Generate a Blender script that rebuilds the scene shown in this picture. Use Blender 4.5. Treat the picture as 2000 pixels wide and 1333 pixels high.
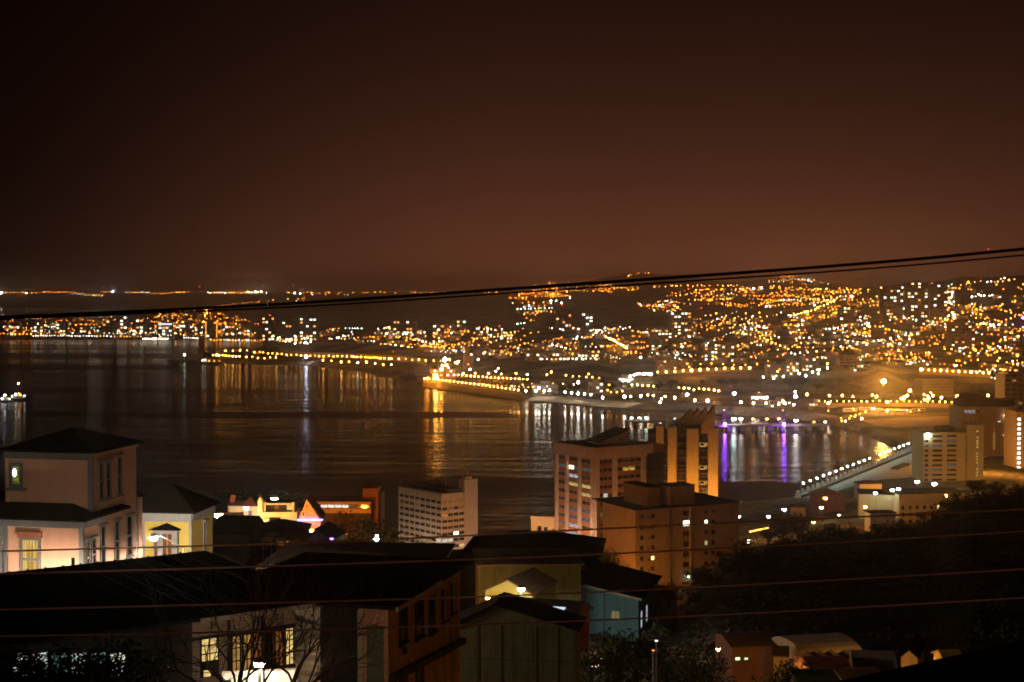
import bpy, bmesh, math, random
from mathutils import Vector, Matrix
for _o in list(bpy.data.objects): bpy.data.objects.remove(_o)
SC = bpy.context.scene
COL = SC.collection
R = random.Random(7)
rad = math.radians

# ------------------------------------------------------------------ camera, sky, exposure
F, CX, CY, HZ, CAMH = 3000.0, 1000.0, 666.5, 565.0, 100.0     # focal length and centre in photo pixels (2000 wide)
PITCH = math.atan((CY - HZ) / F)
cam_d = bpy.data.cameras.new('camera'); cam = bpy.data.objects.new('camera', cam_d); COL.objects.link(cam)
cam.location = (0, 0, CAMH); cam.rotation_euler = (math.pi / 2 - PITCH, 0, 0)
cam_d.sensor_width = 36.0; cam_d.lens = 36.0 * F / 2000.0
cam_d.clip_start = 0.5; cam_d.clip_end = 60000
cam_d.dof.use_dof = True; cam_d.dof.focus_distance = 30.0; cam_d.dof.aperture_fstop = 2.8
SC.camera = cam
SC.view_settings.view_transform = 'Standard'; SC.view_settings.look = 'None'
SC.view_settings.exposure = 0.0; SC.view_settings.gamma = 1.0
SC.view_settings.use_curve_mapping = False
cy = SC.cycles
cy.filter_width = 1.65
cy.max_bounces = 4; cy.diffuse_bounces = 2; cy.glossy_bounces = 2; cy.transmission_bounces = 2
cy.volume_bounces = 0; cy.transparent_max_bounces = 6
cy.sample_clamp_indirect = 2.0; cy.sample_clamp_direct = 0.0
cy.use_adaptive_sampling = False
cy.use_light_tree = True; cy.light_sampling_threshold = 0.0
cy.use_denoising = True

def world():
    w = bpy.data.worlds.new('World'); SC.world = w; w.use_nodes = True
    nt = w.node_tree; nt.nodes.clear(); N = nt.nodes.new; L = nt.links.new
    out = N('ShaderNodeOutputWorld'); bg = N('ShaderNodeBackground'); L(bg.outputs[0], out.inputs[0])
    tc = N('ShaderNodeTexCoord'); sp = N('ShaderNodeSeparateXYZ'); L(tc.outputs['Generated'], sp.inputs[0])
    def M(op, a, b=None, c=None):
        n = N('ShaderNodeMath'); n.operation = op
        for i, x in enumerate((a, b, c)):
            if x is None: continue
            if isinstance(x, (int, float)): n.inputs[i].default_value = x
            else: L(x, n.inputs[i])
        return n.outputs[0]
    el = M('MAXIMUM', M('ARCSINE', sp.outputs[2]), 0.0)
    az = M('ARCTAN2', sp.outputs[0], sp.outputs[1])
    def ramp(v, a, b, lo, hi):
        n = N('ShaderNodeMapRange'); n.interpolation_type = 'SMOOTHSTEP'; L(v, n.inputs[0])
        for i, x in zip((1, 2, 3, 4), (a, b, lo, hi)): n.inputs[i].default_value = x
        return n.outputs[0]
    left = ramp(az, rad(-20), rad(1), 0.06, 1.0)          # darker over the open sea
    back = M('MULTIPLY', ramp(M('ABSOLUTE', az), rad(40), rad(150), 1.0, 0.8), ramp(az, rad(7), rad(24), 1.0, 0.72))
    low = M('EXPONENT', M('MULTIPLY', el, -1.0 / rad(4.2)))
    glow = M('MULTIPLY', M('MULTIPLY', left, back), low)
    wide = M('MULTIPLY', M('EXPONENT', M('MULTIPLY', el, -1.0 / rad(35))), M('MULTIPLY_ADD', left, 0.6, 0.4))
    tot = M('MULTIPLY_ADD', glow, SKY_GLOW, M('MULTIPLY_ADD', wide, SKY_WIDE, 0.0008))
    cr = N('ShaderNodeMixRGB'); cr.blend_type = 'MIX'
    cr.inputs[1].default_value = (1, 0.33, 0.2, 1); cr.inputs[2].default_value = (1, 0.30, 0.145, 1)
    L(M('MINIMUM', M('MULTIPLY', glow, 1.5), 1.0), cr.inputs[0])
    L(cr.outputs[0], bg.inputs[0]); L(tot, bg.inputs[1])
SKY_GLOW, SKY_WIDE = 0.155, 0.0045
world()

# ------------------------------------------------------------------ geometry of the view: pixel of the photo + distance -> point of the place
def ray(px, py):
    vx, vy = (px - CX) / F, (CY - py) / F
    d = Vector((vx, math.cos(PITCH) + vy * math.sin(PITCH), -math.sin(PITCH) + vy * math.cos(PITCH)))
    return d / d.y
def P(px, py, D): return Vector((0, 0, CAMH)) + ray(px, py) * D
def G(px, py, z=0.0): d = ray(px, py); return Vector((0, 0, CAMH)) + d * ((z - CAMH) / d.z)
def Zat(py, D): return CAMH + ray(CX, py).z * D
def TX(px): return ray(px, HZ + 300).x

def interp(x, pts):
    if x <= pts[0][0]: return pts[0][1]
    for (a, va), (b, vb) in zip(pts, pts[1:]):
        if x <= b: return va + (vb - va) * (x - a) / (b - a) if b > a else vb
    return pts[-1][1]

# ------------------------------------------------------------------ object helpers
def tag(o, label=None, cat=None, group=None, kind=None):
    if label: o['label'] = label
    if cat: o['category'] = cat
    if group: o['group'] = group
    if kind: o['kind'] = kind
    return o
def thing(name, label, cat, loc=(0, 0, 0), rz=0.0, group=None):
    o = bpy.data.objects.new(name, None); COL.objects.link(o)
    o.location = loc; o.rotation_euler = (0, 0, rz); o.empty_display_size = 0.5
    return tag(o, label, cat, group)
def link(name, me, parent=None, loc=(0, 0, 0), rz=0.0):
    o = bpy.data.objects.new(name, me); COL.objects.link(o)
    o.location = loc; o.rotation_euler = (0, 0, rz)
    if parent: o.parent = parent
    return o
class MB:
    """collects faces with materials and becomes one mesh"""
    def __init__(s): s.v = []; s.f = []; s.m = []; s.mats = []
    def mi(s, m):
        if m not in s.mats: s.mats.append(m)
        return s.mats.index(m)
    def poly(s, pts, m):
        n = len(s.v); s.v += [tuple(p) for p in pts]; s.f.append(tuple(range(n, n + len(pts)))); s.m.append(s.mi(m)); return s
    def box(s, x0, x1, y0, y1, z0, z1, m):
        n = len(s.v); i = s.mi(m)
        s.v += [(x, y, z) for z in (z0, z1) for y in (y0, y1) for x in (x0, x1)]
        for f in ((0, 2, 3, 1), (4, 5, 7, 6), (0, 1, 5, 4), (2, 6, 7, 3), (0, 4, 6, 2), (1, 3, 7, 5)):
            s.f.append(tuple(n + k for k in f)); s.m.append(i)
        return s
    def prism(s, prof, axis, a, b, m):
        """prof: ccw 2-D outline; axis 'x': prof is (y,z) swept from x=a to b; 'y': prof is (x,z); 'z': prof is (x,y)"""
        n = len(s.v); k = len(prof); i = s.mi(m)
        mk = {'x': lambda p, t: (t, p[0], p[1]), 'y': lambda p, t: (p[0], t, p[1]), 'z': lambda p, t: (p[0], p[1], t)}[axis]
        s.v += [mk(p, a) for p in prof] + [mk(p, b) for p in prof]
        s.f.append(tuple(range(n + k - 1, n - 1, -1))); s.m.append(i)
        s.f.append(tuple(range(n + k, n + 2 * k))); s.m.append(i)
        for j in range(k):
            q = (j + 1) % k
            s.f.append((n + j, n + q, n + k + q, n + k + j)); s.m.append(i)
        return s
    def tube(s, pts, rs, m, seg=6):
        i = s.mi(m); pts = [Vector(p) for p in pts]
        if not isinstance(rs, (list, tuple)): rs = [rs] * len(pts)
        base = len(s.v)
        for k, p in enumerate(pts):
            t = (pts[min(k + 1, len(pts) - 1)] - pts[max(k - 1, 0)]).normalized()
            a = t.orthogonal().normalized() if k == 0 else (pa - t * pa.dot(t)).normalized()
            pa = a; b = t.cross(a)
            for j in range(seg):
                w = 2 * math.pi * j / seg
                s.v.append(tuple(p + (a * math.cos(w) + b * math.sin(w)) * rs[k]))
        for k in range(len(pts) - 1):
            for j in range(seg):
                q = (j + 1) % seg
                s.f.append((base + k * seg + j, base + k * seg + q, base + (k + 1) * seg + q, base + (k + 1) * seg + j)); s.m.append(i)
        s.f.append(tuple(base + j for j in range(seg - 1, -1, -1))); s.m.append(i)
        e = base + (len(pts) - 1) * seg
        s.f.append(tuple(e + j for j in range(seg))); s.m.append(i)
        return s
    def ball(s, c, r, m, sx=1, sy=1, sz=1, sub=1):
        i = s.mi(m); n = len(s.v); V, T = ICO[sub]
        s.v += [(c[0] + x * r * sx, c[1] + y * r * sy, c[2] + z * r * sz) for x, y, z in V]
        for t in T: s.f.append(tuple(n + k for k in t)); s.m.append(i)
        return s
    def mesh(s, name, smooth=False):
        me = bpy.data.meshes.new(name); me.from_pydata(s.v, [], s.f)
        for m in s.mats: me.materials.append(m)
        me.polygons.foreach_set('material_index', s.m)
        if smooth: me.polygons.foreach_set('use_smooth', [True] * len(s.f))
        me.update(); return me
    def build(s, name, parent=None, loc=(0, 0, 0), rz=0.0, smooth=False):
        return link(name, s.mesh(name, smooth), parent, loc, rz)
ICO = {}
for _s in (1, 2):
    _b = bmesh.new(); bmesh.ops.create_icosphere(_b, subdivisions=_s, radius=1.0)
    _b.verts.index_update()
    ICO[_s] = ([tuple(v.co) for v in _b.verts], [tuple(v.index for v in f.verts) for f in _b.faces]); _b.free()

# ------------------------------------------------------------------ materials
MATS = {}
def mat(name, col, rough=0.85, var=0.25, scale=1.5, bump=0.0, bscale=None, metal=0.0, wave=None, stain=0.0, spec=0.3):
    """painted / mineral surface: colour broken by noise, optional relief and streaked stains"""
    if name in MATS: return MATS[name]
    m = bpy.data.materials.new(name); m.use_nodes = True; nt = m.node_tree; N = nt.nodes.new; L = nt.links.new
    b = nt.nodes['Principled BSDF']; b.inputs['Roughness'].default_value = rough; b.inputs['Metallic'].default_value = metal
    b.inputs['Specular IOR Level'].default_value = spec
    tc = N('ShaderNodeTexCoord')
    no = N('ShaderNodeTexNoise'); no.inputs['Scale'].default_value = scale; no.inputs['Detail'].default_value = 6; no.inputs['Roughness'].default_value = 0.65
    L(tc.outputs['Object'], no.inputs['Vector'])
    cr = N('ShaderNodeValToRGB'); cr.color_ramp.elements[0].position = 0.3; cr.color_ramp.elements[1].position = 0.72
    cr.color_ramp.elements[0].color = tuple(c * (1 - var) for c in col) + (1,)
    cr.color_ramp.elements[1].color = tuple(min(1, c * (1 + var * 0.6)) for c in col) + (1,)
    L(no.outputs[0], cr.inputs[0]); last = cr.outputs[0]
    if stain:
        mp = N('ShaderNodeMapping'); mp.inputs['Scale'].default_value = (2.2, 2.2, 0.22); L(tc.outputs['Object'], mp.inputs[0])
        n2 = N('ShaderNodeTexNoise'); n2.inputs['Scale'].default_value = 1.0; n2.inputs['Detail'].default_value = 5; L(mp.outputs[0], n2.inputs['Vector'])
        r2 = N('ShaderNodeMapRange'); r2.inputs[1].default_value = 0.5; r2.inputs[2].default_value = 0.75; r2.inputs[3].default_value = 0; r2.inputs[4].default_value = stain
        L(n2.outputs[0], r2.inputs[0])
        mx = N('ShaderNodeMixRGB'); mx.blend_type = 'MULTIPLY'; mx.inputs[2].default_value = (0.35, 0.3, 0.25, 1)
        L(r2.outputs[0], mx.inputs[0]); L(last, mx.inputs[1]); last = mx.outputs[0]
    L(last, b.inputs['Base Color'])
    if wave:                                                  # corrugated sheet: ribs along z (axis 'X' repeats along x+y)
        wv = N('ShaderNodeTexWave'); wv.bands_direction = wave[0]; wv.inputs['Scale'].default_value = wave[1]; L(tc.outputs['Object'], wv.inputs['Vector'])
        bp = N('ShaderNodeBump'); bp.inputs['Strength'].default_value = 0.7; bp.inputs['Distance'].default_value = 0.03
        L(wv.outputs[1], bp.inputs['Height']); L(bp.outputs[0], b.inputs['Normal'])
    elif bump:
        n3 = N('ShaderNodeTexNoise'); n3.inputs['Scale'].default_value = bscale or scale * 6; n3.inputs['Detail'].default_value = 5
        L(tc.outputs['Object'], n3.inputs['Vector'])
        bp = N('ShaderNodeBump'); bp.inputs['Strength'].default_value = bump; bp.inputs['Distance'].default_value = 0.05
        L(n3.outputs[0], bp.inputs['Height']); L(bp.outputs[0], b.inputs['Normal'])
    MATS[name] = m; return m
def emi(name, col, s, var=None):
    """something that gives off light; var = (scale, low) breaks it up like curtains or things behind a pane"""
    if name in MATS: return MATS[name]
    m = bpy.data.materials.new(name); m.use_nodes = True; nt = m.node_tree; nt.nodes.clear()
    N = nt.nodes.new; L = nt.links.new
    o = N('ShaderNodeOutputMaterial'); e = N('ShaderNodeEmission'); L(e.outputs[0], o.inputs[0])
    e.inputs[0].default_value = tuple(col) + (1,); e.inputs[1].default_value = s
    m.cycles.emission_sampling = 'FRONT' if name.startswith(('glow_', 'blue_neon', 'green_white')) else 'NONE'
    if var:
        tc = N('ShaderNodeTexCoord'); mp = N('ShaderNodeMapping'); mp.inputs['Scale'].default_value = var[0]; L(tc.outputs['Object'], mp.inputs[0])
        no = N('ShaderNodeTexNoise'); no.inputs['Scale'].default_value = 1; no.inputs['Detail'].default_value = 4; L(mp.outputs[0], no.inputs['Vector'])
        mr = N('ShaderNodeMapRange'); mr.inputs[1].default_value = 0.35; mr.inputs[2].default_value = 0.65; mr.inputs[3].default_value = s * var[1]; mr.inputs[4].default_value = s
        L(no.outputs[0], mr.inputs[0]); L(mr.outputs[0], e.inputs[1])
    MATS[name] = m; return m
LC = {'o': (1, .26, .014), 'y': (1, .40, .055), 'w': (1, .86, .66), 'g': (.72, 1, .82), 'b': (.72, .74, 1), 'h': (1, .70, .44), 'p': (.3, .06, 1), 'r': (1, .05, .02)}
CN = {'o': 'orange', 'y': 'warm yellow', 'w': 'white', 'g': 'greenish white', 'b': 'bluish white', 'p': 'violet', 'r': 'red'}
def lampmat(c, s):
    s = float('%.2g' % s)
    return emi('glow_%s_%g' % (c, s), LC[c], s)
def glass():
    if 'dark_glass' in MATS: return MATS['dark_glass']
    m = bpy.data.materials.new('dark_glass'); m.use_nodes = True; b = m.node_tree.nodes['Principled BSDF']
    b.inputs['Base Color'].default_value = (.012, .013, .015, 1); b.inputs['Roughness'].default_value = 0.08; b.inputs['Specular IOR Level'].default_value = 0.6
    MATS['dark_glass'] = m; return m
# ------------------------------------------------------------------ the land: heights by bearing (photo column u) and distance
COAST = [(-900, 662), (0, 664), (388, 664), (396, 705), (480, 711), (600, 714), (700, 726), (760, 736), (800, 750), (820, 757), (850, 759), (940, 770), (1020, 783),
         (1090, 787), (1160, 794), (1240, 799), (1350, 803), (1450, 812), (1550, 820), (1620, 829), (1660, 838), (1700, 851), (1740, 872), (1790, 889), (2900, 889)]
def Dc(u): return 3 * CAMH * 1000 / (interp(u, COAST) - HZ)
NEARSHORE = [(-900, 735), (400, 735), (640, 690), (740, 620), (860, 612), (1040, 612), (1160, 640), (1300, 670), (1443, 690), (1558, 712), (1790, 929), (2900, 929)]
def Dn(u): return interp(u, NEARSHORE)
W_ = -7.0                                                       # sea bed
def zz(z, D): return (('z', z), D)
FARS = {
 -900: [(655, 3150), (640, 3500), (624, 4200), (642, 5000), (606, 8000), (574, 12000), (571, 13000), (570, 20000)],
 0:   [(656, 3150), (642, 3500), (623, 4200), (642, 5000), (606, 8000), (574, 12000), (571, 13000), (570, 20000)],
 200: [(656, 3150), (640, 3500), (615, 4200), (640, 5000), (600, 8000), (574, 12000), (571, 13000), (570, 20000)],
 388: [(657, 3150), (640, 3500), (605, 4200), (632, 5000), (592, 7000), (574, 12000), (571, 13000), (570, 20000)],
 400: [(701, 2240), zz(4, 2330), zz(W_, 2420), zz(W_, 2960), (658, 3150), (640, 3500), (605, 4200), (630, 5000), (596, 7000), (574, 12000), (571, 13000), (570, 20000)],
 500: [(702, 2160), (699, 2260), zz(W_, 2380), zz(W_, 2960), (660, 3150), (650, 3500), (631, 4200), (622, 4800), (589, 6000), (574, 12000), (571, 13000), (570, 20000)],
 535: [(702, 2120), (694, 2230), (668, 2400), (664, 2650), (664, 3000), (640, 3500), (634, 4000), (584, 6000), (572, 12000), (570, 13000), (570, 20000)],
 640: [(704, 2000), (694, 2120), (668, 2320), (660, 2600), (645, 3000), (640, 3400), (638, 4200), (583, 6500), (571, 12000), (570, 13000), (570, 20000)],
 760: [(713, 1850), (704, 1920), (678, 2120), (660, 2400), (641, 2800), (634, 3200), (630, 4200), (583, 6800), (570, 12000), (569, 13000), (570, 20000)],
 850: [(741, 1640), (722, 1780), (700, 1900), (664, 2300), (645, 2700), (630, 3000), (628, 4000), (580, 7000), (570, 11500), (568, 13000), (570, 20000)],
 1000: [(768, 1420), (748, 1510), (722, 1640), (700, 1760), (664, 2150), (636, 2700), (640, 3100), (618, 4200), (592, 5500), (563, 9000), (561, 11000), (570, 20000)],
 1100: [(776, 1370), (755, 1450), (722, 1600), (700, 1720), (664, 2150), (632, 2700), (634, 3200), (605, 4300), (585, 5600), (553, 8200), (557, 11000), (570, 20000)],
 1250: [(789, 1340), (765, 1470), (738, 1600), (700, 1780), (664, 2150), (628, 2800), (615, 3300), (600, 4200), (575, 5600), (534, 8300), (552, 11000), (570, 20000)],
 1330: [(793, 1320), (768, 1460), (735, 1590), (700, 1780), (664, 2150), (615, 2900), (600, 3500), (585, 4500), (560, 6000), (536, 8300), (552, 11000), (570, 20000)],
 1420: [(797, 1310), (768, 1450), (733, 1580), (704, 1720), (664, 2100), (608, 2900), (590, 3600), (572, 4800), (560, 5800), (552, 7600), (556, 11000), (570, 20000)],
 1550: [(803, 1260), (767, 1450), (736, 1560), (710, 1680), (664, 2100), (605, 2900), (582, 3700), (565, 4700), (557, 5600), (541, 7800), (556, 11000), (570, 20000)],
 1640: [(800, 1270), (767, 1450), (728, 1570), (706, 1680), (660, 2080), (600, 2800), (576, 3600), (564, 4300), (566, 5200), (556, 7600), (562, 11000), (570, 20000)],
 1700: [zz(3, 1170), (767, 1450), (712, 1600), (702, 1700), (655, 2050), (595, 2700), (566, 3300), (560, 3700), (572, 5200), (566, 8000), (566, 11000), (570, 20000)],
 1800: [zz(3, 1040), zz(3, 1250), (770, 1430), (726, 1560), (704, 1680), (655, 2050), (590, 2700), (560, 3250), (550, 3500), (562, 5000), (566, 8000), (566, 11000), (570, 20000)],
 1900: [zz(3, 1040), zz(3, 1250), (775, 1400), (732, 1540), (704, 1680), (650, 2050), (585, 2700), (552, 3250), (543, 3550), (556, 5000), (562, 8000), (566, 11000), (570, 20000)],
 2000: [zz(3, 1040), zz(3, 1250), (775, 1400), (732, 1540), (704, 1680), (645, 2050), (580, 2700), (546, 3250), (537, 3600), (552, 5000), (560, 8000), (566, 11000), (570, 20000)],
 2900: [zz(3, 1040), zz(3, 1250), (775, 1400), (732, 1540), (700, 1680), (645, 2050), (580, 2700), (545, 3250), (535, 3600), (552, 5000), (560, 8000), (566, 11000), (570, 20000)],
}
NEARS = {   # (height, distance)
 -900: [(92, 0), (90, 8), (83, 40), (79, 62), (80, 95), (79, 125), (66, 160), (44, 250), (16, 400), (5, 550), (3.5, 735)],
 0:    [(92, 0), (90, 8), (83, 40), (79, 62), (80, 95), (79, 125), (66, 160), (44, 250), (16, 400), (5, 550), (3.5, 735)],
 400:  [(92, 0), (90, 8), (83, 40), (79, 62), (79, 95), (79, 125), (70, 160), (54, 250), (45, 330), (42, 385), (14, 500), (4, 600), (3.5, 735)],
 620:  [(92, 0), (90, 8), (83, 40), (79, 62), (77, 95), (75, 125), (66, 160), (52, 250), (44, 330), (40, 385), (14, 480), (4, 560), (3.5, 690)],
 740:  [(92, 0), (90, 8), (82, 40), (78, 62), (74, 95), (71, 125), (64, 160), (45, 250), (31, 330), (22, 400), (6, 480), (4, 540), (3.5, 620)],
 860:  [(92, 0), (90, 8), (80, 40), (75, 62), (71, 95), (67, 125), (62, 160), (46, 250), (30, 330), (14, 420), (5, 500), (4, 550), (3.5, 612)],
 1000: [(91, 0), (89, 8), (79, 40), (74, 62), (70, 95), (66, 125), (62, 170), (52, 215), (33, 300), (14, 400), (5, 480), (4, 540), (3.5, 612)],
 1160: [(91, 0), (89, 8), (79, 40), (74, 62), (70, 95), (66, 125), (62, 170), (52, 215), (36, 300), (18, 400), (10, 450), (5, 530), (3.5, 640)],
 1300: [(91, 0), (89, 8), (79, 40), (74, 62), (70, 95), (67, 125), (61, 170), (53, 215), (38, 300), (20, 400), (10, 460), (5, 540), (3.5, 670)],
 1443: [(91, 0), (89, 8), (79, 40), (74, 62), (69, 95), (66, 125), (64, 180), (58, 240), (44, 320), (26, 420), (9, 540), (5, 600), (3.5, 690)],
 1558: [(91, 0), (89, 8), (80, 40), (75, 62), (69.5, 95), (66.5, 125), (65, 190), (58, 255), (45, 330), (28, 420), (9, 560), (5, 620), (3.5, 712)],
 1790: [(91, 0), (89, 8), (81, 40), (77, 62), (70, 95), (67, 125), (65, 190), (60, 260), (46, 340), (29, 430), (10, 580), (5, 660), (3.5, 929)],
 1900: [(91, 0), (89, 8), (82, 40), (78, 62), (72, 95), (69, 125), (68, 190), (64, 265), (50, 345), (30, 440), (11, 600), (5, 680), (3.5, 929)],
 2900: [(91, 0), (89, 8), (82, 40), (80, 62), (78, 95), (76, 125), (73, 190), (68, 265), (54, 345), (34, 440), (14, 600), (5, 680), (3.5, 929)],
}
FK, NK = sorted(FARS), sorted(NEARS)
FT = {}
for k in FK:
    d0 = Dc(k)
    pts = [(1.0, 0.2)]
    for p, D in FARS[k]:
        z = p[1] if isinstance(p, tuple) else CAMH - (p - HZ) / F * D
        if D / d0 > pts[-1][0]: pts.append((D / d0, z))
    FT[k] = pts
NT = {k: [(D / Dn(k), z) for z, D in NEARS[k]] for k in NK}
def bracket(u, K):
    if u <= K[0]: return K[0], K[0], 0.0
    for a, b in zip(K, K[1:]):
        if u <= b:
            w = (u - a) / (b - a); return a, b, w * w * (3 - 2 * w)
    return K[-1], K[-1], 0.0
def hash2(i, j):
    n = (i * 374761393 + j * 668265263) & 0xffffffff; n = ((n ^ (n >> 13)) * 1274126177) & 0xffffffff
    return ((n ^ (n >> 16)) & 0xffff) / 65535.0
def vnoise(x, y):
    i, j = math.floor(x), math.floor(y); a, b = x - i, y - j
    a = a * a * (3 - 2 * a); b = b * b * (3 - 2 * b)
    return (hash2(i, j) * (1 - a) + hash2(i + 1, j) * a) * (1 - b) + (hash2(i, j + 1) * (1 - a) + hash2(i + 1, j + 1) * a) * b - 0.5
def land(u, D):
    dn, dc = Dn(u), Dc(u)
    if D <= dn:
        a, b, w = bracket(u, NK); t = D / dn
        return interp(t, NT[a]) * (1 - w) + interp(t, NT[b]) * w
    if D < dc:
        if dc - dn < 45: return 3.5
        e = min(D - dn, dc - D) / 14.0
        return 3.0 + (W_ - 3.0) * min(1, e) if e < 1 else W_
    a, b, w = bracket(u, FK); t = D / dc
    z = interp(t, FT[a]) * (1 - w) + interp(t, FT[b]) * w
    e = min(1, (D - dc) / 12.0)
    if z > 0.5 or D - dc < 60: z = max(z, 3.0 * e + 0.2)
    if D - dc > 220 and z > 5:
        x, y = (u - CX) / F * D, D
        z += (vnoise(x / 130, y / 130) * 5 + vnoise(x / 45, y / 45) * 2.2) * min(1, (D - dc - 220) / 300) * min(1.0, 0.4 + D / 8000)
    return z
def uof(x, y): return CX + x / y * F
def landxy(x, y): return land(uof(x, y), y)
def on_land(px, py, h=0.0, d0=60.0, step=1.006):
    """the place on the ground below a point h metres up that the photo shows at (px, py)"""
    d = ray(px, py); D = d0; prev = None
    while D < 19000:
        p = CAMH + d.z * D; g = land(px, D) + h
        if p <= g:
            if prev:
                a, b = prev, D
                for _ in range(12):
                    m = (a + b) / 2
                    if CAMH + d.z * m <= land(px, m) + h: b = m
                    else: a = m
                D = b
            return Vector((d.x * D, D, CAMH + d.z * D - h))
        prev = D; D *= step
    return None

def build_land():
    us = [-900 + 60 * i for i in range(14)] + [-60 + 12 * i for i in range(180)] + [2100 + 60 * i for i in range(14)]
    us = sorted(set(us + [384, 388, 390, 393, 396, 400, 404, 1786, 1790, 1794]))
    rows = []
    n1, n2 = 70, 120
    for u in us:
        dn, dc = Dn(u), Dc(u)
        Ds = [4 * (dn / 4) ** (i / (n1 - 1)) for i in range(n1)]
        if dc - dn > 45: Ds += [dn + 7, dn + 14, dc - 14, dc - 7]
        else: Ds += [dn + (dc - dn + .4) * q for q in (.2, .4, .6, .8)]
        Ds += [dc * (20000 / dc) ** ((i / (n2 - 1)) ** 1.15) for i in range(n2)]
        rows.append([((u - CX) / F * D, D, land(u, D)) for D in Ds])
    V = [p for r in rows for p in r]; k = len(rows[0]); f = []
    for i in range(len(rows) - 1):
        for j in range(k - 1): f.append((i * k + j, (i + 1) * k + j, (i + 1) * k + j + 1, i * k + j + 1))
    me = bpy.data.meshes.new('terrain'); me.from_pydata(V, [], f)
    m = bpy.data.materials.new('hillside'); m.use_nodes = True; nt = m.node_tree; N = nt.nodes.new; L = nt.links.new
    b = nt.nodes['Principled BSDF']; b.inputs['Roughness'].default_value = 0.95; b.inputs['Specular IOR Level'].default_value = 0.1
    ge = N('ShaderNodeNewGeometry')
    def noise(s, d=5):
        n = N('ShaderNodeTexNoise'); n.inputs['Scale'].default_value = s; n.inputs['Detail'].default_value = d; L(ge.outputs['Position'], n.inputs['Vector']); return n.outputs[0]
    c1 = N('ShaderNodeValToRGB'); c1.color_ramp.elements[0].position = .42; c1.color_ramp.elements[1].position = .66
    c1.color_ramp.elements[0].color = (.030, .034, .018, 1); c1.color_ramp.elements[1].color = (.30, .24, .17, 1)
    L(noise(.02, 8), c1.inputs[0])
    c2 = N('ShaderNodeValToRGB'); c2.color_ramp.elements[0].position = .42; c2.color_ramp.elements[1].position = .6
    c2.color_ramp.elements[0].color = (.5, .5, .5, 1); c2.color_ramp.elements[1].color = (1.3, 1.25, 1.2, 1)
    L(noise(.35, 5), c2.inputs[0])
    mx = N('ShaderNodeMixRGB'); mx.blend_type = 'MULTIPLY'; mx.inputs[0].default_value = 1; L(c1.outputs[0], mx.inputs[1]); L(c2.outputs[0], mx.inputs[2])
    L(mx.outputs[0], b.inputs['Base Color'])
    bp = N('ShaderNodeBump'); bp.inputs['Strength'].default_value = .6; bp.inputs['Distance'].default_value = 1.0; L(noise(.25, 6), bp.inputs['Height']); L(bp.outputs[0], b.inputs['Normal'])
    me.materials.append(m); me.polygons.foreach_set('use_smooth', [True] * len(f)); me.update()
    tag(link('terrain', me), kind='structure')

def build_sea():
    m = bpy.data.materials.new('sea_water'); m.use_nodes = True; nt = m.node_tree; N = nt.nodes.new; L = nt.links.new
    nt.nodes.remove(nt.nodes['Principled BSDF']); out = nt.nodes['Material Output']
    df = N('ShaderNodeBsdfDiffuse'); df.inputs['Color'].default_value = (.006, .009, .010, 1)
    b = N('ShaderNodeBsdfGlossy'); b.inputs['Color'].default_value = (1, 1, 1, 1)
    fr = N('ShaderNodeFresnel'); fr.inputs['IOR'].default_value = 1.33
    fk = N('ShaderNodeMath'); fk.operation = 'MULTIPLY'; fk.inputs[1].default_value = SEA_GLOSS; L(fr.outputs[0], fk.inputs[0])   # part of each wave hides behind the next
    ms_ = N('ShaderNodeMixShader'); L(fk.outputs[0], ms_.inputs[0]); L(df.outputs[0], ms_.inputs[1]); L(b.outputs[0], ms_.inputs[2]); L(ms_.outputs[0], out.inputs['Surface'])
    ge = N('ShaderNodeNewGeometry')
    def noise(sx, sy, sc, det):
        mp = N('ShaderNodeMapping'); mp.inputs['Scale'].default_value = (sx, sy, 1); mp.inputs['Rotation'].default_value = (0, 0, rad(12)); L(ge.outputs['Position'], mp.inputs[0])
        n = N('ShaderNodeTexNoise'); n.inputs['Scale'].default_value = sc; n.inputs['Detail'].default_value = det; L(mp.outputs[0], n.inputs['Vector']); return n.outputs[0]
    swell = noise(.3, 1.0, .055, 4); chop = noise(.7, 1.0, .7, 3)
    slick = noise(.12, 1.0, .006, 3)                                # wind lanes and slicks: calmer and rougher water
    mr = N('ShaderNodeMapRange'); mr.inputs[1].default_value = .36; mr.inputs[2].default_value = .6; mr.inputs[3].default_value = .05; mr.inputs[4].default_value = .20
    L(slick, mr.inputs[0]); L(mr.outputs[0], b.inputs['Roughness'])
    ms = N('ShaderNodeMapRange'); ms.inputs[1].default_value = .36; ms.inputs[2].default_value = .6; ms.inputs[3].default_value = .06; ms.inputs[4].default_value = 1.0; L(slick, ms.inputs[0])
    add = N('ShaderNodeMath'); add.operation = 'MULTIPLY_ADD'; add.inputs[1].default_value = .08; L(chop, add.inputs[0]); L(swell, add.inputs[2])
    bp = N('ShaderNodeBump'); bp.inputs['Distance'].default_value = SEA_BUMP; L(add.outputs[0], bp.inputs['Height']); L(ms.outputs[0], bp.inputs['Strength'])
    L(bp.outputs[0], b.inputs['Normal'])
    mb = MB()
    mb.poly([(-14000, 520, 0), (14000, 520, 0), (14000, 19900, 0), (-14000, 19900, 0)], m)
    tag(mb.build('sea'), kind='structure')
SEA_BUMP, SEA_GLOSS = 2.8, .34

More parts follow.
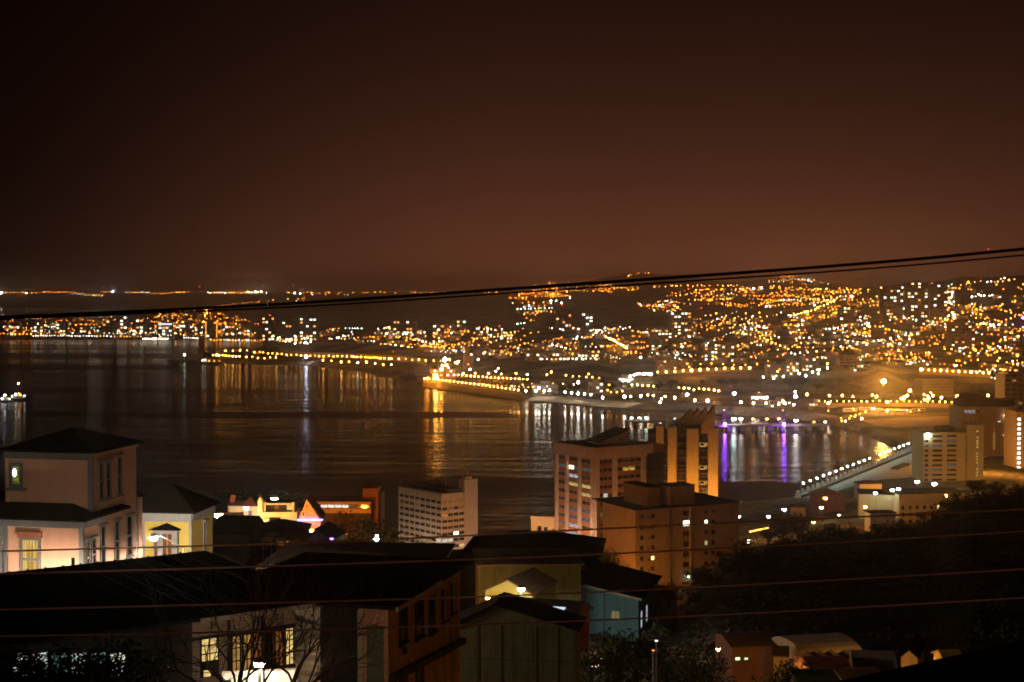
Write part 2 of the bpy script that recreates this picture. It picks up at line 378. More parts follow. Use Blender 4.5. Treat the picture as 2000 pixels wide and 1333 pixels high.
def build_haze():
    m = bpy.data.materials.new('night_haze'); m.use_nodes = True; nt = m.node_tree; nt.nodes.clear()
    o = nt.nodes.new('ShaderNodeOutputMaterial'); v = nt.nodes.new('ShaderNodeVolumePrincipled')
    v.inputs['Color'].default_value = (.98, .90, .82, 1); v.inputs['Density'].default_value = HAZE; v.inputs['Anisotropy'].default_value = .94
    nt.links.new(v.outputs[0], o.inputs['Volume']); m.cycles.homogeneous_volume = True
    mb = MB(); mb.box(-15000, 15000, -60, 20600, -9, 216, m)
    tag(mb.build('haze'), kind='stuff')
HAZE = 1 / 9000.0
# ------------------------------------------------------------------ street lamps and the lights of the far city
LAMP_ME = {}
def pole_mat(): return mat('galvanised_pole', (.16, .15, .14), .6, .2, 4)
def lamp_mesh(c, s, r, h):
    k = (c, s, r, h)
    if k not in LAMP_ME:
        mb = MB(); pm = pole_mat(); w = max(.07, r * .09)
        mb.tube([(0, 0, -0.6), (0, 0, h * .55), (0, 0, h - r * .6)], [w * 1.5, w * 1.1, w * .8], pm, 5)
        mb.tube([(0, 0, h - r * .9), (0, 0, h - r * .3)], [w * .8, r * .55], pm, 6)
        mb.ball((0, 0, h), r, lampmat(c, s), sub=1)
        LAMP_ME[k] = mb.mesh('street_lamp')
    return LAMP_ME[k]
RS = (.35, .5, .7, .9, 1.2, 1.5, 1.9, 2.4, 3.0, 3.8, 5.0, 6.5)
def quant(r): return min(RS, key=lambda q: abs(math.log(q / r)))
N_LAMP = 0
CAND = []          # far lights: (size in the photo, ground point, colour, strength, radius, height, label, group)
def far_light(px, py, c, size, label=None, group=None, s=None, h=8.0, big=False):
    p = on_land(px, py, h, d0=520)
    if p is None: return
    if s is None: s = 9.0
    s = round(s * 1.15 * min(12, math.exp(max(0, p.y - 1200) * HAZE)), 1); s = round(s * ((5.0 if c in 'oy' else 2.6) if big else 1.0), 1); r = size * (.25 if big else .295) * p.y / F
    CAND.append((size + (100 if big else 0), p, c, s, r, h, label, group))
LANDMARKS = [(45, 572, 'far shore'), (500, 572, 'far shore above the dark towers'), (520, 592, 'hazy ridge'), (60, 640, 'left end of the headland city'), (240, 640, 'fully lit headland tower'), (322, 645, 'headland sign tower'), (413, 645, 'outlined headland tower'), (470, 650, 'edge of the headland city'),
    (560, 660, 'four dark headland towers'), (690, 655, 'dark mid hill'), (787, 645, 'broad dark skyline block'), (856, 645, 'lamp lit block'), (938, 685, 'dark blocky tower'), (1100, 640, 'dark twin tower'), (1150, 640, 'right twin tower'), (1045, 698, 'low orange blocks'), (1145, 690, 'orange house block'),
    (1205, 670, 'steep bright street'), (1292, 668, 'olive lit tower'), (1330, 640, 'tall tan tower'), (1300, 715, 'large blank orange building'), (1405, 690, 'pair of orange lit blocks'), (1485, 655, 'curving hillside street'), (1590, 604, 'diagonal street'), (1560, 690, 'grey cliff edge flats'), (1654, 620, 'dark mid hillside block'),
    (1670, 715, 'bluish low block'), (1745, 600, 'many windowed tower'), (1792, 590, 'tallest hillside tower'), (1833, 595, 'tower right of the tallest'), (1880, 660, 'broad orange hillside tower'), (1883, 583, 'high dark tower'), (1960, 570, 'hilltop at the right edge'), (1960, 650, 'violet floodlight'), (1870, 725, 'lit cliff wall'), (1750, 670, 'long hillside street'), (1450, 565, 'far orange ridge'), (1260, 535, 'far peak')]
def landmark(p):
    x = CX + p.x / p.y * F; y = HZ + (CAMH - p.z - 8) / p.y * F
    return min(LANDMARKS, key=lambda m: (m[0] - x) ** 2 + 3 * (m[1] - y) ** 2)[2]
def flush_lights():
    """the 300 largest are lamps of their own, the rest one mass of small lights"""
    CAND.sort(key=lambda a: -a[0]); mb = MB()
    for i, (size, p, c, s, r, h, label, group) in enumerate(CAND):
        if i < 190:
            q = quant(r)
            o = link('street_lamp', lamp_mesh(c, s, q, h), None, p)
            tag(o, label or '%s street lamp near the %s' % (CN[c], landmark(p)), 'street lamp', group or 'street lamps of the far city')
        else:
            mb.ball((p.x, p.y, p.z + h), r, lampmat(c, s))
    tag(mb.build('city_lights'), kind='stuff')

def inside(x, y, poly):
    r = False; j = len(poly) - 1
    for i in range(len(poly)):
        (xi, yi), (xj, yj) = poly[i], poly[j]
        if (yi > y) != (yj > y) and x < (xj - xi) * (y - yi) / (yj - yi) + xi: r = not r
        j = i
    return r
def pick(w):
    t = R.random() * sum(v for _, v in w)
    for k, v in w:
        t -= v
        if t <= 0: return k
    return w[-1][0]
def scatter(poly, n, cols, smin, smax, streets=.5, slope=.25, gap=9, label=None, group=None, s=(2.5, 10)):
    """lights over a patch of hillside, part of them strung along short streets"""
    x0, x1 = min(p[0] for p in poly), max(p[0] for p in poly); y0, y1 = min(p[1] for p in poly), max(p[1] for p in poly)
    k = 0; tries = 0; n = int(n * 1.7)
    while k < n and tries < n * 60:
        tries += 1
        x, y = R.uniform(x0, x1), R.uniform(y0, y1)
        if not inside(x, y, poly): continue
        c = pick(cols)
        if R.random() < streets:
            m = R.randint(3, 8); sl = R.uniform(-slope, slope); g = gap * R.uniform(.7, 1.3)
            z = R.uniform(smin, smax)
            for q in range(m):
                qq = q + R.uniform(-.38, .38); xx, yy = x + qq * g, y + qq * g * sl + R.uniform(-1, 1)
                if inside(xx, yy, poly):
                    far_light(xx, yy, c, z * R.uniform(.7, 1.2), label, group, R.uniform(*s) * R.choice((.5, .8, 1, 1.2, 2))); k += 1
        else:
            fl = R.random() < .07; far_light(x, y, c, R.uniform(smin * .8, smax) * (1.35 if fl else 1.0), label, group, R.uniform(*s) * (4 if fl else 1)); k += 1
def row(pts, n, c, size, label=None, group=None, s=10, jit=.8, big=False, h=8.0):
    if size < 3.3 and n > 12: n = int(n * .7)
    L = [0]
    for a, b in zip(pts, pts[1:]): L.append(L[-1] + math.hypot(b[0] - a[0], b[1] - a[1]))
    for i in range(n):
        t = L[-1] * i / max(1, n - 1)
        for k in range(len(pts) - 1):
            if t <= L[k + 1] + 1e-6: break
        w = (t - L[k]) / max(1e-6, L[k + 1] - L[k])
        x = pts[k][0] + (pts[k + 1][0] - pts[k][0]) * w; y = pts[k][1] + (pts[k + 1][1] - pts[k][1]) * w
        cc = c if len(c) == 1 else R.choice(c)
        if size < 3.3 and n > 12 and (R.random() < .3 or vnoise(x / 14, n * 3.7) > .2): continue
        far_light(x + R.uniform(-jit, jit) * (2.2 if size < 3.3 else 1), y + R.uniform(-jit, jit) * .6, cc, size * R.uniform(.72, 1.2), label, group, s * R.choice((.45, .7, .9, 1, 1.1, 1.5)), h, big)
def spots(L, label, group, s=14, big=True, h=8.0):
    for px, py, c, z in L: far_light(px, py, c, z, label, group, s, h, big)

def city_lights():
    OY = [('o', 8), ('y', 2), ('w', .7)]; MIX = [('o', 5), ('y', 3), ('w', 2.2), ('g', 1)]; WH = [('w', 4), ('g', 3), ('y', 2), ('o', 1)]
    # far coast along the horizon
    row([(2, 572), (72, 572)], 14, 'o', 2.6); row([(78, 571), (145, 571)], 10, 'o', 2.2); row([(200, 571), (212, 571)], 3, 'o', 2.4)
    row([(160, 577), (202, 577)], 11, 'y', 2.0); row([(140, 574), (160, 574)], 5, 'w', 1.8); row([(247, 572), (292, 571)], 8, 'oyw', 2.2)
    row([(295, 574), (325, 574)], 7, 'o', 2.0); row([(332, 572), (366, 571)], 7, 'oy', 2.2); row([(405, 572), (450, 572)], 12, 'yw', 2.8); row([(450, 572), (520, 572)], 16, 'yoyw', 2.8)
    spots([(3, 572, 'w', 6), (220, 570, 'b', 8), (51, 573, 'w', 4.5), (485, 570, 'y', 5), (500, 570, 'w', 6.5), (510, 570, 'w', 5), (575, 573, 'w', 5), (586, 574, 'w', 4.5)], 'bright white lamp on the far shore below the horizon', 'bright lamps on the far shore', 14)
    for x in (168, 175, 388, 392, 397, 404): spots([(x, 566 + R.uniform(-2, 2), R.choice('yow'), 2.2)], None, None, 8, False)
    row([(520, 572), (1000, 571)], 130, 'oooy', 2.3, s=8, jit=2); row([(590, 574), (760, 579)], 26, 'oyw', 2.2, s=8, jit=2)
    row([(900, 569), (1010, 565)], 30, 'o', 2.2, s=8, jit=2)
    # second shore row on the hazy ridge, running down to the near headland city
    row([(398, 607), (432, 597), (500, 590), (560, 585), (598, 583)], 62, 'oooy', 2.4, s=8, jit=1.6)
    row([(440, 600), (520, 594), (590, 588)], 22, 'ow', 2.2, s=7, jit=1.5)
    # headland city on the left
    row([(0, 628), (60, 622), (180, 615), (260, 612), (340, 609), (400, 606)], 60, 'oooy', 2.4, s=8, jit=2)
    row([(177, 614), (196, 614)], 8, 'w', 3.4, 'white floodlight in the bar of lights on the headland top', 'floodlights on the headland', 16, .2, True)
    spots([(404, 603, 'y', 4), (402, 607, 'o', 4), (404, 612, 'o', 4), (400, 617, 'o', 3.5)], 'orange lamp on the peak of the headland city', 'lamps on the headland peak')
    scatter([(0, 624), (180, 616), (400, 607), (450, 615), (505, 632), (500, 658), (0, 652)], 210, OY, 2.2, 3.6, .4, .15, 8)
    scatter([(0, 630), (500, 638), (500, 658), (0, 650)], 70, WH, 2.0, 3.4, .2, .1, 7)
    row([(0, 652), (60, 653)], 9, 'o', 4); row([(64, 656), (125, 656), (190, 657)], 24, 'w', 4, 'white lamp on the waterfront of the headland city', 'headland waterfront lamps', 4, 1.2)
    row([(190, 657), (275, 658)], 14, 'oyw', 4, 'mixed orange lamp on the waterfront of the headland city', 'headland waterfront lamps', 4, 1.2)
    row([(280, 662), (328, 662)], 14, 'w', 3.6, 'white floodlight in a bar of lights at the waterline', 'waterline floodlights', 6, .3, True)
    row([(360, 660), (386, 661)], 7, 'w', 4.2, 'white lamp in the short row right of the waterline bar', 'short white lamp row', 5, .5)
    row([(410, 664), (512, 666)], 24, 'wyyo', 4.2, 'warm lamp on the waterfront near the dark headland', 'headland waterfront lamps', 4, 1.2)
    # coast road of the near headland
    row([(416, 694), (434, 694), (467, 697)], 9, 'y', 5, 'warm lamp near the tip of the low headland', 'lamps on the low headland tip', 12, 1, True)
    row([(440, 685), (456, 685), (482, 685), (497, 688)], 5, 'y', 5, 'warm lamp behind the tip of the low headland', 'lamps on the low headland tip', 12, 1, True)
    CR = 'orange street lamp along the coast road below the dark cliff'
    row([(497, 688), (535, 691), (580, 694), (632, 696), (694, 697), (760, 701)], 30, 'yo', 5, CR, 'coast road lamps', 7, 1.4, True)
    row([(482, 697), (518, 700), (540, 698)], 6, 'y', 5, CR, 'coast road lamps', 7, 1.4, True)
    row([(690, 697), (760, 701)], 10, 'y', 5, CR, 'coast road lamps', 7, 1.4, True)
    row([(632, 703), (668, 707), (710, 708), (740, 711), (764, 713)], 9, 'yw', 6, CR, 'coast road lamps', 8, 1.8, True)
    row([(765, 701), (810, 703), (860, 706)], 8, 'y', 5, CR, 'coast road lamps', 7, 1.4, True)
    spots([(598, 697, 'b', 11)], 'large bluish white floodlight on the coast road', 'coast road floodlight', 22)
    # the bright hub on the point
    for i in range(26):
        t = R.random(); far_light(838 + t * 52 + R.uniform(-7, 7), 740 - t * 36 + R.uniform(-7, 7), R.choice('wyyyyo'), R.uniform(5, 9), 'dazzling white lamp in the bright hub on the point', 'lamps of the bright hub', 20, 8, True)
    spots([(869, 703, 'b', 15), (852, 737, 'y', 15), (862, 722, 'y', 12)], 'largest dazzling floodlight of the bright hub on the point', 'floodlights of the bright hub', 36, h=14)
    spots([(934, 703, 'g', 7), (918, 722, 'w', 6), (905, 730, 'y', 7), (928, 730, 'y', 6), (954, 730, 'y', 7), (979, 731, 'y', 6), (1008, 730, 'y', 6), (1030, 732, 'w', 6.5), (1077, 727, 'y', 6), (968, 726, 'w', 5), (973, 720, 'w', 5), (1068, 732, 'y', 5)], 'warm lamp on the hill road right of the bright hub', 'lamps right of the bright hub')
    row([(895, 733), (960, 738), (1030, 741)], 18, 'y', 5, 'warm lamp in the tight row along the lit sea wall', 'sea wall road lamps', 13, .6, True)
    row([(860, 743), (900, 748), (960, 752), (1040, 757)], 22, 'y', 3.4, 'small lamp on the railing of the lit sea wall', 'sea wall railing lamps', 9, .4)
    # shore below the cliff, centre
    spots([(1061, 751, 'w', 10), (1053, 758, 'w', 9), (1063, 764, 'w', 8), (1073, 763, 'w', 8), (1047, 764, 'w', 7), (1027, 764, 'w', 6)], 'white floodlight above the pale beach', 'white floodlights above the pale beach', 30)
    row([(1104, 766), (1116, 768), (1129, 769), (1142, 770), (1154, 771)], 5, 'w', 7.5, 'white lamp in the even row of five above the beach', 'row of five white beach lamps', 26, .2, True)
    spots([(1177, 777, 'w', 8), (1220, 775, 'w', 10), (1232, 775, 'w', 7), (1252, 774, 'w', 9), (1265, 772, 'y', 7), (1276, 773, 'y', 6.5), (1292, 779, 'w', 7), (1289, 786, 'w', 9), (1299, 775, 'y', 6), (1318, 777, 'w', 7.5), (1342, 771, 'b', 11), (1357, 782, 'w', 8), (1382, 783, 'w', 12)], 'white lamp on the flat shore behind the slab towers', 'white shore lamps behind the towers', 24)
    spots([(1129, 747, 'w', 10)], 'single bright lamp with an orange halo above the beach', 'single bright beach lamp', 20)
    row([(1106, 734), (1117, 736), (1125, 735), (1141, 737), (1156, 737), (1170, 739)], 6, 'y', 5.5, None, None, 12, 1); row([(1149, 731), (1168, 742)], 2, 'y', 5)
    row([(1000, 755), (1050, 748), (1120, 751)], 7, 'yw', 4.5); row([(1190, 752), (1185, 766), (1203, 766), (1216, 764)], 5, 'y', 6.5)
    for i in range(10): far_light(1208 + R.uniform(0, 25), 741 + R.uniform(-3, 4), 'w', 8, 'dazzling white lamp of the shopping hall below the cliff', 'shopping hall lamps', 18, 8, True)
    row([(1232, 736), (1245, 730), (1262, 731), (1272, 731)], 8, 'wwgy', 8, 'white lamp on the ramp above the shopping hall', 'ramp lamps', 15, 1.5, True)
    row([(1234, 752), (1244, 752), (1254, 753), (1263, 754), (1277, 755)], 5, 'y', 7, 'warm lamp in the short row below the shopping hall', 'short row below the shopping hall', 15, .4, True)
    row([(1326, 758), (1340, 758), (1354, 762), (1366, 759), (1379, 761), (1391, 761), (1404, 764)], 9, 'y', 7, 'warm lamp on the avenue behind the slab towers', 'avenue lamps behind the towers', 14, .8, True)
    # cliff-top avenue with orange walls
    row([(1285, 727), (1293, 727), (1314, 726), (1339, 724), (1357, 724), (1380, 722), (1418, 720), (1440, 719), (1464, 719)], 12, 'y', 8, 'large orange lamp on the cliff top avenue', 'cliff top avenue lamps', 15, .8, True)
    row([(1346, 717), (1378, 709), (1440, 714), (1486, 711), (1500, 706)], 8, 'yo', 5.5)
    row([(1184, 659), (1204, 668), (1225, 680)], 13, 'y', 4.6, 'yellow lamp on the steep bright street up the hill', 'steep bright street lamps', 16, 1.2, True)
    spots([(1491, 737, 'g', 7), (1511, 739, 'g', 7), (1530, 736, 'g', 8), (1561, 730, 'g', 8), (1574, 734, 'g', 6.5), (1587, 727, 'g', 8), (1600, 723, 'g', 8), (1598, 730, 'g', 6), (1616, 719, 'g', 7.5), (1616, 711, 'y', 5.5), (1519, 726, 'y', 5), (1550, 719, 'y', 5)], 'greenish white lamp in the car park on the cliff edge', 'cliff edge car park lamps', 16)
    row([(1802, 722), (1815, 723), (1870, 726), (1932, 729)], 12, 'y', 7, 'orange lamp in the even row along the lit cliff wall', 'cliff wall lamps', 16, .4, True)
    spots([(1799, 722, 'y', 10)], 'brightest lamp at the start of the cliff wall row', 'brightest cliff wall lamp', 18)
    row([(1933, 727), (1945, 714), (1952, 700)], 7, 'yo', 5.5); row([(1937, 738), (1952, 741), (1960, 732)], 5, 'yw', 5)
    # flat waterfront on the right
    spots([(1434, 769, 'b', 13), (1554, 775, 'b', 13)], 'bluish white floodlight on a tall mast by the old quay', 'quay floodlight masts', 34, h=16)
    row([(1470, 777), (1498, 777)], 6, 'w', 8, 'white lamp in the bright bar of the quay shed', 'quay shed lamps', 24, .2, True)
    spots([(1482, 768, 'o', 6), (1447, 786, 'w', 9), (1472, 788, 'y', 6), (1496, 788, 'y', 7), (1529, 783, 'y', 7), (1521, 790, 'w', 8), (1533, 788, 'w', 10), (1550, 791, 'w', 7), (1553, 766, 'w', 7), (1576, 771, 'y', 8), (1620, 773, 'y', 7), (1618, 788, 'w', 10), (1645, 773, 'y', 7), (1666, 775, 'y', 5)], 'warm white lamp on the old quay', 'old quay lamps', 22)
    spots([(1704, 772, 'y', 7), (1712, 775, 'y', 8), (1733, 786, 'y', 8), (1777, 763, 'y', 10), (1766, 777, 'y', 11), (1772, 773, 'y', 9), (1761, 779, 'y', 9), (1870, 775, 'y', 14), (1870, 784, 'y', 9), (1877, 776, 'y', 7), (1839, 777, 'y', 9), (1930, 773, 'y', 8)], 'orange lamp beside the lit avenue on the flat', 'avenue lamps on the flat', 20)
    spots([(1726, 745, 'y', 14)], 'orange high mast lamp standing alone over the flat', 'high mast lamp', 600, h=26)
    spots([(1806, 781, 'y', 8), (1814, 779, 'y', 8), (1805, 771, 'y', 6), (1822, 773, 'y', 8), (1812, 774, 'y', 6), (1818, 768, 'y', 5)], 'lamp in front of the pale flat roofed block', 'lamps at the pale block', 16)
    row([(1600, 784), (1680, 784), (1760, 784), (1870, 786)], 24, 'y', 3.6, 'yellow lamp in the long row along the lit avenue wall', 'lit avenue wall lamps', 14, 1, True)
    row([(1610, 802), (1690, 800), (1790, 803)], 22, 'oyw', 3.2, None, None, 30, 4)
    row([(1640, 822), (1690, 806)], 8, 'yo', 4, None, None, 40, 5); spots([(1683, 818, 'w', 8), (1651, 823, 'g', 5)], 'white lamp at the corner of the beach', 'beach corner lamps')
    # hillsides, centre
    scatter([(610, 645), (800, 632), (960, 640), (960, 690), (880, 690), (820, 685), (700, 668), (610, 662)], 150, MIX, 3, 5, .4, .2, 9)
    scatter([(530, 655), (620, 662), (600, 672), (530, 670)], 26, WH, 3.4, 5, .5, .05, 7)
    row([(925, 663), (955, 659), (1000, 655)], 12, 'y', 4.2, s=12); row([(795, 660), (830, 668), (862, 675)], 10, 'yw', 4.5, s=12)
    scatter([(900, 636), (1130, 640), (1360, 630), (1360, 705), (1160, 700), (900, 690)], 190, MIX, 3, 5.2, .45, .35, 9)
    row([(1070, 672), (1150, 690)], 10, 'wyo', 4); row([(1060, 702), (1170, 700)], 14, 'wow', 4, s=9)
    scatter([(975, 595), (1000, 590), (1080, 590), (1090, 612), (1000, 640), (980, 625)], 26, MIX, 2.6, 4.4, .4, .1, 8)
    row([(1012, 604), (1078, 602)], 16, 'g', 3.2, s=9, jit=.6); spots([(1113, 582, 'g', 5), (1076, 588, 'g', 4.5), (1086, 588, 'g', 4), (1097, 592, 'g', 4)], 'greenish white lamp alone on the hazy hill', 'lone lamps on the hazy hill')
    # far ridges right of centre
    row([(1000, 565), (1060, 556), (1150, 545), (1215, 541)], 80, 'oooy', 2.4, s=8, jit=3)
    row([(1222, 541), (1250, 533), (1296, 532)], 26, 'ooy', 2.8, s=9, jit=1.8)
    scatter([(990, 572), (1240, 548), (1250, 566), (1150, 575), (990, 588)], 120, [('o', 9), ('y', 1)], 2.2, 3.2, .6, .2, 6)
    row([(1265, 560), (1390, 558), (1500, 560), (1700, 567)], 110, 'oyyo', 3.0, s=10, jit=2.6)
    row([(1430, 566), (1500, 563), (1690, 572)], 60, 'oyo', 2.8, s=9, jit=3)
    spots([(1472, 564, 'w', 6), (1487, 563, 'w', 6)], 'bright white lamp on the far orange ridge', 'white lamps on the far ridge')
    scatter([(1300, 560), (1690, 566), (1660, 588), (1540, 602), (1400, 600), (1300, 590)], 230, [('o', 9), ('y', 2), ('w', .4)], 2.4, 3.6, .45, .3, 7)
    scatter([(1240, 590), (1310, 585), (1330, 605), (1300, 612), (1250, 605)], 32, MIX, 2.6, 4, .4)
    scatter([(1480, 550), (1530, 537), (1580, 542), (1620, 556), (1560, 556)], 60, [('o', 3), ('y', 2), ('g', 1)], 1.6, 2.4, .3, .2, 6, s=(2, 6))
    # hillside in front, right of centre
    scatter([(1330, 620), (1450, 605), (1640, 580), (1700, 575), (1700, 700), (1500, 700), (1350, 700)], 250, MIX, 3.2, 5.4, .5, .4, 9)
    row([(1545, 617), (1590, 605), (1628, 588)], 14, 'y', 5, 'warm lamp on the diagonal street below the ridge', 'diagonal street lamps', 13, 1.4, True)
    row([(1432, 650), (1480, 656), (1540, 682)], 14, 'y', 4.8, 'warm lamp on the street curving down the hillside', 'curving street lamps', 12, 1)
    row([(1530, 692), (1600, 686), (1680, 672), (1770, 655)], 16, 'yw', 5, 'warm lamp on the long street across the hillside', 'long street lamps', 12, 1.5)
    scatter([(1690, 565), (1740, 556), (1850, 550), (1960, 542), (2015, 540), (2015, 740), (1940, 735), (1800, 715), (1690, 705)], 360, MIX, 3.4, 5.6, .45, .4, 10)
    scatter([(1720, 560), (1860, 555), (1870, 640), (1720, 640)], 80, WH, 3.4, 5.4, .2)
    row([(1800, 640), (1850, 625), (1880, 610)], 9, 'o', 4.5); row([(1930, 640), (1965, 625), (2000, 612)], 9, 'yo', 5); row([(1895, 690), (1950, 668), (2000, 655)], 10, 'yo', 5)
    spots([(1998, 621, 'p', 10)], 'violet floodlight on the hillside', 'violet hillside floodlight', 16)
    for px, py in ((574, 558), (527, 616), (990, 560), (1062, 597), (1370, 601), (1668, 607), (1930, 480), (1930, 487), (768, 687), (976, 637), (390, 560)):
        p = P(px, py, {1930: 3550}.get(px, 3000 if py > 570 else 9000))
        if px != 1930: BEACONS.append((px, py))
    flush_lights()
BEACONS = []
# ------------------------------------------------------------------ building kit
class Fr:
    """a footprint: front-left corner O, front runs along u for W, the depth Dp runs along v; base height z0"""
    def __init__(s, O, yaw, W, Dp, z0):
        s.O, s.yaw, s.W, s.Dp, s.z0 = O, yaw, W, Dp, z0
        s.u = Vector((math.cos(yaw), math.sin(yaw))); s.v = Vector((-math.sin(yaw), math.cos(yaw)))
    def sf(s, px, py=1000):                      # distance along the front seen at px
        t = ray(px, py).x; return (s.O.x - t * s.O.y) / (t * s.u.y - s.u.x)
    def sr(s, px, py=1000):                      # distance along the right side seen at px
        t = ray(px, py).x; C = s.O + s.u * s.W; return (C.x - t * C.y) / (t * s.v.y - s.v.x)
    def zt(s, px, py, side='f'):                 # height above the base of what the photo shows at (px, py) on the front / right side
        q = s.O + s.u * s.sf(px, py) if side == 'f' else s.O + s.u * s.W + s.v * s.sr(px, py)
        return CAMH + ray(px, py).z * q.y - s.z0
def solve(C, d, px, py):
    t = ray(px, py).x; return (C.x - t * C.y) / (t * d.y - d.x)
def fr_right(px1, px2, D2, yaw, z0, px3=None, depth=None, py=1000):
    """nearest corner is the right end of the front"""
    yaw = rad(yaw); C = Vector((ray(px2, py).x * D2, D2)); u = Vector((math.cos(yaw), math.sin(yaw))); v = Vector((-u.y, u.x))
    W = solve(C, -u, px1, py); Dp = depth or solve(C, v, px3, py)
    return Fr(C - u * W, yaw, W, Dp, z0)
def fr_left(px2, px3, D2, yaw, z0, depth, py=1000):
    """nearest corner is the left end of the front"""
    yaw = rad(yaw); C = Vector((ray(px2, py).x * D2, D2)); u = Vector((math.cos(yaw), math.sin(yaw)))
    return Fr(C, yaw, solve(C, u, px3, py), depth, z0)
def place(fr, name, label, cat, group=None):
    return thing(name, label, cat, (fr.O.x, fr.O.y, fr.z0), fr.yaw, group)
FACE = {'f': 0.0, 'r': math.pi / 2, 'l': -math.pi / 2}
def on_face(fr, face, s, t, out=0.0):
    if face == 'f': return (s, -out, t)
    if face == 'r': return (fr.W + out, s, t)
    return (-out, fr.Dp - s, t)
WIN = {}
def window(par, fr, face, s, t, w, h, fm, pm, nx=2, ny=2, fw=.07, out=.05, sill=True, single=False, curtain=None):
    """a framed window on a wall face: frame with glazing bars, its pane a sub-part"""
    k = (round(w, 2), round(h, 2), fm.name, pm.name, nx, ny, fw, sill, single)
    if k not in WIN:
        a = MB()
        a.box(0, fw, -out, .02, 0, h, fm); a.box(w - fw, w, -out, .02, 0, h, fm)
        a.box(fw, w - fw, -out, .02, 0, fw, fm); a.box(fw, w - fw, -out, .02, h - fw, h, fm)
        b = fw * .45
        for i in range(1, nx): x = w * i / nx; a.box(x - b, x + b, -out * .75, .015, fw, h - fw, fm)
        for i in range(1, ny): z = h * i / ny; a.box(fw, w - fw, -out * .85, .012, z - b, z + b, fm)
        if sill: a.box(-fw, w + fw, -out - .07, .02, -fw * .9, 0, fm)
        p = a if single else MB()
        p.box(fw, w - fw, -.022, -.006, fw, h - fw, pm)
        WIN[k] = (a.mesh('window'), None if single else p.mesh('pane'))
    f, p = WIN[k]
    o = link('window', f, par, on_face(fr, face, s, t), FACE[face])
    if p: link('pane', p, o)
    return o
def roof_gable(par, fr, H, rise, m, along='v', over=.3, th=.12, name='roof', apex=.5, seams=0, seam_m=None):
    """pitched roof; ridge along the depth ('v', gable to the front) or along the front ('u')"""
    a = MB()
    if along == 'v':
        x0, x1, xm = -over, fr.W + over, fr.W * apex; y0, y1 = -over, fr.Dp + over
        e0 = H - over * rise / xm; e1 = H - over * rise / (fr.W - xm)
        a.prism([(x0, e0), (xm, H + rise), (xm, H + rise + th), (x0, e0 + th)], 'y', y0, y1, m)
        a.prism([(xm, H + rise), (x1, e1), (x1, e1 + th), (xm, H + rise + th)], 'y', y0, y1, m)
    else:
        y0, y1, ym = -over, fr.Dp + over, fr.Dp * apex; x0, x1 = -over, fr.W + over
        e0 = H - over * rise / ym; e1 = H - over * rise / (fr.Dp - ym)
        a.prism([(y0, e0), (y0, e0 + th), (ym, H + rise + th), (ym, H + rise)], 'x', x0, x1, m)
        a.prism([(ym, H + rise), (ym, H + rise + th), (y1, e1 + th), (y1, e1)], 'x', x0, x1, m)
    o = a.build(name, par)
    if seams and along == 'v':
        for sgn in (0, 1):
            for i in range(seams):
                y = y0 + (y1 - y0) * (i + .5) / seams; b = MB()
                xa, za, xb, zb = (x0, e0 + th, xm, H + rise + th) if sgn == 0 else (x1, e1 + th, xm, H + rise + th)
                b.prism([(xa, za), (xb, zb), (xb, zb + .05), (xa, za + .05)] if sgn == 0 else [(xb, zb), (xa, za), (xa, za + .05), (xb, zb + .05)], 'y', y - .03, y + .03, seam_m or m)
                b.build('roof_seam', o)
    return o
def roof_hip(par, fr, H, rise, m, over=.35, ridge=.35, th=.14, name='roof', x0=None, x1=None, y0=None, y1=None):
    x0 = -over if x0 is None else x0; x1 = fr.W + over if x1 is None else x1; y0 = -over if y0 is None else y0; y1 = fr.Dp + over if y1 is None else y1
    a = MB(); wx, wy = x1 - x0, y1 - y0
    if wx >= wy: h = wy / 2; r0, r1 = (x0 + h * .95, y0 + h), (x1 - h * .95, y0 + h)
    else: h = wx / 2; r0, r1 = (x0 + h, y0 + h * .95), (x0 + h, y1 - h * .95)
    b = [(x0, y0, H), (x1, y0, H), (x1, y1, H), (x0, y1, H)]; t = [(p[0], p[1], H + th) for p in b]
    A, B = (r0[0], r0[1], H + rise), (r1[0], r1[1], H + rise)
    a.poly(b[::-1], m)
    for i in range(4): a.poly([b[i], b[(i + 1) % 4], t[(i + 1) % 4], t[i]], m)
    if wx >= wy:
        a.poly([t[0], t[1], B, A], m); a.poly([t[1], t[2], B], m); a.poly([t[2], t[3], A, B], m); a.poly([t[3], t[0], A], m)
    else:
        a.poly([t[0], t[1], A], m); a.poly([t[1], t[2], B, A], m); a.poly([t[2], t[3], B], m); a.poly([t[3], t[0], A, B], m)
    return a.build(name, par)
def walls(par, fr, H, m, name='wall', base=-3.0, gable=None, apex=.5):
    """solid body; gable = rise of a gable end at front and back"""
    a = MB()
    if gable:
        a.prism([(0, base), (fr.W, base), (fr.W, H), (fr.W * apex, H + gable), (0, H)], 'y', 0, fr.Dp, m)
    else: a.box(0, fr.W, 0, fr.Dp, base, H, m)
    return a.build(name, par)
def slab(par, name, x0, x1, y0, y1, z0, z1, m):
    """a box part with its origin at its own corner so alike pieces can share a mesh"""
    k = ('slab', name, round(x1 - x0, 3), round(y1 - y0, 3), round(z1 - z0, 3), m.name)
    if k not in WIN:
        a = MB(); a.box(0, x1 - x0, 0, y1 - y0, 0, z1 - z0, m); WIN[k] = a.mesh(name)
    return link(name, WIN[k], par, (x0, y0, z0))

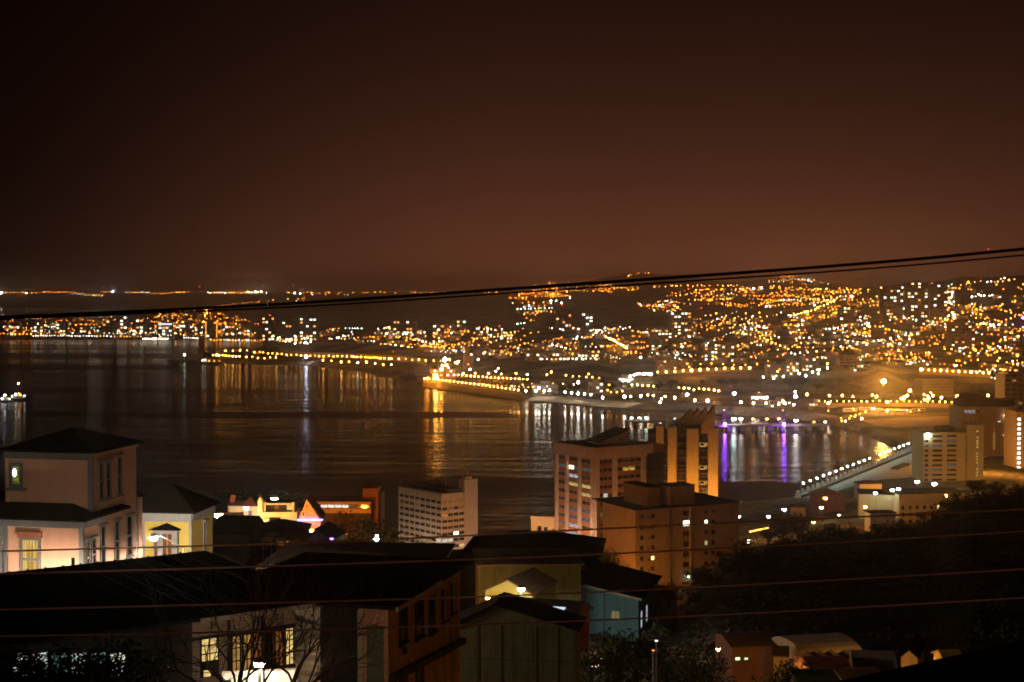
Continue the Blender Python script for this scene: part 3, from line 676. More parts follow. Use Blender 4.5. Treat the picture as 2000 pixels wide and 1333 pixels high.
# lamps that stand near enough to show their shape
def near_lamp(px, py, D, c, s, r=.2, label=None, h=7.0, arm=0.0, adir=(1, 0), group='street lamps of the near streets', lens_down=False, cat='street lamp', zg=None, hh=None):
    if 'hidden' in label: s *= 3.2
    p = P(px, py, D); x, y = p.x + adir[0] * arm, p.y + adir[1] * arm
    g = landxy(x, y) if zg is None else zg
    h = p.z - g
    if hh: h = hh
    elif h < 1.2: h = 1.2; g = p.z - h
    t = thing('street_lamp', label, cat, (x, y, g), 0, group); pm = pole_mat()
    a = MB(); a.tube([(0, 0, -1.2), (0, 0, h * .5), (0, 0, h * (.86 if arm else 1) - r * .8)], [.10, .08, .06], pm, 6); a.build('pole', t)
    ex, ey = -adir[0] * arm, -adir[1] * arm
    if arm:
        a = MB(); a.tube([(0, 0, h * .86 - r), (ex * .35, ey * .35, h - r * 1.5 + .05), (ex * .8, ey * .8, h + r * .55), (ex, ey, h + r * .55)], [.055, .05, .045, .045], pm, 6); a.build('arm', t)
    a = MB(); n = 10
    for (z0, r0, z1, r1) in ((h + r * .25, r * 1.25, h + r * .95, r * .6),):
        a.tube([(ex, ey, z0), (ex, ey, z1)], [r0, r1], pm, n)
    a.build('lamp_hood', t)
    a = MB(); a.ball((ex, ey, h), r, lampmat(c, s), 1.0, 1.0, .8, 2); a.build('lens', t, smooth=True)
    return t
# materials that several things share
mat('aluminium_frame', (.30, .29, .27), .5)
emi('amber_glow', (1, .52, .13), .45, ((2, 2, 2), .3))
mat('bark', (.07, .055, .04), .95, .3, 4, bump=.4)
mat('beige_concrete', (.56, .46, .28), .9, .1, .5, stain=.3)
mat('brown_frame', (.16, .11, .08), .7)
mat('brown_plaster', (.24, .12, .07), .9, .2, 1.4)
mat('brown_sheet_roof', (.16, .10, .06), .8, .3, 1.5, wave=('Y', 2.5))
emi('cold_office', (.72, .86, 1), .8, ((1.1, 1.1, 1.1), .05))
emi('cold_office_dim', (.6, .75, 1), .12, ((.9, .9, .9), .1))
mat('cream_plaster', (.62, .52, .33), .9, .15, 1.2, stain=.4)
emi('faint_window', (1, .6, .25), .10)
emi('gold_office', (1, .85, .3), .8, ((1.2, 1.2, 1.2), .05))
mat('grey_render', (.30, .25, .2), .9, .12, .5)
mat('leaf_green', (.03, .042, .016), .8, .4, 3)
mat('maroon_wall', (.20, .06, .04), .85, .25, 1.5)
emi('olive_window', (.8, .8, .4), .5)
emi('orange_dim_glow', (1, .32, .05), .4, ((1.2, 1.2, 1.2), .1))
mat('orange_render', (.48, .33, .19), .9, .12, .5)
emi('shelf_glow', (.55, .8, .7), .4, ((6, 6, 6), .05))
emi('stair_window_glow', (1, .68, .16), 1.1)
mat('white_plaster', (.66, .58, .48), .9, .12, 1.2, stain=.5)
emi('white_window', (1, .95, .75), 5)
emi('yellow_window', (1, .78, .2), 3.0)
# ------------------------------------------------------------------ the near houses
PINK = lambda: mat('pink_render', (.62, .40, .33), .9, .12, .8, bump=.15, stain=.12)
YELL = lambda: mat('yellow_board', (.66, .53, .12), .85, .10, .9, wave=('Z', 3.2), stain=.2)
TRIM = lambda: mat('slate_blue_trim', (.17, .20, .25), .7, .15, 3)
ROOF = lambda: mat('dark_sheet_roof', (.014, .012, .011), .9, .3, 1.2, bump=.1, spec=.0)
RED = lambda: mat('red_clay_roof', (.26, .075, .04), .85, .3, 2.2, bump=.3)
OFFW = lambda: mat('off_white_wall', (.55, .50, .44), .9, .15, 1.2, bump=.1, stain=.4)
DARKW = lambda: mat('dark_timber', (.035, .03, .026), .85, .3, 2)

def pane_warm(): return emi('curtain_glow', (1, .62, .16), .95, ((9, 9, .35), .35))
def pane_room(): return emi('room_glow', (1, .70, .24), 1.0, ((2.2, 2.2, 1.6), .55))
def pane_dim(): return emi('dim_amber_glow', (1, .34, .08), .22, ((3, 3, 1.5), .4))
def pane_cool(): return emi('cool_glow', (.80, 1, .9), .95, ((2, 2, 2), .4))
def pane_white(): return emi('white_room_glow', (1, .93, .75), 1.25, ((1.5, 1.5, 1.5), .45))

def pink_house():
    g = glass(); tr = TRIM(); pk = PINK()
    z0 = 80.0
    fr = fr_right(8, 161, 93.0, -12, z0, depth=3.2, py=1080)               # low front wing
    t = place(fr, 'pink_house', 'pink rendered house with a square tower and slate blue trim, washed by a lamp below', 'house')
    H = fr.zt(161, 1030)
    fr2 = Fr(fr.O - fr.u * 9, fr.yaw, fr.W + 9, fr.Dp, z0)                   # the wing runs on beyond the frame
    a = MB(); a.box(-9, fr.W, 0, fr.Dp + 1.4, -2, H, pk); a.build('front_wing', t)
    # tower behind it, flush with the right side
    tw = fr.sf(178, 950); th = fr.zt(161, 1030) + 0
    C = fr.O + fr.u * fr.W + fr.v * 1.3
    tz = CAMH + ray(183, 886).z * C.y - z0
    x0 = solve(C, -fr.u, 12, 886); x0 = fr.W - x0; y0 = 1.3; y1 = y0 + 6.1
    a = MB(); a.box(x0, fr.W - .004, y0 + .004, y1, -2, tz, pk); a.build('tower', t)
    # long lower range behind the tower
    L2 = fr.sr(279, 1000); rz = CAMH + ray(279, 962).z * (C.y + L2 - 1.3) - z0
    a = MB(); a.box(fr.W - 4, fr.W - .03, y1, L2, -2, rz - .2, pk); a.build('rear_wing', t)
    a = MB(); a.prism([(fr.W - 4.3, rz - .2), (fr.W + .15, rz - .2), (fr.W - 2, rz + .7)], 'y', y1 + .01, L2 + .2, ROOF()); a.build('rear_roof', t)
    # roofs
    roof_hip(t, fr, H + .38, 1.35, ROOF(), x0=-9.4, x1=fr.W + .45, y0=-.5, y1=fr.Dp + 2.5, name='front_roof')
    fw = Fr(fr.O, fr.yaw, fr.W - x0, y1 - y0, z0)
    r = roof_hip(t, fw, 0, 1.25, ROOF(), over=.4, name='tower_roof'); r.location = (x0, y0, tz + .02)
    # trim: eave boards, corner boards
    a = MB(); a.box(-9.2, fr.W + .25, -.28, -.003, H - .05, H + .37, tr); a.build('eave_board', t)
    a = MB(); a.box(fr.W + .003, fr.W + .27, 0, fr.Dp - 1.0, H - .04, H + .37, tr); a.build('eave_board', t)
    a = MB(); a.box(x0 - .1, fr.W + .1, y0 - .14, y0, tz - .42, tz, tr); a.build('eave_board', t)
    a = MB(); a.box(fr.W, fr.W + .13, y0, y1 + .1, tz - .2, tz + .01, OFFW()); a.build('eave_board', t)
    for s in (fr.sf(159, 1080) - .02, fr.sf(12, 1080), fr.sf(2, 1080)):
        a = MB(); a.box(s - .12, s + .13, -.07, -.002, -2, H - .05, tr); a.build('corner_board', t)
    a = MB(); a.box(fr.W - .12, fr.W + .06, -.065, .16, -2, H - .06, tr); a.build('corner_board', t)
    a = MB(); a.box(fr.W - .27, fr.W + .05, y0 - .05, y0 + .12, H + .4, tz - .43, tr); a.build('corner_board', t)
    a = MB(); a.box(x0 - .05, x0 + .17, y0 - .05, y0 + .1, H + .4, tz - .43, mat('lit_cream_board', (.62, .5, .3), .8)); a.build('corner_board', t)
    # front window: curtain glow, blue surround with a head board
    s0, s1 = fr.sf(40, 1090), fr.sf(80, 1090); b, tp = fr.zt(60, 1136), fr.zt(60, 1050)
    w = window(t, fr, 'f', s0, b, s1 - s0, tp - b, tr, pane_warm(), 1, 2, .17, .09)
    a = MB(); a.box(-.1, s1 - s0 + .12, -.2, -.01, tp - b + .002, tp - b + .38, mat('rose_board', (.38, .16, .12), .8)); a.build('head_board', w)
    # tower window with the lamp and plants behind the pane
    s0 = solve(C, -fr.u, 19, 930); s1 = solve(C, -fr.u, 45, 930); b, tp = CAMH + ray(30, 957).z * C.y - z0, CAMH + ray(30, 908).z * C.y - z0
    fw0 = Fr(fr.O + fr.v * y0, fr.yaw, fr.W, 5, z0)
    w = window(t, fr, 'f', fr.W - s0, b, s0 - s1, tp - b, tr, emi('leafy_room_glow', (.62, .55, .07), .35, ((5, 5, 5), .1)), 1, 1, .22, .09); w.location.y = y0
    a = MB(); a.ball(((s0 - s1) * .40, -.06, (tp - b) * .60), .17, lampmat('b', 9), .7, .35, 1.5, 2); a.build('hanging_lamp', w)
    # right side: six tall sashes, two rows
    pm = g; tt = mat('weathered_frame', (.30, .27, .25), .8)
    for (pa, pb, ya, yb) in ((192, 201, 903, 977), (206, 215.5, 899, 973), (228, 237, 891, 966), (167, 174, 1056, 1124), (178, 187, 1050, 1117), (195, 206, 1026, 1111), (223, 233, 1016, 1098), (246, 258, 1006, 1087)):
        d0, d1 = fr.sr(pa, ya + 30), fr.sr(pb, ya + 30); dm = C.y + (d0 + d1) / 2 * fr.v.y - 1.3 * fr.v.y
        zb, zt = CAMH + ray(pa, yb).z * dm - z0, CAMH + ray(pa, ya).z * dm - z0
        w = window(t, fr, 'r', d0, zb, d1 - d0, zt - zb, tr, pm, 1, 2, .13, .07)
        a = MB(); a.box(-.12, d1 - d0 + .12, -.2, -.01, zt - zb + .003, zt - zb + .1, tr); a.build('hood', w)
    a = MB(); a.box(fr.W - .02, fr.W + .10, y1 - .1, y1 + .05, -2, rz, tr); a.build('drain_pipe', t)
    # dark awning over the basement stair
    a = MB(); d0, d1 = fr.sr(205, 1130), fr.sr(277, 1100); zq = fr.zt(240, 1118, 'r')
    a.prism([(d0, zq - .8), (d1, zq - .25), (d1, zq - .1), (d0, zq - .65)], 'x', fr.W + .01, fr.W + .5, tr); a.build('awning', t)
    # vent pipe and stub chimney in front of the house
    p = P(143, 1150, 84); q = P(143, 1090, 84)
    a = MB(); a.tube([(0, 0, -1.5), (0, 0, q.z - p.z)], [.1, .1], ROOF(), 8)
    tag(a.build('flue_pipe', None, p), 'black flue pipe standing before the pink wall', 'flue pipe')
    return t

def yellow_house():
    tr = mat('pale_blue_trim', (.30, .32, .36), .75, .12, 3); ye = YELL()
    z0 = 79.0
    fr = fr_right(281, 372, 117, -8, z0, px3=415, py=1060)
    t = place(fr, 'yellow_house', 'yellow boarded house with grey blue trim and a shallow bay window', 'house')
    H = fr.zt(372, 1019)
    walls(t, fr, H, ye)
    a = MB(); a.box(-.1, fr.W + .15, -.22, -.003, H - .02, H + .62, tr); a.build('frieze_board', t)
    a = MB(); a.box(fr.W + .003, fr.W + .2, -.002, fr.Dp + .1, H - .02, H + .62, tr); a.build('frieze_board', t)
    roof_hip(t, fr, H + .64, fr.zt(297, 956) - H - .5, ROOF(), x0=-7, x1=fr.W + .5, y0=-.45, y1=fr.Dp + .5)
    a = MB(); a.box(-6.5, -.001, .4, fr.Dp, -2, H + .6, ye); a.build('left_range', t)
    for s in (.0, fr.W): 
        a = MB(); a.box(s - .1, s + .1, -.05, -.001, -3, H - .03, tr); a.build('corner_board', t)
    # shallow bay with a peaked hood
    s0, s1 = fr.sf(303, 1060), fr.sf(350, 1060); zb, zt = fr.zt(320, 1095), fr.zt(320, 1034)
    b = MB(); b.box(s0, s1, -.45, .002, zb - 2.6, zt, tr); bay = b.build('bay', t)
    fb = Fr(fr.O, fr.yaw, fr.W, fr.Dp, z0)
    for pa, pb in ((304, 314), (320, 342)):
        a0, a1 = fr.sf(pa, 1060), fr.sf(pb, 1060)
        w = window(t, fr, 'f', a0, fr.zt(320, 1092), a1 - a0, fr.zt(320, 1039) - fr.zt(320, 1092), tr, emi('amber_blind_glow', (1, .30, .05), .30, ((.6, .6, 2.5), .6)), 1 if pb < 330 else 2, 2, .09, .05); w.location.y = -.46
    for pa, pb in ((304.5, 315), (318, 331), (333.5, 347)):
        a0, a1 = fr.sf(pa, 1060), fr.sf(pb, 1060)
        a = MB(); a.box(a0, a1, -.47, -.44, zb - 2.4, zb - .1, ye); a.build('bay_panel', bay)
    a = MB(); sm = (s0 + s1) / 2
    a.poly([(s0 - .25, -.7, zt), (s1 + .25, -.7, zt), (sm, -.02, zt + .5)], ROOF()); a.poly([(s0 - .25, -.7, zt), (sm, -.02, zt + .5), (s0 - .25, -.01, zt)], ROOF()); a.poly([(s1 + .25, -.7, zt), (s1 + .25, -.01, zt), (sm, -.02, zt + .5)], ROOF())
    a.poly([(s0 - .25, -.7, zt), (s0 - .25, -.01, zt), (s1 + .25, -.01, zt), (s1 + .25, -.7, zt)], ROOF()); a.build('bay_hood', bay)
    d0, d1 = fr.sr(397, 1050), fr.sr(402, 1050)
    w = window(t, fr, 'r', d0, fr.zt(400, 1076, 'r'), max(.7, d1 - d0), fr.zt(400, 1018, 'r') - fr.zt(400, 1076, 'r'), tr, glass(), 1, 2, .12, .06)
    a = MB(); a.box(-.15, .95, -.22, -.01, fr.zt(400, 1018, 'r') - fr.zt(400, 1076, 'r') + .003, fr.zt(400, 1018, 'r') - fr.zt(400, 1076, 'r') + .14, tr); a.build('hood', w)
    a = MB(); e = fr.Dp; z1 = fr.zt(374, 1113, 'f'); z2 = fr.zt(412, 1095, 'r')
    a.prism([(0, z1 - .35), (e, z2 - .35), (e, z2), (0, z1)], 'x', fr.W + .005, fr.W + .55, tr); a.build('stair_rail', t)
    # chimney pots of a house behind
    near_lamp(300, 1050, 106, 'w', 1700, .27, 'arched street lamp with a glowing oval head before the yellow house', arm=2.05, adir=(1, .1))

def long_house():
    """the dark roofed building across the bottom left: a yawed wing and a gabled wing"""
    wl = mat('brown_board_wall', (.34, .24, .17), .9, .18, 1.4, wave=('Z', 2.5), stain=.4)
    wr = mat('rust_plaster', (.46, .24, .14), .9, .2, 1.3, bump=.15, stain=.5)
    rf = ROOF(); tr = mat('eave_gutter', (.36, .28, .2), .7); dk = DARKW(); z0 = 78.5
    # wing A, yawed: left end nearer to the camera
    fa = fr_left(375, 577, 60.4, 36.5, z0, 10.5, py=1200)
    t = place(fa, 'dark_roofed_house', 'long low house with a black sheet roof and lit kitchen windows, across the near street', 'house')
    HA = CAMH + ray(577, 1176).z * (fa.O + fa.u * fa.W).y - z0
    walls(t, fa, HA - .12, wl, 'left_wing')
    ext = 16.0
    a = MB(); rz = .45
    a.prism([(-.75, HA - .1), (-.75, HA + .04), (fa.Dp + .6, HA + .04 + rz), (fa.Dp + .6, HA - .1 + rz)], 'x', -ext, fa.W + 1.2, rf); ro = a.build('left_roof', t)
    for i in range(26):
        x = -ext + .3 + i * (ext + fa.W) / 25.5
        b = MB(); b.prism([(-.75, HA + .04), (-.75, HA + .09), (fa.Dp + .6, HA + .09 + rz), (fa.Dp + .6, HA + .04 + rz)], 'x', x - .03, x + .03, rf); b.build('roof_seam', ro)
    a = MB(); a.box(0, fa.W + .9, -.84, -.755, HA - .16, HA + .03, tr); a.build('gutter', t)
    # unlit end left of the facade: setback and dark paint put in for shade
    a = MB(); a.box(-ext, -.01, 2.6, fa.Dp, -3, HA - .12, dk); a.build('shaded_end_wall', t)
    for s in (fa.sf(447, 1220), fa.sf(512, 1220)):
        a = MB(); a.box(s - .07, s + .07, -.04, -.001, -3, HA - .13, dk); a.build('wall_batten', t)
    a = MB(); s = fa.sf(447, 1230); a.box(.0, fa.W, -.05, -.001, fa.zt(440, 1243) + .0, fa.zt(440, 1243) + .12, dk); a.build('wall_batten', t)
    # lit windows
    s0, s1 = fa.sf(391, 1280), fa.sf(427, 1280); zb, zt = fa.zt(410, 1322), fa.zt(410, 1244)
    h = zt - zb
    w = window(t, fa, 'f', s0, zb + h * .38, s1 - s0, h * .62, dk, pane_room(), 2, 3, .05, .06, sill=False)
    a = MB(); a.box(0, s1 - s0, -.05, -.004, -h * .38, -.004, mat('dark_panel', (.03, .03, .03), .5)); a.build('lower_sash', w)
    a = MB(); a.box(.12, .42, -.06, -.052, -h * .36, -h * .2, pane_room()); a.build('pane', w)
    s0, s1 = fa.sf(450, 1280), fa.sf(575, 1280); zb, zt = fa.zt(560, 1300), fa.zt(560, 1226); n = 6; ww = (s1 - s0) / n
    pan = [emi('amber_glow', (1, .52, .13), .45, ((2, 2, 2), .3)), emi('amber_glow', None, 0), pane_dim(), glass(), pane_dim(), pane_room()]
    for i in range(n):
        window(t, fa, 'f', s0 + i * ww + .03, zb, ww - .06, zt - zb, dk, pan[i], 2, 3, .05, .06)
    # wing B, frontal, its right side running away to the right
    fb = fr_right(604, 758, 62.5, -14.7, z0, px3=899, py=1180)
    HB = CAMH + ray(758, 1182).z * 62.5 - z0
    wb = place(fb, 'rust_walled_house', 'flat roofed house with rust plaster and tall dark sashes, right of the kitchen windows', 'house')
    sp, sm_ = fb.sf(705, 1250), fb.sf(715, 1250)
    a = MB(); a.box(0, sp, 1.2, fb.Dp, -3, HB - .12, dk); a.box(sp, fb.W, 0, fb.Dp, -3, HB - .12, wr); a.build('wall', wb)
    a = MB(); a.box(-.5, fb.W + .5, -.5, fb.Dp + .4, HB - .1, HB + .06, rf); a.box(-4.6, -.505, 2.2, fb.Dp + .4, HB - .1, HB + .06, rf); a.build('roof', wb)
    a = MB(); a.box(fb.W + .505, fb.W + .6, -.5, fb.Dp * .55, HB - .16, HB + .03, tr); a.build('gutter', wb)
    a = MB(); a.box(sp - .12, sp + .12, -.08, -.002, -3, HB - .13, tr); a.build('post', wb)
    a = MB(); a.box(sp + .25, fb.W - .2, -.04, -.002, -3, HB - .9, mat('green_panel', (.10, .11, .075), .85, .2, 2)); a.build('wall_panel', wb)
    fb2 = Fr(fb.O, fb.yaw, fb.W, fb.Dp, z0)
    for pa, pb, ya, yb in ((779, 794, 1188, 1261), (810, 826, 1178, 1251), (837, 851, 1168, 1240), (862, 872, 1154, 1216), (880, 888, 1142, 1200), (779, 794, 1322, 1420), (811, 826, 1310, 1400)):
        d0, d1 = fb.sr(pa, 1220), fb.sr(pb, 1220)
        zb, zt = fb.zt(pa, yb, 'r'), fb.zt(pa, ya, 'r')
        w = window(wb, fb, 'r', d0, zb, d1 - d0, zt - zb, dk, glass(), 1, 2, .09, .07)
    d0, d1 = 0.0, fb.Dp
    za, ze = fb.zt(760, 1318, 'r'), fb.zt(850, 1271, 'r')
    a = MB(); a.prism([(0, za - .28), (fb.Dp, za + (ze - za) * fb.Dp / fb.sr(850, 1271) - .28), (fb.Dp, za + (ze - za) * fb.Dp / fb.sr(850, 1271)), (0, za)], 'x', fb.W + .003, fb.W + .3, dk); a.build('string_course', wb)
    a = MB(); c = fb.sr(788, 1271); a.tube([(fb.W + .01, c, fb.zt(788, 1271, 'r')), (fb.W + .12, c, fb.zt(788, 1271, 'r'))], [.17, .17], dk, 10); a.build('round_vent', wb)
    for k in range(3):
        d = fb.Dp * (.62 + .13 * k)
        a = MB(); a.box(fb.W + .003, fb.W + .12, d - .06, d + .06, -3, HB - .13, tr); a.build('wall_batten', wb)
    # the cool lit window at the left, seen through leaves
    fa0 = fa
    for i, c in enumerate((0, 1, 2, 1, 2, 0)):
        pm = (pane_white(), pane_cool(), emi('sea_green_glow', (.35, .8, .7), .6, ((2, 2, 2), .2)))[c]
        f5 = Fr(fa.O + fa.v * 2.6, fa.yaw, fa.W, 5, z0)
        x = f5.sf(22 + 38 * i, 1295); x2 = f5.sf(56 + 38 * i, 1295); zb, zt = f5.zt(60 + 38 * i, 1322), f5.zt(60 + 38 * i, 1270)
        w = window(t, fa, 'f', x, zb, x2 - x, zt - zb, dk, pm, 2, 2, .05, .05); w.location.y = 2.58
    return fa, fb

def wires():
    m = mat('black_cable', (.02, .018, .016), .7); w = mat('dull_wire', (.75, .66, .52), .7)
    def hang(pts, D, r, m, label, ext=900):
        a = MB(); (x0, y0), (x1, y1) = pts[0], pts[-1]; full = []
        sl0 = (pts[1][1] - y0) / (pts[1][0] - x0); sl1 = (y1 - pts[-2][1]) / (x1 - pts[-2][0])
        full = [(x0 - ext, y0 - sl0 * ext)] + pts + [(x1 + ext, y1 + sl1 * ext * 1.1)]
        P3 = []
        for i in range(48):
            x = full[0][0] + (full[-1][0] - full[0][0]) * i / 47
            ys = sum(smooth(x + dx, full) for dx in (-160, -80, 0, 80, 160)) / 5
            P3.append(P(x, ys, D))
        a.tube(P3, r, m, 5)
        return tag(a.build('power_line'), label, 'power line', 'wires strung across the view')
    def smooth(x, pts): return interp(x, pts) if pts[0][0] <= x <= pts[-1][0] else (pts[0][1] + (pts[1][1] - pts[0][1]) / (pts[1][0] - pts[0][0]) * (x - pts[0][0]) if x < pts[0][0] else pts[-1][1] + (pts[-1][1] - pts[-2][1]) / (pts[-1][0] - pts[-2][0]) * (x - pts[-1][0]))
    hang([(0, 620), (300, 607), (600, 592), (900, 571), (1350, 540), (1700, 515), (2000, 487)], 16, .017, m, 'thick black cable crossing above the hills, upper of the pair')
    hang([(0, 624), (300, 611), (600, 600), (900, 579), (1350, 549), (1700, 526), (2000, 499)], 16.4, .010, m, 'thin black cable just under the thick one above the hills')
    hang([(0, 1077), (380, 1067), (660, 1059), (1215, 1031), (2000, 995)], 15.0,   .0095, w, 'topmost of the four dull brown wires over the near roofs')
    hang([(0, 1121), (380, 1111), (960, 1092), (1400, 1073), (2000, 1038)], 15.2,   .0095, w, 'second dull brown wire from the top over the near roofs')
    hang([(0, 1191), (380, 1182), (960, 1166), (1400, 1146), (2000, 1112)], 15.4,   .0095, w, 'third dull brown wire from the top over the near roofs')
    hang([(0, 1243), (380, 1237), (960, 1220), (1400, 1202), (2000, 1168)], 15.6,   .0095, w, 'lowest of the four dull brown wires over the near roofs')

def simple_house(name, label, fr, H, wm, rm, rise, along='v', apex=.5, wins=(), over=.3, fm=None, hip=False, group=None, cat='house', verge=None):
    t = place(fr, name, label, cat, group)
    walls(t, fr, H, wm, gable=None if (hip or along == 'u') else rise, apex=apex)
    if along == 'u' and not hip:
        a = MB()
        for x in (0, fr.W - .15): a.prism([(0, H), (fr.Dp, H), (fr.Dp * apex, H + rise)], 'x', x, x + .15, wm)
        a.build('gable', t)
    if hip: roof_hip(t, fr, H, rise, rm, over)
    else: roof_gable(t, fr, H + .01, rise, rm, along, over, apex=apex)
    if verge:
        a = MB(); x1, xm = fr.W + over, fr.W * apex
        for xa, xb in ((-over, xm), (xm, x1)):
            za, zb = (H - over * rise / xm, H + rise) if xa < 0 else (H + rise, H - over * rise / (fr.W - xm))
            a = MB(); a.prism([(xa, za - .12), (xb, zb - .12), (xb, zb + .14), (xa, za + .14)], 'y', -over - .05, -over - .003, verge); a.build('verge_board', t)
    for w in wins:
        face, s, z, ww, hh, pm = w[:6]
        window(t, fr, face, s, z, ww, hh, fm or TRIM(), pm, *(w[6:] if len(w) > 6 else (2, 2)))
    return t

def near_right_houses():
    g = glass(); dk = DARKW()
    olive = mat('olive_sheet_wall', (.13, .135, .075), .85, .35, .7, wave=('X', 2.6), stain=.8)
    teal = mat('teal_sheet_wall', (.12, .27, .33), .8, .12, 1.0, wave=('X', 2.4), stain=.35)
    cream = mat('cream_plaster', (.62, .52, .33), .9, .15, 1.2, stain=.4)
    lime = mat('green_lit_wall', (.45, .48, .14), .85, .15, 1.5)  # yellow-green light on this wall is put into its colour
    brn = mat('brown_sheet_roof', (.16, .10, .06), .8, .3, 1.5, wave=('Y', 2.5))
    # olive shed-like house in front
    fr = fr_right(884, 1122, 92, -9, 70.0, depth=3, py=1250); H = fr.zt(1122, 1229); ap = (fr.sf(968, 1200)) / fr.W
    t = simple_house('olive_house', 'olive sheet clad house with a stained gable wall in shade', fr, H, olive, ROOF(), fr.zt(968, 1181) - H, 'v', ap, over=.35)
    for px in (935, 980, 1048, 1090):
        s = fr.sf(px, 1260); a = MB(); a.box(s - .035, s + .035, -.03, -.001, -3, H + .1, mat('olive_batten', (.07, .072, .045), .9)); a.build('wall_batten', t)
    z = fr.zt(1000, 1290); a = MB(); a.box(.02, fr.W - .02, -.045, -.002, z, z + .06, mat('olive_batten', (.07, .072, .045), .9)); a.build('wall_batten', t)
    # dark gable house between olive and blue
    fr = fr_right(1000, 1118, 116, -18, 68.0, depth=5, py=1200); H = fr.zt(1118, 1214)
    t = simple_house('rust_roofed_house', 'low dark house with a rust brown roof and a glinting skylight', fr, H, mat('maroon_wall', (.20, .06, .04), .85, .25, 1.5), brn, .95, 'u', .5, over=.3)
    a = MB(); s = fr.sf(1082, 1195); a.box(s - .5, s + .5, 1.0, 1.5, H + .62, H + .72, emi('skylight_glint', (.8, .9, 1), .9)); a.build('skylight', t)  # white glint on the glass is drawn as glow
    # blue house
    fr = fr_right(1075, 1247, 166, -15, 60.5, depth=13, py=1180); H = fr.zt(1247, 1169)
    ap = fr.sf(1144, 1150) / fr.W
    wy = emi('pale_window_glow', (.9, .75, .35), .22, ((2, 2, 2), .6)); wo = emi('orange_window_glow', (1, .33, .04), .9)
    s = fr.sf(1194, 1200); zz0 = fr.zt(1200, 1210)
    t = simple_house('blue_house', 'teal blue sheet clad house with a dark gable roof and a pale verge', fr, H, teal, ROOF(), fr.zt(1142, 1143) - H, 'v', ap, [('f', s, zz0, .95, .95, wy, 2, 1), ('f', fr.sf(1133, 1200), fr.zt(1137, 1207), .45, .45, wo, 1, 1)], .4, cream, verge=mat('pale_verge', (.5, .45, .3), .8))
    s = fr.sf(1175, 1200); a = MB(); a.box(s - .35, s + .35, -.5, -.002, -3, H + .5, teal); a.build('shadow_pilaster', t)  # upright box added where a dark shadow crosses the wall
    for d in (1.2, 4.5): window(t, fr, 'r', d, 2.3, 1.0, 1.9, OFFW(), emi('cold_side_glow', (.8, .9, 1), .5), 1, 2)
    # white house right of it
    fr = fr_left(1268, 1302, 184, 8, 58.5, 6, py=1200); H = fr.zt(1285, 1165)
    wv = mat('white_plaster', (.66, .58, .48), .9, .12, 1.2, stain=.5)
    t = simple_house('white_house', 'small stained white house with a red roof beside the blue house', fr, H, wv, RED(), .55, 'u', .5, [('f', fr.sf(1283, 1180), fr.zt(1285, 1185), .45, .75, g, 1, 1)], .2)
    f2 = fr_left(1302, 1322, 183, 8, 58.5, 5, py=1200); H2 = f2.zt(1310, 1172)
    t2 = simple_house('white_annex', 'narrow white annex with a lean red roof, right of the stained white house', f2, H2, wv, RED(), .4, 'u', .8, [('f', f2.sf(1304, 1180), f2.zt(1305, 1186), .4, .7, g, 1, 1)], .15)
    near_lamp(1273, 1151, 176, 'g', 1100, .28, 'greenish white lamp over the white house right of the blue gable')
    # long lit building and the little gable house behind the olive one
    fr = fr_left(937, 1135, 150, 4, 63.5, 9, py=1130); H = fr.zt(937, 1106)
    t = place(fr, 'long_low_house', 'long low house whose end wall glows yellow, behind the olive house', 'house')
    walls(t, fr, H - .02, mat('mossy_wall', (.10, .105, .045), .9, .4, .8, stain=.7))
    roof_hip(t, fr, H, fr.zt(1000, 1096) - fr.zt(937, 1106) + .3, brn, .3)
    a = MB(); a.box(-.012, -.002, 0, fr.Dp, -3, H - .05, cream); a.build('end_wall', t)
    for k in range(4): window(t, fr, 'l', 1.0 + 2.0 * k, 2.0, .9, 1.4, OFFW(), emi('yellow_end_glow', (1, .7, .2), .7), 1, 2)
    for k in range(5): window(t, fr, 'f', .6 + 1.1 * k, 2.2, .8, 1.1, OFFW(), emi('green_room_glow', (.55, .75, .3), .25, ((3, 3, 3), .2)), 2, 2)
    fr = fr_right(948, 1039, 134, -21, 65.0, depth=6.2, py=1150); H = fr.zt(1039, 1161)
    t = simple_house('gable_cottage', 'little green lit cottage with a brown gable roof beside a round lamp', fr, H, lime, brn, fr.zt(990, 1134) - H, 'v', .5, [('f', .5, 1.0, .8, 1.2, emi('shelf_glow', (.55, .8, .7), .4, ((6, 6, 6), .05)), 2, 2), ('f', 1.5, 1.0, .8, 1.2, emi('shelf_glow', None, 0), 2, 2)], .25)
    near_lamp(1018, 1150, 129.5, 'w', 420, .30, 'round white lamp lighting the green lit cottage')
    near_lamp(952, 1168, 131, 'y', 300, .16, 'low hidden lamp at the foot of the yellow end wall', zg=68.5)
    near_lamp(886, 1150, 143, 'y', 1500, .2, 'lamp in the lane left of the yellow end wall')
    # far end lit shed right of it
    fr = fr_left(1136, 1175, 190, 12, 60, 7, py=1110); H = fr.zt(1150, 1108)
    simple_house('lit_shed', 'small shed with an orange lit wall below the brown apartment block', fr, H, cream, ROOF(), .6, 'u', .5, (), .2)
    near_lamp(1140, 1125, 180, 'o', 500, .2, 'orange lamp hidden beside the small lit shed')

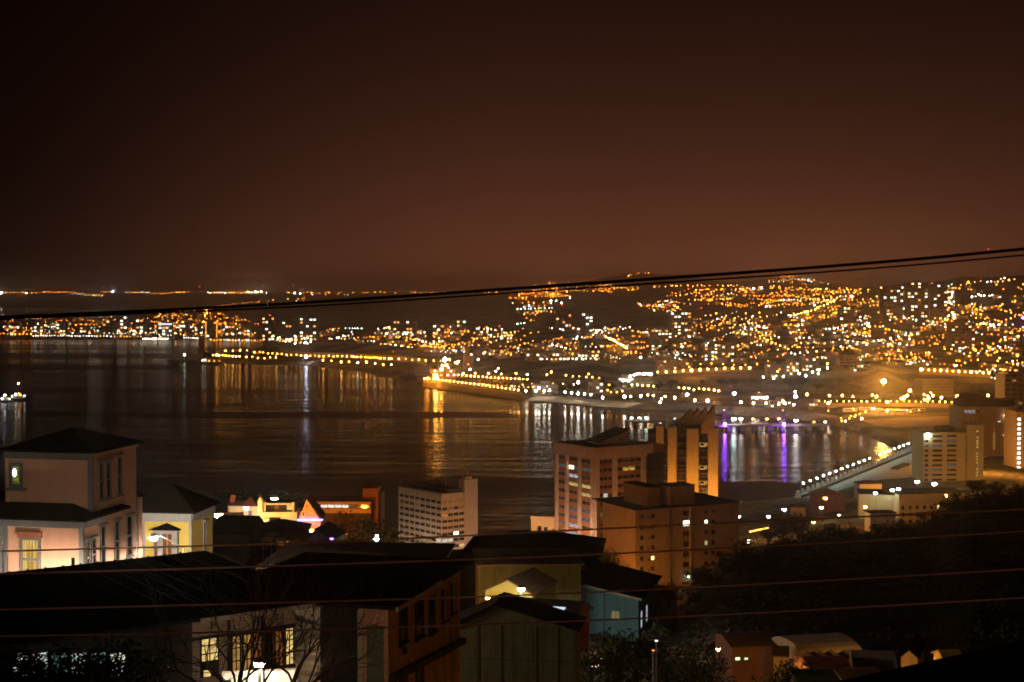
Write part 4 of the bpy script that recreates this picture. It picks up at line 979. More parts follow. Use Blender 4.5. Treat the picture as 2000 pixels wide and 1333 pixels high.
def bottom_right_houses():
    g = glass(); wv = mat('white_plaster', None); brn = mat('brown_sheet_roof', None); cream = mat('cream_plaster', None)
    och = mat('ochre_roof', (.48, .30, .10), .85, .2, 1.5, wave=('X', 3)); gr = mat('grey_roof', (.20, .17, .15), .8, .25, 1.2, wave=('X', 3))
    def spec(name, label, pl, pr, pt, D, yaw, depth, hgt, wm, rm, rise, along, wins=(), hip=False, apex=.5):
        z = CAMH + ray((pl + pr) / 2, pt).z * D
        f = fr_left(pl, pr, D, yaw, z - hgt, depth, py=1290)
        return simple_house(name, label, f, hgt, wm, rm, rise, along, apex, wins, .15, None, hip)
    pg = emi('pale_green_glow', (.8, 1, .45), 2.0)
    spec('small_white_house', 'tiny white gabled house, leftmost of the hollow houses', 1411, 1428, 1258, 128, -12, 4.5, 2.6, wv, gr, .35, 'v')
    spec('brown_house', 'brown walled house with two lit green windows', 1430, 1516, 1266, 122, 8, 5, 2.6, mat('brown_plaster', (.24, .12, .07), .9, .2, 1.4), brn, .4, 'u', [('f', .2, 1.55, .5, .35, pg, 1, 1), ('f', .95, 1.55, .4, .3, pg, 2, 1)])
    spec('yellow_hut', 'small yellow hut left of the arched roof', 1511, 1538, 1282, 116, -10, 3, 2.2, cream, brn, .25, 'u')
    # arched roof
    z = CAMH + ray(1620, 1292).z * 118; f = fr_left(1572, 1682, 118, 14, z - 2, 6, py=1290)
    t = place(f, 'arched_shed', 'shed with a pale barrel vaulted roof', 'shed'); walls(t, f, 2.0, wv)
    a = MB(); n = 12
    pr = [(-.2 + (f.Dp + .4) * (1 - math.cos(math.pi * i / n)) / 2, 2 + 1.1 * math.sin(math.pi * i / n)) for i in range(n + 1)]
    a.prism([(y, zz_) for y, zz_ in pr], 'x', -.2, f.W + .2, mat('pale_sheet', (.42, .36, .3), .7, .15, 1, wave=('X', 2))); a.build('vault', t)
    # saw-edged ochre roofs
    for i in range(4):
        spec('ochre_roofed_hut', ['ochre roofed hut below the left end of the arched shed', 'ochre roofed hut, second along below the arched shed', 'ochre roofed hut, third along below the arched shed', 'ochre roofed hut, last of the row right of the arched shed'][i],
             1588 + i * 28, 1614 + i * 28, 1302, 112, 10, 3.4, 2.2, cream, och, .32, 'v')
    spec('red_roofed_house', 'broad house with a dark red roof before the ochre huts', 1590, 1665, 1318, 104, 6, 4.6, 2.5, mat('brown_plaster', None), RED(), .55, 'u')
    spec('grey_roofed_house', 'house with a grey brown sheet roof before the white hillside house', 1672, 1752, 1312, 106, -8, 6, 2.5, mat('brown_plaster', None), gr, .7, 'u')
    spec('green_roofed_house', 'low house with a dull green roof at the lower edge', 1560, 1650, 1334, 98, 6, 3, 2.5, mat('brown_plaster', None), mat('green_sheet', (.10, .12, .06), .8), .35, 'u')
    spec('tan_roofed_house', 'low house with a tan roof at the lower edge', 1650, 1730, 1333, 98, 9, 3, 2.5, mat('brown_plaster', None), mat('tan_sheet', (.30, .18, .08), .8), .35, 'u')
    spec('white_hillside_house', 'white gabled house with one dark window on the hillside', 1760, 1792, 1283, 122, -20, 6, 2.6, wv, ROOF(), .55, 'v', [('f', .45, 1.1, .45, .7, g, 1, 2)])
    spec('yellow_roofed_hut', 'hut with a bright yellow lit roof above the black roof', 1846, 1880, 1290, 112, 6, 2.2, 2, cream, mat('yellow_sheet', (.62, .38, .08), .8), .4, 'u')
    # the near black roof in the corner
    f = Fr(Vector((14.4, 43.7)), rad(36), 22, 8, 81.0)
    t = place(f, 'corner_house', 'house under a plain black roof in the lower corner', 'house'); walls(t, f, 5.4, DARKW())
    a = MB(); a.prism([(-.4, 5.45), (f.Dp + .4, 5.6), (f.Dp + .4, 5.72), (-.4, 5.57)], 'x', -.4, f.W + .4, ROOF()); a.build('roof', t)
    near_lamp(1403, 1268, 118, 'y', 220, .16, 'dim lamp by the tiny white gabled house', zg=70)
    near_lamp(1545, 1320, 106, 'y', 420, .16, 'warm lamp hidden behind the round tree in the hollow', zg=70)
    near_lamp(1692, 1292, 115, 'y', 900, .14, 'warm lamp between the roofs of the hollow', zg=68)
    near_lamp(1806, 1314, 113, 'y', 900, .16, 'warm lamp below the white hillside house', zg=70)
# ------------------------------------------------------------------ the middle distance: tower blocks, roofs below the hill, promenade, piers, boats
def grid(t, fr, face, cols, rows, w, h, fm, pm, lit={}, nx=2, ny=1, fw=.09):
    """windows of a block: cols = distances along the face, rows = heights; lit = {(col, row): material}"""
    for i, s in enumerate(cols):
        for j, z in enumerate(rows):
            window(t, fr, face, s, z, w, h, fm, lit.get((i, j), pm), nx, ny, fw, .06, False)
def office_block():
    z0 = 3.8; fr = fr_right(780, 863, 560, -52, z0, px3=907, py=1010); g = glass()
    wh = mat('pale_concrete', (.44, .40, .35), .9, .12, .5, stain=.5); fm = mat('aluminium_frame', (.30, .29, .27), .5)
    t = place(fr, 'office_block', 'pale grey office block of ribbon windows at the water, lit from its left foot', 'office building')
    H = fr.zt(863, 966); walls(t, fr, H, wh)
    n = 9; fh = H / n; nb = 8; bw = fr.W / nb
    litf = {(7, 1): pane_cool(), (3, 6): emi('faint_window', (1, .6, .25), .10)}
    grid(t, fr, 'f', [i * bw + .18 for i in range(nb)], [j * fh + .95 for j in range(n - 1)], bw - .36, fh - 1.15, fm, g, litf, 2)
    for i in range(nb + 1): slab(t, 'fin', i * bw - .09, i * bw + .09, -.32, -.003, -2, H - fh * .1, wh)
    nr = 4; br = fr.Dp / nr
    org = emi('orange_room_glow', (1, .36, .05), .85, ((1, 1, 1), .2))
    litr = {(0, 1): pane_cool(), (1, 1): pane_cool(), (0, 5): org, (0, 7): emi('orange_dim_glow', (1, .32, .05), .4, ((1.2, 1.2, 1.2), .1)), (1, 7): emi('orange_dim_glow', None, 0), (2, 7): emi('orange_dim_glow', None, 0), (3, 7): emi('orange_dim_glow', None, 0), (2, 2): emi('white_window', (1, .95, .75), 5), (3, 0): pane_room(), (1, 6): emi('orange_dim_glow', None, 0), (3, 6): emi('orange_dim_glow', None, 0)}  # dim orange panes glow in place of reflected orange light
    for i in range(nr):
        for j in range(n - 1): window(t, fr, 'r', i * br + .15, j * fh + .95, br - .3, fh - 1.15, fm, litr.get((i, j), g), 2, 1, .09, .06, False)
    # crown storey with an open pergola, stair shaft, roof plant
    for i in range(nb * 2): slab(t, 'roof_rib', i * bw / 2 + .1, i * bw / 2 + .35, -.35, 2.4, H - .05 - fh * .55, H + .12 - fh * .0, wh)
    a = MB(); a.box(1.2, fr.W - 1, 3, fr.Dp - .5, H, H + 1.3, DARKW()); a.build('roof_plant', t)
    a = MB(); a.box(fr.W - 3.6, fr.W + .25, fr.Dp, fr.Dp + 6.0, -2, H + 4.6, wh); a.build('stair_shaft', t)
    a = MB(); a.box(fr.W - 3, fr.W - .6, fr.Dp + 1, fr.Dp + 4, H + 4.6, H + 5.6, wh); a.build('lift_motor_room', t)
    for x, y, h in ((.6, .6, 2.6), (fr.W * .55, fr.Dp * .5, 3.2), (fr.W * .8, fr.Dp * .55, 5), (fr.W - 1.6, fr.Dp + 2.6, 8)):
        a = MB(); a.tube([(x, y, H), (x, y, H + h)], .09, fm, 5); a.build('aerial', t)
    near_lamp(762, 1086, 545, 'h', 480, .8, 'white floodlight hidden behind the roofs at the foot of the office block', group='lamps at the foot of the tower blocks')
    near_lamp(905, 1092, 530, 'o', 330, .8, 'orange lamp hidden at the right foot of the office block', group='lamps at the foot of the tower blocks')
    near_lamp(938, 1071, 560, 'b', 30, .9, 'bluish white lamp standing alone right of the office block', group='single lamps by the water')

def frame_tower():
    z0 = 4.5; fr = fr_right(1087, 1161, 520, -58, z0, px3=1296, py=970); g = glass()
    pc = mat('rose_concrete', (.50, .40, .34), .9, .12, .5, stain=.4); sp = mat('brick_spandrel', (.30, .13, .07), .9, .18, .8); fm = mat('aluminium_frame', None); dk = DARKW()
    t = place(fr, 'framed_tower', 'tall tower with a pale frame, brick red spandrels and a deep crown band', 'tower block')
    H = fr.zt(1161, 875); walls(t, fr, H - .3, sp)
    n = 13; top = H - 4.2; fh = top / n
    xs = [0, fr.sf(1111, 970), fr.sf(1136, 970), fr.W]
    w = 1.5
    for i, x in enumerate(xs): slab(t, 'pilaster', max(-.1, x - w), max(-.1, x - w) + w, -.7, -.003, -2, H - 3.9, pc)
    cold = emi('cold_office', (.72, .86, 1), .8, ((1.1, 1.1, 1.1), .05)); dot = emi('white_window', None, 0); coldlo = emi('cold_office_dim', (.6, .75, 1), .12, ((.9, .9, .9), .1))
    lit = {(1, 11): dot, (1, 10): cold, (1, 9): emi('gold_office', (1, .85, .3), .8, ((1.2, 1.2, 1.2), .05)), (2, 9): emi('gold_office', None, 0), (2, 8): emi('gold_office', None, 0), (1, 4): cold, (1, 5): coldlo, (1, 3): cold, (2, 3): coldlo, (0, 4): coldlo, (2, 2): coldlo, (2, 11): coldlo, (1, 6): coldlo, (2, 6): coldlo, (0, 11): coldlo, (2, 5): coldlo}
    for b in range(3):
        x0 = max(0, xs[b] - w + w) + .1; x1 = xs[b + 1] - w - .1; hw = (x1 - x0) / 2
        for k in range(2):
            for j in range(n):
                key = (b, j)
                m = lit.get(key, g)
                if m is dot and k: m = coldlo
                window(t, fr, 'f', x0 + k * hw + .1, j * fh + 1.35, hw - .2, fh - 1.55, fm, m, 2, 1, .09, .05, False)
    ys = [0, fr.sr(1196, 970), fr.sr(1252, 970), fr.Dp]
    for s in (-.0, ys[1], ys[2]): slab(t, 'side_pilaster', fr.W + .003, fr.W + .7, s, s + 1.7, -2, H - 3.9, pc)
    amb = emi('gold_lamp_glow', (1, .6, .12), .9, ((1.3, 1.3, 1.3), .05))
    for a_, b_, k in ((1.7, ys[1], 3), (ys[1] + 1.7, ys[2], 4)):
        hw = (b_ - a_) / k
        for i in range(k):
            for j in range(n):
                m = amb if (k == 4 and i in (1, 2) and j == 11) else pane_cool() if (k == 3 and i == 1 and j == 8) else g
                window(t, fr, 'r', a_ + i * hw + .08, j * fh + 1.35, hw - .16, fh - 1.5, fm, m, 3, 1, .09, .05, False)
    # dark balcony stack at the far right, the crown band
    for j in range(n + 1): slab(t, 'balcony', fr.W + .004, fr.W + 1.1, ys[2] + 2.2, fr.Dp - .2, j * fh + .1, j * fh + 1.1, dk)
    a = MB(); a.box(fr.W + .003, fr.W + .3, ys[2] + 1.9, fr.Dp, -2, H - 4, dk); a.build('balcony_shade_sheet', t)  # dark sheet on the wall stands in for a shaded balcony recess
    a = MB(); a.box(-.75, fr.W + .75, -.75, fr.Dp * .83, H - 3.9, H, pc); a.build('crown_band', t)
    a = MB(); a.box(.3, fr.W - .3, .5, fr.Dp * .8, H, H + .25, ROOF()); a.build('roof', t)
    for k in range(6): a = MB(); a.tube([(fr.W - .4, ys[2] + 1.5 + k * .9, H - 4), (fr.W - .4, ys[2] + 1.5 + k * .9, H - 1 + R.random() * 1.5)], .14, dk, 4); a.build('roof_post', t)
    a = MB(); x0, x1 = fr.W * .38, fr.W * .72
    a.prism([(7, H + .25), (19, H + .25), (19, H + 4.6), (7, H + .9)], 'x', x0, x1, pc); pe = a.build('penthouse', t)
    a = MB(); a.prism([(6.4, H + .85), (19.6, H + 4.85), (19.6, H + 5.15), (6.4, H + 1.15)], 'x', x0 - .5, x1 + .5, ROOF()); a.build('penthouse_roof', t)
    near_lamp(1095, 1090, 500, 'h', 1300, .7, 'warm lamp hidden at the foot of the framed tower', group='lamps at the foot of the tower blocks')
    near_lamp(1205, 1095, 480, 'o', 600, .8, 'orange lamp hidden before the right side of the framed tower', group='lamps at the foot of the tower blocks', zg=6)
    # low cream building left of it
    f2 = fr_left(1037, 1091, 545, -14, 4, 10, py=1040); H2 = f2.zt(1037, 1010)
    t2 = place(f2, 'cream_block', 'low cream block with uneven windows, left of the framed tower', 'building'); cr = mat('cream_plaster', None); walls(t2, f2, H2, cr)
    for s, z, ww, hh in ((.24, .62, .14, .17), (.47, .60, .14, .17), (.78, .57, .14, .17), (.10, .50, .28, .10), (.12, .36, .22, .05), (.42, .27, .2, .22), (.36, .13, .34, .06), (.70, .07, .25, .06)):
        window(t2, f2, 'f', s * f2.W, z * H2, ww * f2.W, hh * H2, fm, g, 1, 1, .08, .05, False)
    a = MB(); a.box(-.2, f2.W + .2, -.25, -.003, H2 - .35, H2 + .3, cr); a.build('parapet', t2)
    near_lamp(1062, 1085, 520, 'o', 300, .7, 'orange lamp hidden before the low cream block', group='lamps at the foot of the tower blocks')

def slab_tower():
    z0 = 4; fr = fr_right(1265, 1402, 566, -5, z0, depth=17, py=900); g = glass(); cr = mat('sand_concrete', (.56, .44, .26), .9, .1, .5, stain=.35); dk = mat('recess_shade_paint', (.022, .016, .012), .9); fm = mat('aluminium_frame', None)  # near-black body paint stands in for shade between the fins
    t = place(fr, 'slab_tower', 'tower of four sand coloured vertical slabs under a sawtooth roof', 'tower block')
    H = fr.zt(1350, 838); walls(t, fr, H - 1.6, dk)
    S = [(1281, 1296, 831), (1304, 1321, 834), (1341, 1364, 837), (1383, 1402, 836)]
    for a_, b_, y in S:
        x0, x1 = fr.sf(a_, 900), fr.sf(b_, 900); a = MB(); a.box(x0, x1, -2.2, 6, -2, fr.zt(a_, y), cr); a.build('fin_wall', t)
    n = 15; fh = (H - 2) / n
    wr = [emi('warm_dot_glow', (1, .6, .2), 1.2, ((1, 1, 1), .0)), emi('amber_glow', None, 0)]
    for a_, b_ in ((1265, 1281), (1296, 1304), (1321, 1341), (1364, 1383)):
        x0, x1 = fr.sf(a_, 900) + .25, fr.sf(b_, 900) - .25
        for j in range(n):
            m = g
            if a_ == 1364 and j in (13, 10, 8, 6, 1, 2, 4): m = emi('tiny_dot_glow', (1, .55, .15), 1.0, ((1.6, 1.6, 1.6), -.5))
            window(t, fr, 'f', x0, j * fh + .9, x1 - x0, fh - 1.2, fm, m, 2, 1, .1, .05, False)
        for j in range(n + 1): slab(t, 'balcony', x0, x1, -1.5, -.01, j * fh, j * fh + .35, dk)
    # right flank
    for j in range(n): window(t, fr, 'r', 7.5, j * fh + .9, 1.6, fh - 1.3, fm, g, 1, 1, .1, .05, False)
    # sawtooth top
    xa, xb = fr.sf(1321, 815), fr.sf(1396, 815); zt = fr.zt(1380, 800)
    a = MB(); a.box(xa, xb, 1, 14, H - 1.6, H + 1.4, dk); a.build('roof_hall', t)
    for k in range(4):
        x = xa + (xb - xa) * (.18 + .20 * k)
        a = MB(); a.prism([(x - 2.2, H + 1.2), (x + 3.3, H + 1.2), (x + 3.3, zt + .4 * k - .6), (x + 2.9, zt + .4 * k - .6)], 'y', 2.5 + k * .2, 12, cr); a.build('sawtooth', t)
    x0, x1 = fr.sf(1372, 815), fr.sf(1395, 815)
    a = MB(); a.prism([(x0 - .5, H - 1.6), (x1, H - 1.6), (x1, zt + .7), (x0 - .5, H + 1.3)], 'y', -1.4, -.6, cr); a.build('gable_screen', t)
    a = MB(); a.tube([(xa + 3, -1, H + .4), (xa + 3, -.2, H + .4)], 1.6, dk, 12); a.build('round_vent', t)
    for k in range(9): a = MB(); x = fr.W * (.03 + .11 * k); a.tube([(x, 1, H - 1.6), (x, 1, H + .2 + R.random() * 1.6)], .13, dk, 4); a.build('aerial', t)
    near_lamp(1330, 1003, 535, 'y', 900, .8, 'orange lamp hidden between the slab tower and the brown block', group='lamps at the foot of the tower blocks', zg=5)
    near_lamp(1395, 1003, 542, 'y', 1200, .7, 'warm lamp hidden at the right foot of the slab tower', group='lamps at the foot of the tower blocks', zg=5)

def brown_block():
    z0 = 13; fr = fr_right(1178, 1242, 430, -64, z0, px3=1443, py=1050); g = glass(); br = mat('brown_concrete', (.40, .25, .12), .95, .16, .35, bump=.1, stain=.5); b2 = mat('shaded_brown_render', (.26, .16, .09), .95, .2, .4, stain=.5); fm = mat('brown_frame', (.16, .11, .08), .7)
    t = place(fr, 'brown_apartment_block', 'broad brown apartment block with small square windows, before the towers', 'apartment block')
    H = fr.zt(1242, 997); walls(t, fr, H, b2)
    a = MB(); a.box(0, fr.W + .004, -.25, -.003, -3, H - .05, br); a.build('end_wall', t)
    a = MB(); a.box(-6, -.01, 1.2, 9, -3, H - .6, b2); a.build('stair_wing', t)
    for j in range(8): window(t, fr, 'f', -3.6, j * 3 + 2, 1.7, 1.3, fm, emi('faint_green_glow', (.6, .8, .5), .12) if j == 6 else g, 2, 1, .08, .05, False).location.y = 1.18
    a = MB(); a.box(-6.2, fr.W + .3, -.4, fr.Dp + .3, H, H + .35, ROOF()); a.build('roof', t)
    n = 8; fh = 2.98
    cols = [(1250, 1257, 1.3), (1265, 1268.5, .6), (1271.5, 1278, 1.2), (1334, 1346, 1.6), (1376, 1382, 1.3), (1389, 1396, 1.2)]
    wl = emi('white_window', None, 0); yl = emi('yellow_window', (1, .78, .2), 3.0); gl = emi('green_white_glow', (.7, 1, .8), 9)
    for i, (pa, pb, hh) in enumerate(cols):
        d0, d1 = fr.sr(pa, 1050), fr.sr(pb, 1050)
        for j in range(n):
            z = H - 2.6 - j * fh
            m = {(3, 1): wl, (4, 1): wl, (2, 4): yl, (4, 3): emi('olive_window', (.8, .8, .4), .5)}.get((i, j), g)
            window(t, fr, 'r', d0, z, d1 - d0, hh, fm, m, 2 if d1 - d0 > 1.5 else 1, 1, .08, .05, False)
    for px, m in ((1308, fm), (1348, br)):
        d = fr.sr(px, 1050); a = MB(); a.box(fr.W + .003, fr.W + .35, d - .35, d + .35, -3, H - .05, m); a.build('pier', t)
    for pa, pb, y, k in ((1188, 1238, 944, 0), (1314, 1362, 937, 1)):
        d0, d1 = fr.sr(max(pa, 1250), 960), fr.sr(pb, 960); 
        if k == 0: x0, x1, y0, y1 = 3, fr.W - 2.5, 5.2, 9.5
        else: x0, x1, y0, y1 = fr.W - 8, fr.W - 1.5, d0, d1
        a = MB(); zt = H + 5.8; a.box(x0, x1, y0, y1, H + .35, zt, b2); lm = a.build('lift_house', t)
        a = MB(); a.box(x0 - .2, x1 + .2, y0 - .2, y1 + .2, zt, zt + .2, ROOF()); a.build('lift_house_roof', lm)
    # floodlight on the wall
    d = fr.sr(1342, 1126); z = CAMH + ray(1342, 1126).z * (fr.O + fr.u * fr.W + fr.v * d).y - z0
    a = MB(); a.tube([(fr.W, d, z), (fr.W + .7, d, z)], .08, fm, 5); a.ball((fr.W + .85, d, z), .42, gl, sub=2); a.build('wall_lamp', t)
    near_lamp(1186, 1160, 408, 'y', 1700, .5, 'orange lamp hidden below the end wall of the brown block', group='lamps at the foot of the tower blocks')
    near_lamp(1275, 1165, 400, 'o', 130, .5, 'orange lamp hidden below the right side of the brown block', group='lamps at the foot of the tower blocks')
    near_lamp(1350, 1165, 405, 'o', 40, .5, 'dim orange lamp hidden under the trees at the brown block', group='lamps at the foot of the tower blocks')

def right_blocks():
    g = glass(); bg = mat('beige_concrete', (.56, .46, .28), .9, .1, .5, stain=.3); rd = mat('red_brown_wall', (.32, .20, .11), .9, .2, .5); fm = mat('brown_frame', None); dk = DARKW()
    # the white-beige grid block
    fr = fr_left(1804, 1886, 760, 4, 4, 18, py=900); H = fr.zt(1804, 848)
    t = place(fr, 'beige_grid_block', 'beige block with a grid of triple windows beside the promenade', 'apartment block'); walls(t, fr, H, bg)
    n = 10; fh = H / n; warm = emi('amber_glow', None, 0)
    for pa, pb in ((1806, 1813), (1821, 1840), (1849, 1868)):
        s0, s1 = fr.sf(pa, 900), fr.sf(pb, 900)
        for j in range(n):
            m = emi('cold_office_dim', None, 0) if (j * 7 + int(pa)) % 5 == 0 else g
            window(t, fr, 'f', s0, j * fh + .75, s1 - s0, fh - 1.35, fm, m, 3 if pb - pa > 10 else 1, 1, .12, .08, False)
    a = MB(); a.box(-.2, fr.W + .2, -.2, fr.Dp, H, H + .5, bg); a.build('parapet', t)
    a = MB(); a.box(fr.W * .45, fr.W * .8, 4, 12, H + .5, H + 3, dk); a.build('roof_plant', t)
    s = fr.sf(1811, 853); a = MB(); a.ball((s, -.9, H - .8), 1.3, lampmat('g', 20), sub=2); a.tube([(s, -.9, H - .8), (s, 0, H - .5)], .15, fm, 5); a.build('wall_lamp', t)
    # pale stair tower with a column of yellow windows
    fr = fr_left(1888, 1921, 765, 4, 4, 14, py=900); H = fr.zt(1900, 832)
    t = place(fr, 'stair_tower', 'slim pale tower with one column of small yellow windows', 'tower block'); walls(t, fr, H, mat('pale_beige_concrete', (.62, .54, .38), .9, .08, .5, stain=.25))
    n = 15; fh = (H - 4) / n; yl = emi('stair_window_glow', (1, .68, .16), 1.1)
    s0, s1 = fr.sf(1906, 900), fr.sf(1911, 900)
    for j in range(n): window(t, fr, 'f', s0, 2 + j * fh + .6, s1 - s0, fh - 1.1, fm, yl if j % 5 != 3 else g, 1, 1, .1, .06, False)
    a = MB(); a.box(-.25, fr.W + .25, -.25, fr.Dp, H, H + .45, bg); a.build('parapet', t)
    # brown tower with a dome behind
    fr = fr_left(1878, 1985, 880, 3, 4, 22, py=880); H = fr.zt(1930, 797)
    t = place(fr, 'domed_tower', 'wide dark brown tower with a rounded dome on its roof', 'tower block'); walls(t, fr, H - 3, rd)
    n = 21; fh = (H - 4) / n; yw = emi('stair_window_glow', None, 0)
    for c, (pa, pb) in enumerate(((1882, 1888), (1892, 1898), (1902, 1908), (1912, 1918), (1938, 1944), (1948, 1954), (1958, 1964), (1968, 1974), (1976, 1981))):
        s0, s1 = fr.sf(pa, 880), fr.sf(pb, 880)
        for j in range(n):
            m = g
            if pa == 1938 and j in (2, 3, 4, 5, 6, 7, 8, 9, 10, 12): m = yw
            if (pa, j) in ((1948, 16), (1958, 9), (1976, 8)): m = emi('white_window', None, 0)
            if (pa, j) in ((1968, 10), (1968, 7), (1902, 18)): m = warm
            window(t, fr, 'f', s0, 1 + j * fh + .8, s1 - s0, fh - 1.25, fm, m, 1, 1, .12, .07, False)
    for j in range(0, n + 1): slab(t, 'floor_band', 0, fr.W, -.35, -.003, 1 + j * fh - .05, 1 + j * fh + .45, mat('ochre_band', (.36, .2, .09), .9))
    a = MB(); a.box(0, fr.W, 0, fr.Dp, H - 3, H + .4, rd); a.build('top_floor', t)
    s0, s1 = fr.sf(1884, 800), fr.sf(1913, 800); cold = emi('cold_office', None, 0)
    for k in range(4): window(t, fr, 'f', s0 + k * (s1 - s0) / 4, H - 3.4, (s1 - s0) / 4 - .3, 2.2, fm, cold if k < 3 else g, 2, 1, .12, .08, False)
    xa, xb = fr.sf(1883, 785), fr.sf(1934, 785); xm = (xa + xb) / 2; r = (xb - xa) / 2; hz = fr.zt(1908, 770) - H - .4
    a = MB(); pr = [(xm - r * math.cos(math.pi * i / 16), H + .4 + hz * math.sin(math.pi * i / 16)) for i in range(17)]
    a.prism(pr[::-1], 'y', 1.5, 18, dk); a.build('dome', t)
    a = MB(); a.box(xb + 1, fr.W, 4, 16, H + .4, H + 4.5, dk); a.build('roof_plant', t)
    s = fr.sf(1964, 812); a = MB(); a.ball((s, -.8, fr.zt(1964, 812)), 1.1, lampmat('w', 16), sub=2); a.build('wall_lamp', t)
    # tower at the frame edge with a column of white lights
    fr = fr_left(1985, 2060, 820, 3, 4, 18, py=900); H = fr.zt(1990, 805)
    t = place(fr, 'edge_tower', 'orange walled tower at the frame edge with a column of white lights', 'tower block'); walls(t, fr, H, mat('orange_render', (.48, .33, .19), .9, .12, .5))
    s0, s1 = fr.sf(1986.5, 900), fr.sf(1993, 900); wl = emi('bright_stair_glow', (.9, 1, .9), 3.2); n = 14; z1 = fr.zt(1990, 822); z0_ = fr.zt(1990, 945)
    for j in range(20):
        for c in range(5): window(t, fr, 'f', s1 + 1.5 + c * 3.6, 2 + j * (H - 3) / 20 + .9, 2.4, 1.3, fm, warm if (c * 7 + j * 3) % 13 == 0 else g, 2, 1, .1, .06, False)
        slab(t, 'floor_band', s1 + .8, fr.W, -.3, -.003, 2 + j * (H - 3) / 20, 2 + j * (H - 3) / 20 + .4, bg)
    for j in range(n): window(t, fr, 'f', s0, z0_ + (z1 - z0_) * j / (n - 1), s1 - s0, 1.5, fm, wl, 1, 1, .1, .06, False)
    # grey tower high at the right edge
    fr = fr_left(1962, 2055, 1200, 3, 4, 20, py=770); H = fr.zt(1970, 733)
    t = place(fr, 'grey_edge_tower', 'dim grey tower at the right edge above the domed tower', 'tower block'); walls(t, fr, H, mat('grey_render', (.30, .25, .2), .9, .12, .5))
    for c in range(7):
        for j in range(8): window(t, fr, 'f', 1 + c * 5, 2 + j * 3.6, 3.2, 1.8, fm, warm if (c * 3 + j * 5) % 11 == 0 else g, 2, 1, .15, .08, False)
    # pale flat roofed block on the flat
    fr = fr_left(1802, 1862, 1380, 4, 3, 25, py=765); H = fr.zt(1802, 745)
    t = place(fr, 'pale_flat_block', 'pale windowless looking block standing on the lit flat', 'building'); walls(t, fr, H, bg)
    for j in range(1, 5): slab(t, 'floor_band', 0, fr.W, -.3, -.003, j * H / 5 - .2, j * H / 5 + .2, fm)
    a = MB(); a.box(-.3, fr.W + .3, -.3, fr.Dp, H, H + .6, bg); a.build('parapet', t)
    # long beige building before the promenade
    fr = fr_right(1678, 1756, 600, -10, 8, depth=14, py=980); H = fr.zt(1756, 967)
    t = place(fr, 'long_beige_building', 'blank beige hall with a flat dark roof below the promenade', 'building'); walls(t, fr, H, bg)
    a = MB(); a.box(-.4, fr.W + .4, -.4, fr.Dp, H, H + .4, ROOF()); a.build('roof', t)
    fr = fr_left(1756, 1884, 596, 11, 8, 14, py=980); H = fr.zt(1756, 966)
    t = place(fr, 'windowed_beige_building', 'beige building of three rows of small windows, right of the blank hall', 'building'); walls(t, fr, H, bg)
    a = MB(); a.box(-.4, fr.W + .4, -.4, fr.Dp, H, H + .4, ROOF()); a.build('roof', t)
    for c in range(9):
        for j in range(3): window(t, fr, 'f', 1 + c * fr.W / 9.2, .6 + j * 2.7, 1.2, 1.5, fm, emi('yellow_window', None, 0) if (c, j) in ((4, 0), (5, 2)) else g, 1, 1, .1, .06, False)
    # small buildings at its foot
    W_ = mat('white_plaster', None)
    def hut(name, label, pl, pr, yt, D, yaw, dep, z0, wm, rm, rise, hip=True):
        f = fr_left(pl, pr, D, yaw, z0, dep, py=1000); return simple_house(name, label, f, f.zt(pl, yt), wm, rm, rise, 'u', .5, [('f', f.W * .2, 1.2, 1.0, 1.2, g, 1, 1), ('f', f.W * .6, 1.2, 1.0, 1.2, g, 1, 1)], .4, None, hip)
    hut('white_kiosk', 'small white house with a hipped roof beside the promenade deck', 1679, 1722, 946, 690, 6, 8, 4, W_, RED(), 1.4)
    hut('red_walled_house', 'red walled house under a lamp at the foot of the promenade', 1600, 1650, 968, 640, 8, 12, 4, mat('maroon_wall', None), RED(), 2.2)
    hut('orange_walled_house', 'small orange walled house left of the red walled house', 1545, 1573, 991, 640, -8, 8, 4, mat('orange_render', None), ROOF(), .8)
    hut('white_low_house', 'long low white house in front of the beige hall', 1700, 1750, 1003, 540, 6, 6, 8, W_, ROOF(), .8)
    B = 'single lamps by the water'
    for px, py, D, c, s, r, lb in ((1442, 1009, 560, 'w', 30, .9, 'white lamp at the right end of the brown block'), (1501, 1009, 560, 'g', 30, .8, 'greenish lamp between the brown block and the promenade'), (1532, 995, 600, 'w', 34, 1, 'white lamp left of the orange walled house'),
                               (1612, 973, 610, 'y', 40, 1, 'warm lamp before the red walled house'), (1604, 991, 590, 'g', 34, .9, 'greenish lamp right of the orange walled house'), (1589, 1020, 520, 'y', 30, .75, 'warm lamp on the dark slope below the promenade'),
                               (1639, 1006, 540, 'w', 24, .5, 'small white lamp below the red walled house'), (1710, 963, 596, 'g', 40, .9, 'greenish lamp at the left end of the blank hall roof'), (1743, 957, 598, 'g', 40, .95, 'greenish lamp, left of two over the blank hall roof'),
                               (1755, 955, 598, 'g', 40, .9, 'greenish lamp, right of two over the blank hall roof'), (1791, 941, 690, 'w', 40, 1.2, 'white lamp before the beige grid block'), (1825, 945, 700, 'g', 46, 1.3, 'large pale lamp at the foot of the beige grid block'),
                               (1462, 1060, 430, 'w', 12, .45, 'faint white lamp low on the dark slope'), (1462, 1055, 431, 'w', 12, .4, 'faint white lamp just above another on the dark slope')):
        near_lamp(px, py, D, c, s * 1.2, r * .8, lb, group=B)
    for k in range(7): near_lamp(1466 + k * 5.5, 1038 - k * 1.2, 480, 'y', 9, .42, 'small yellow light in the string of lights on the slope', group='string of yellow lights on the slope')
    near_lamp(1850, 968, 555, 'y', 200, .5, 'warm lamp hidden among the trees before the beige building', group=B, zg=11)
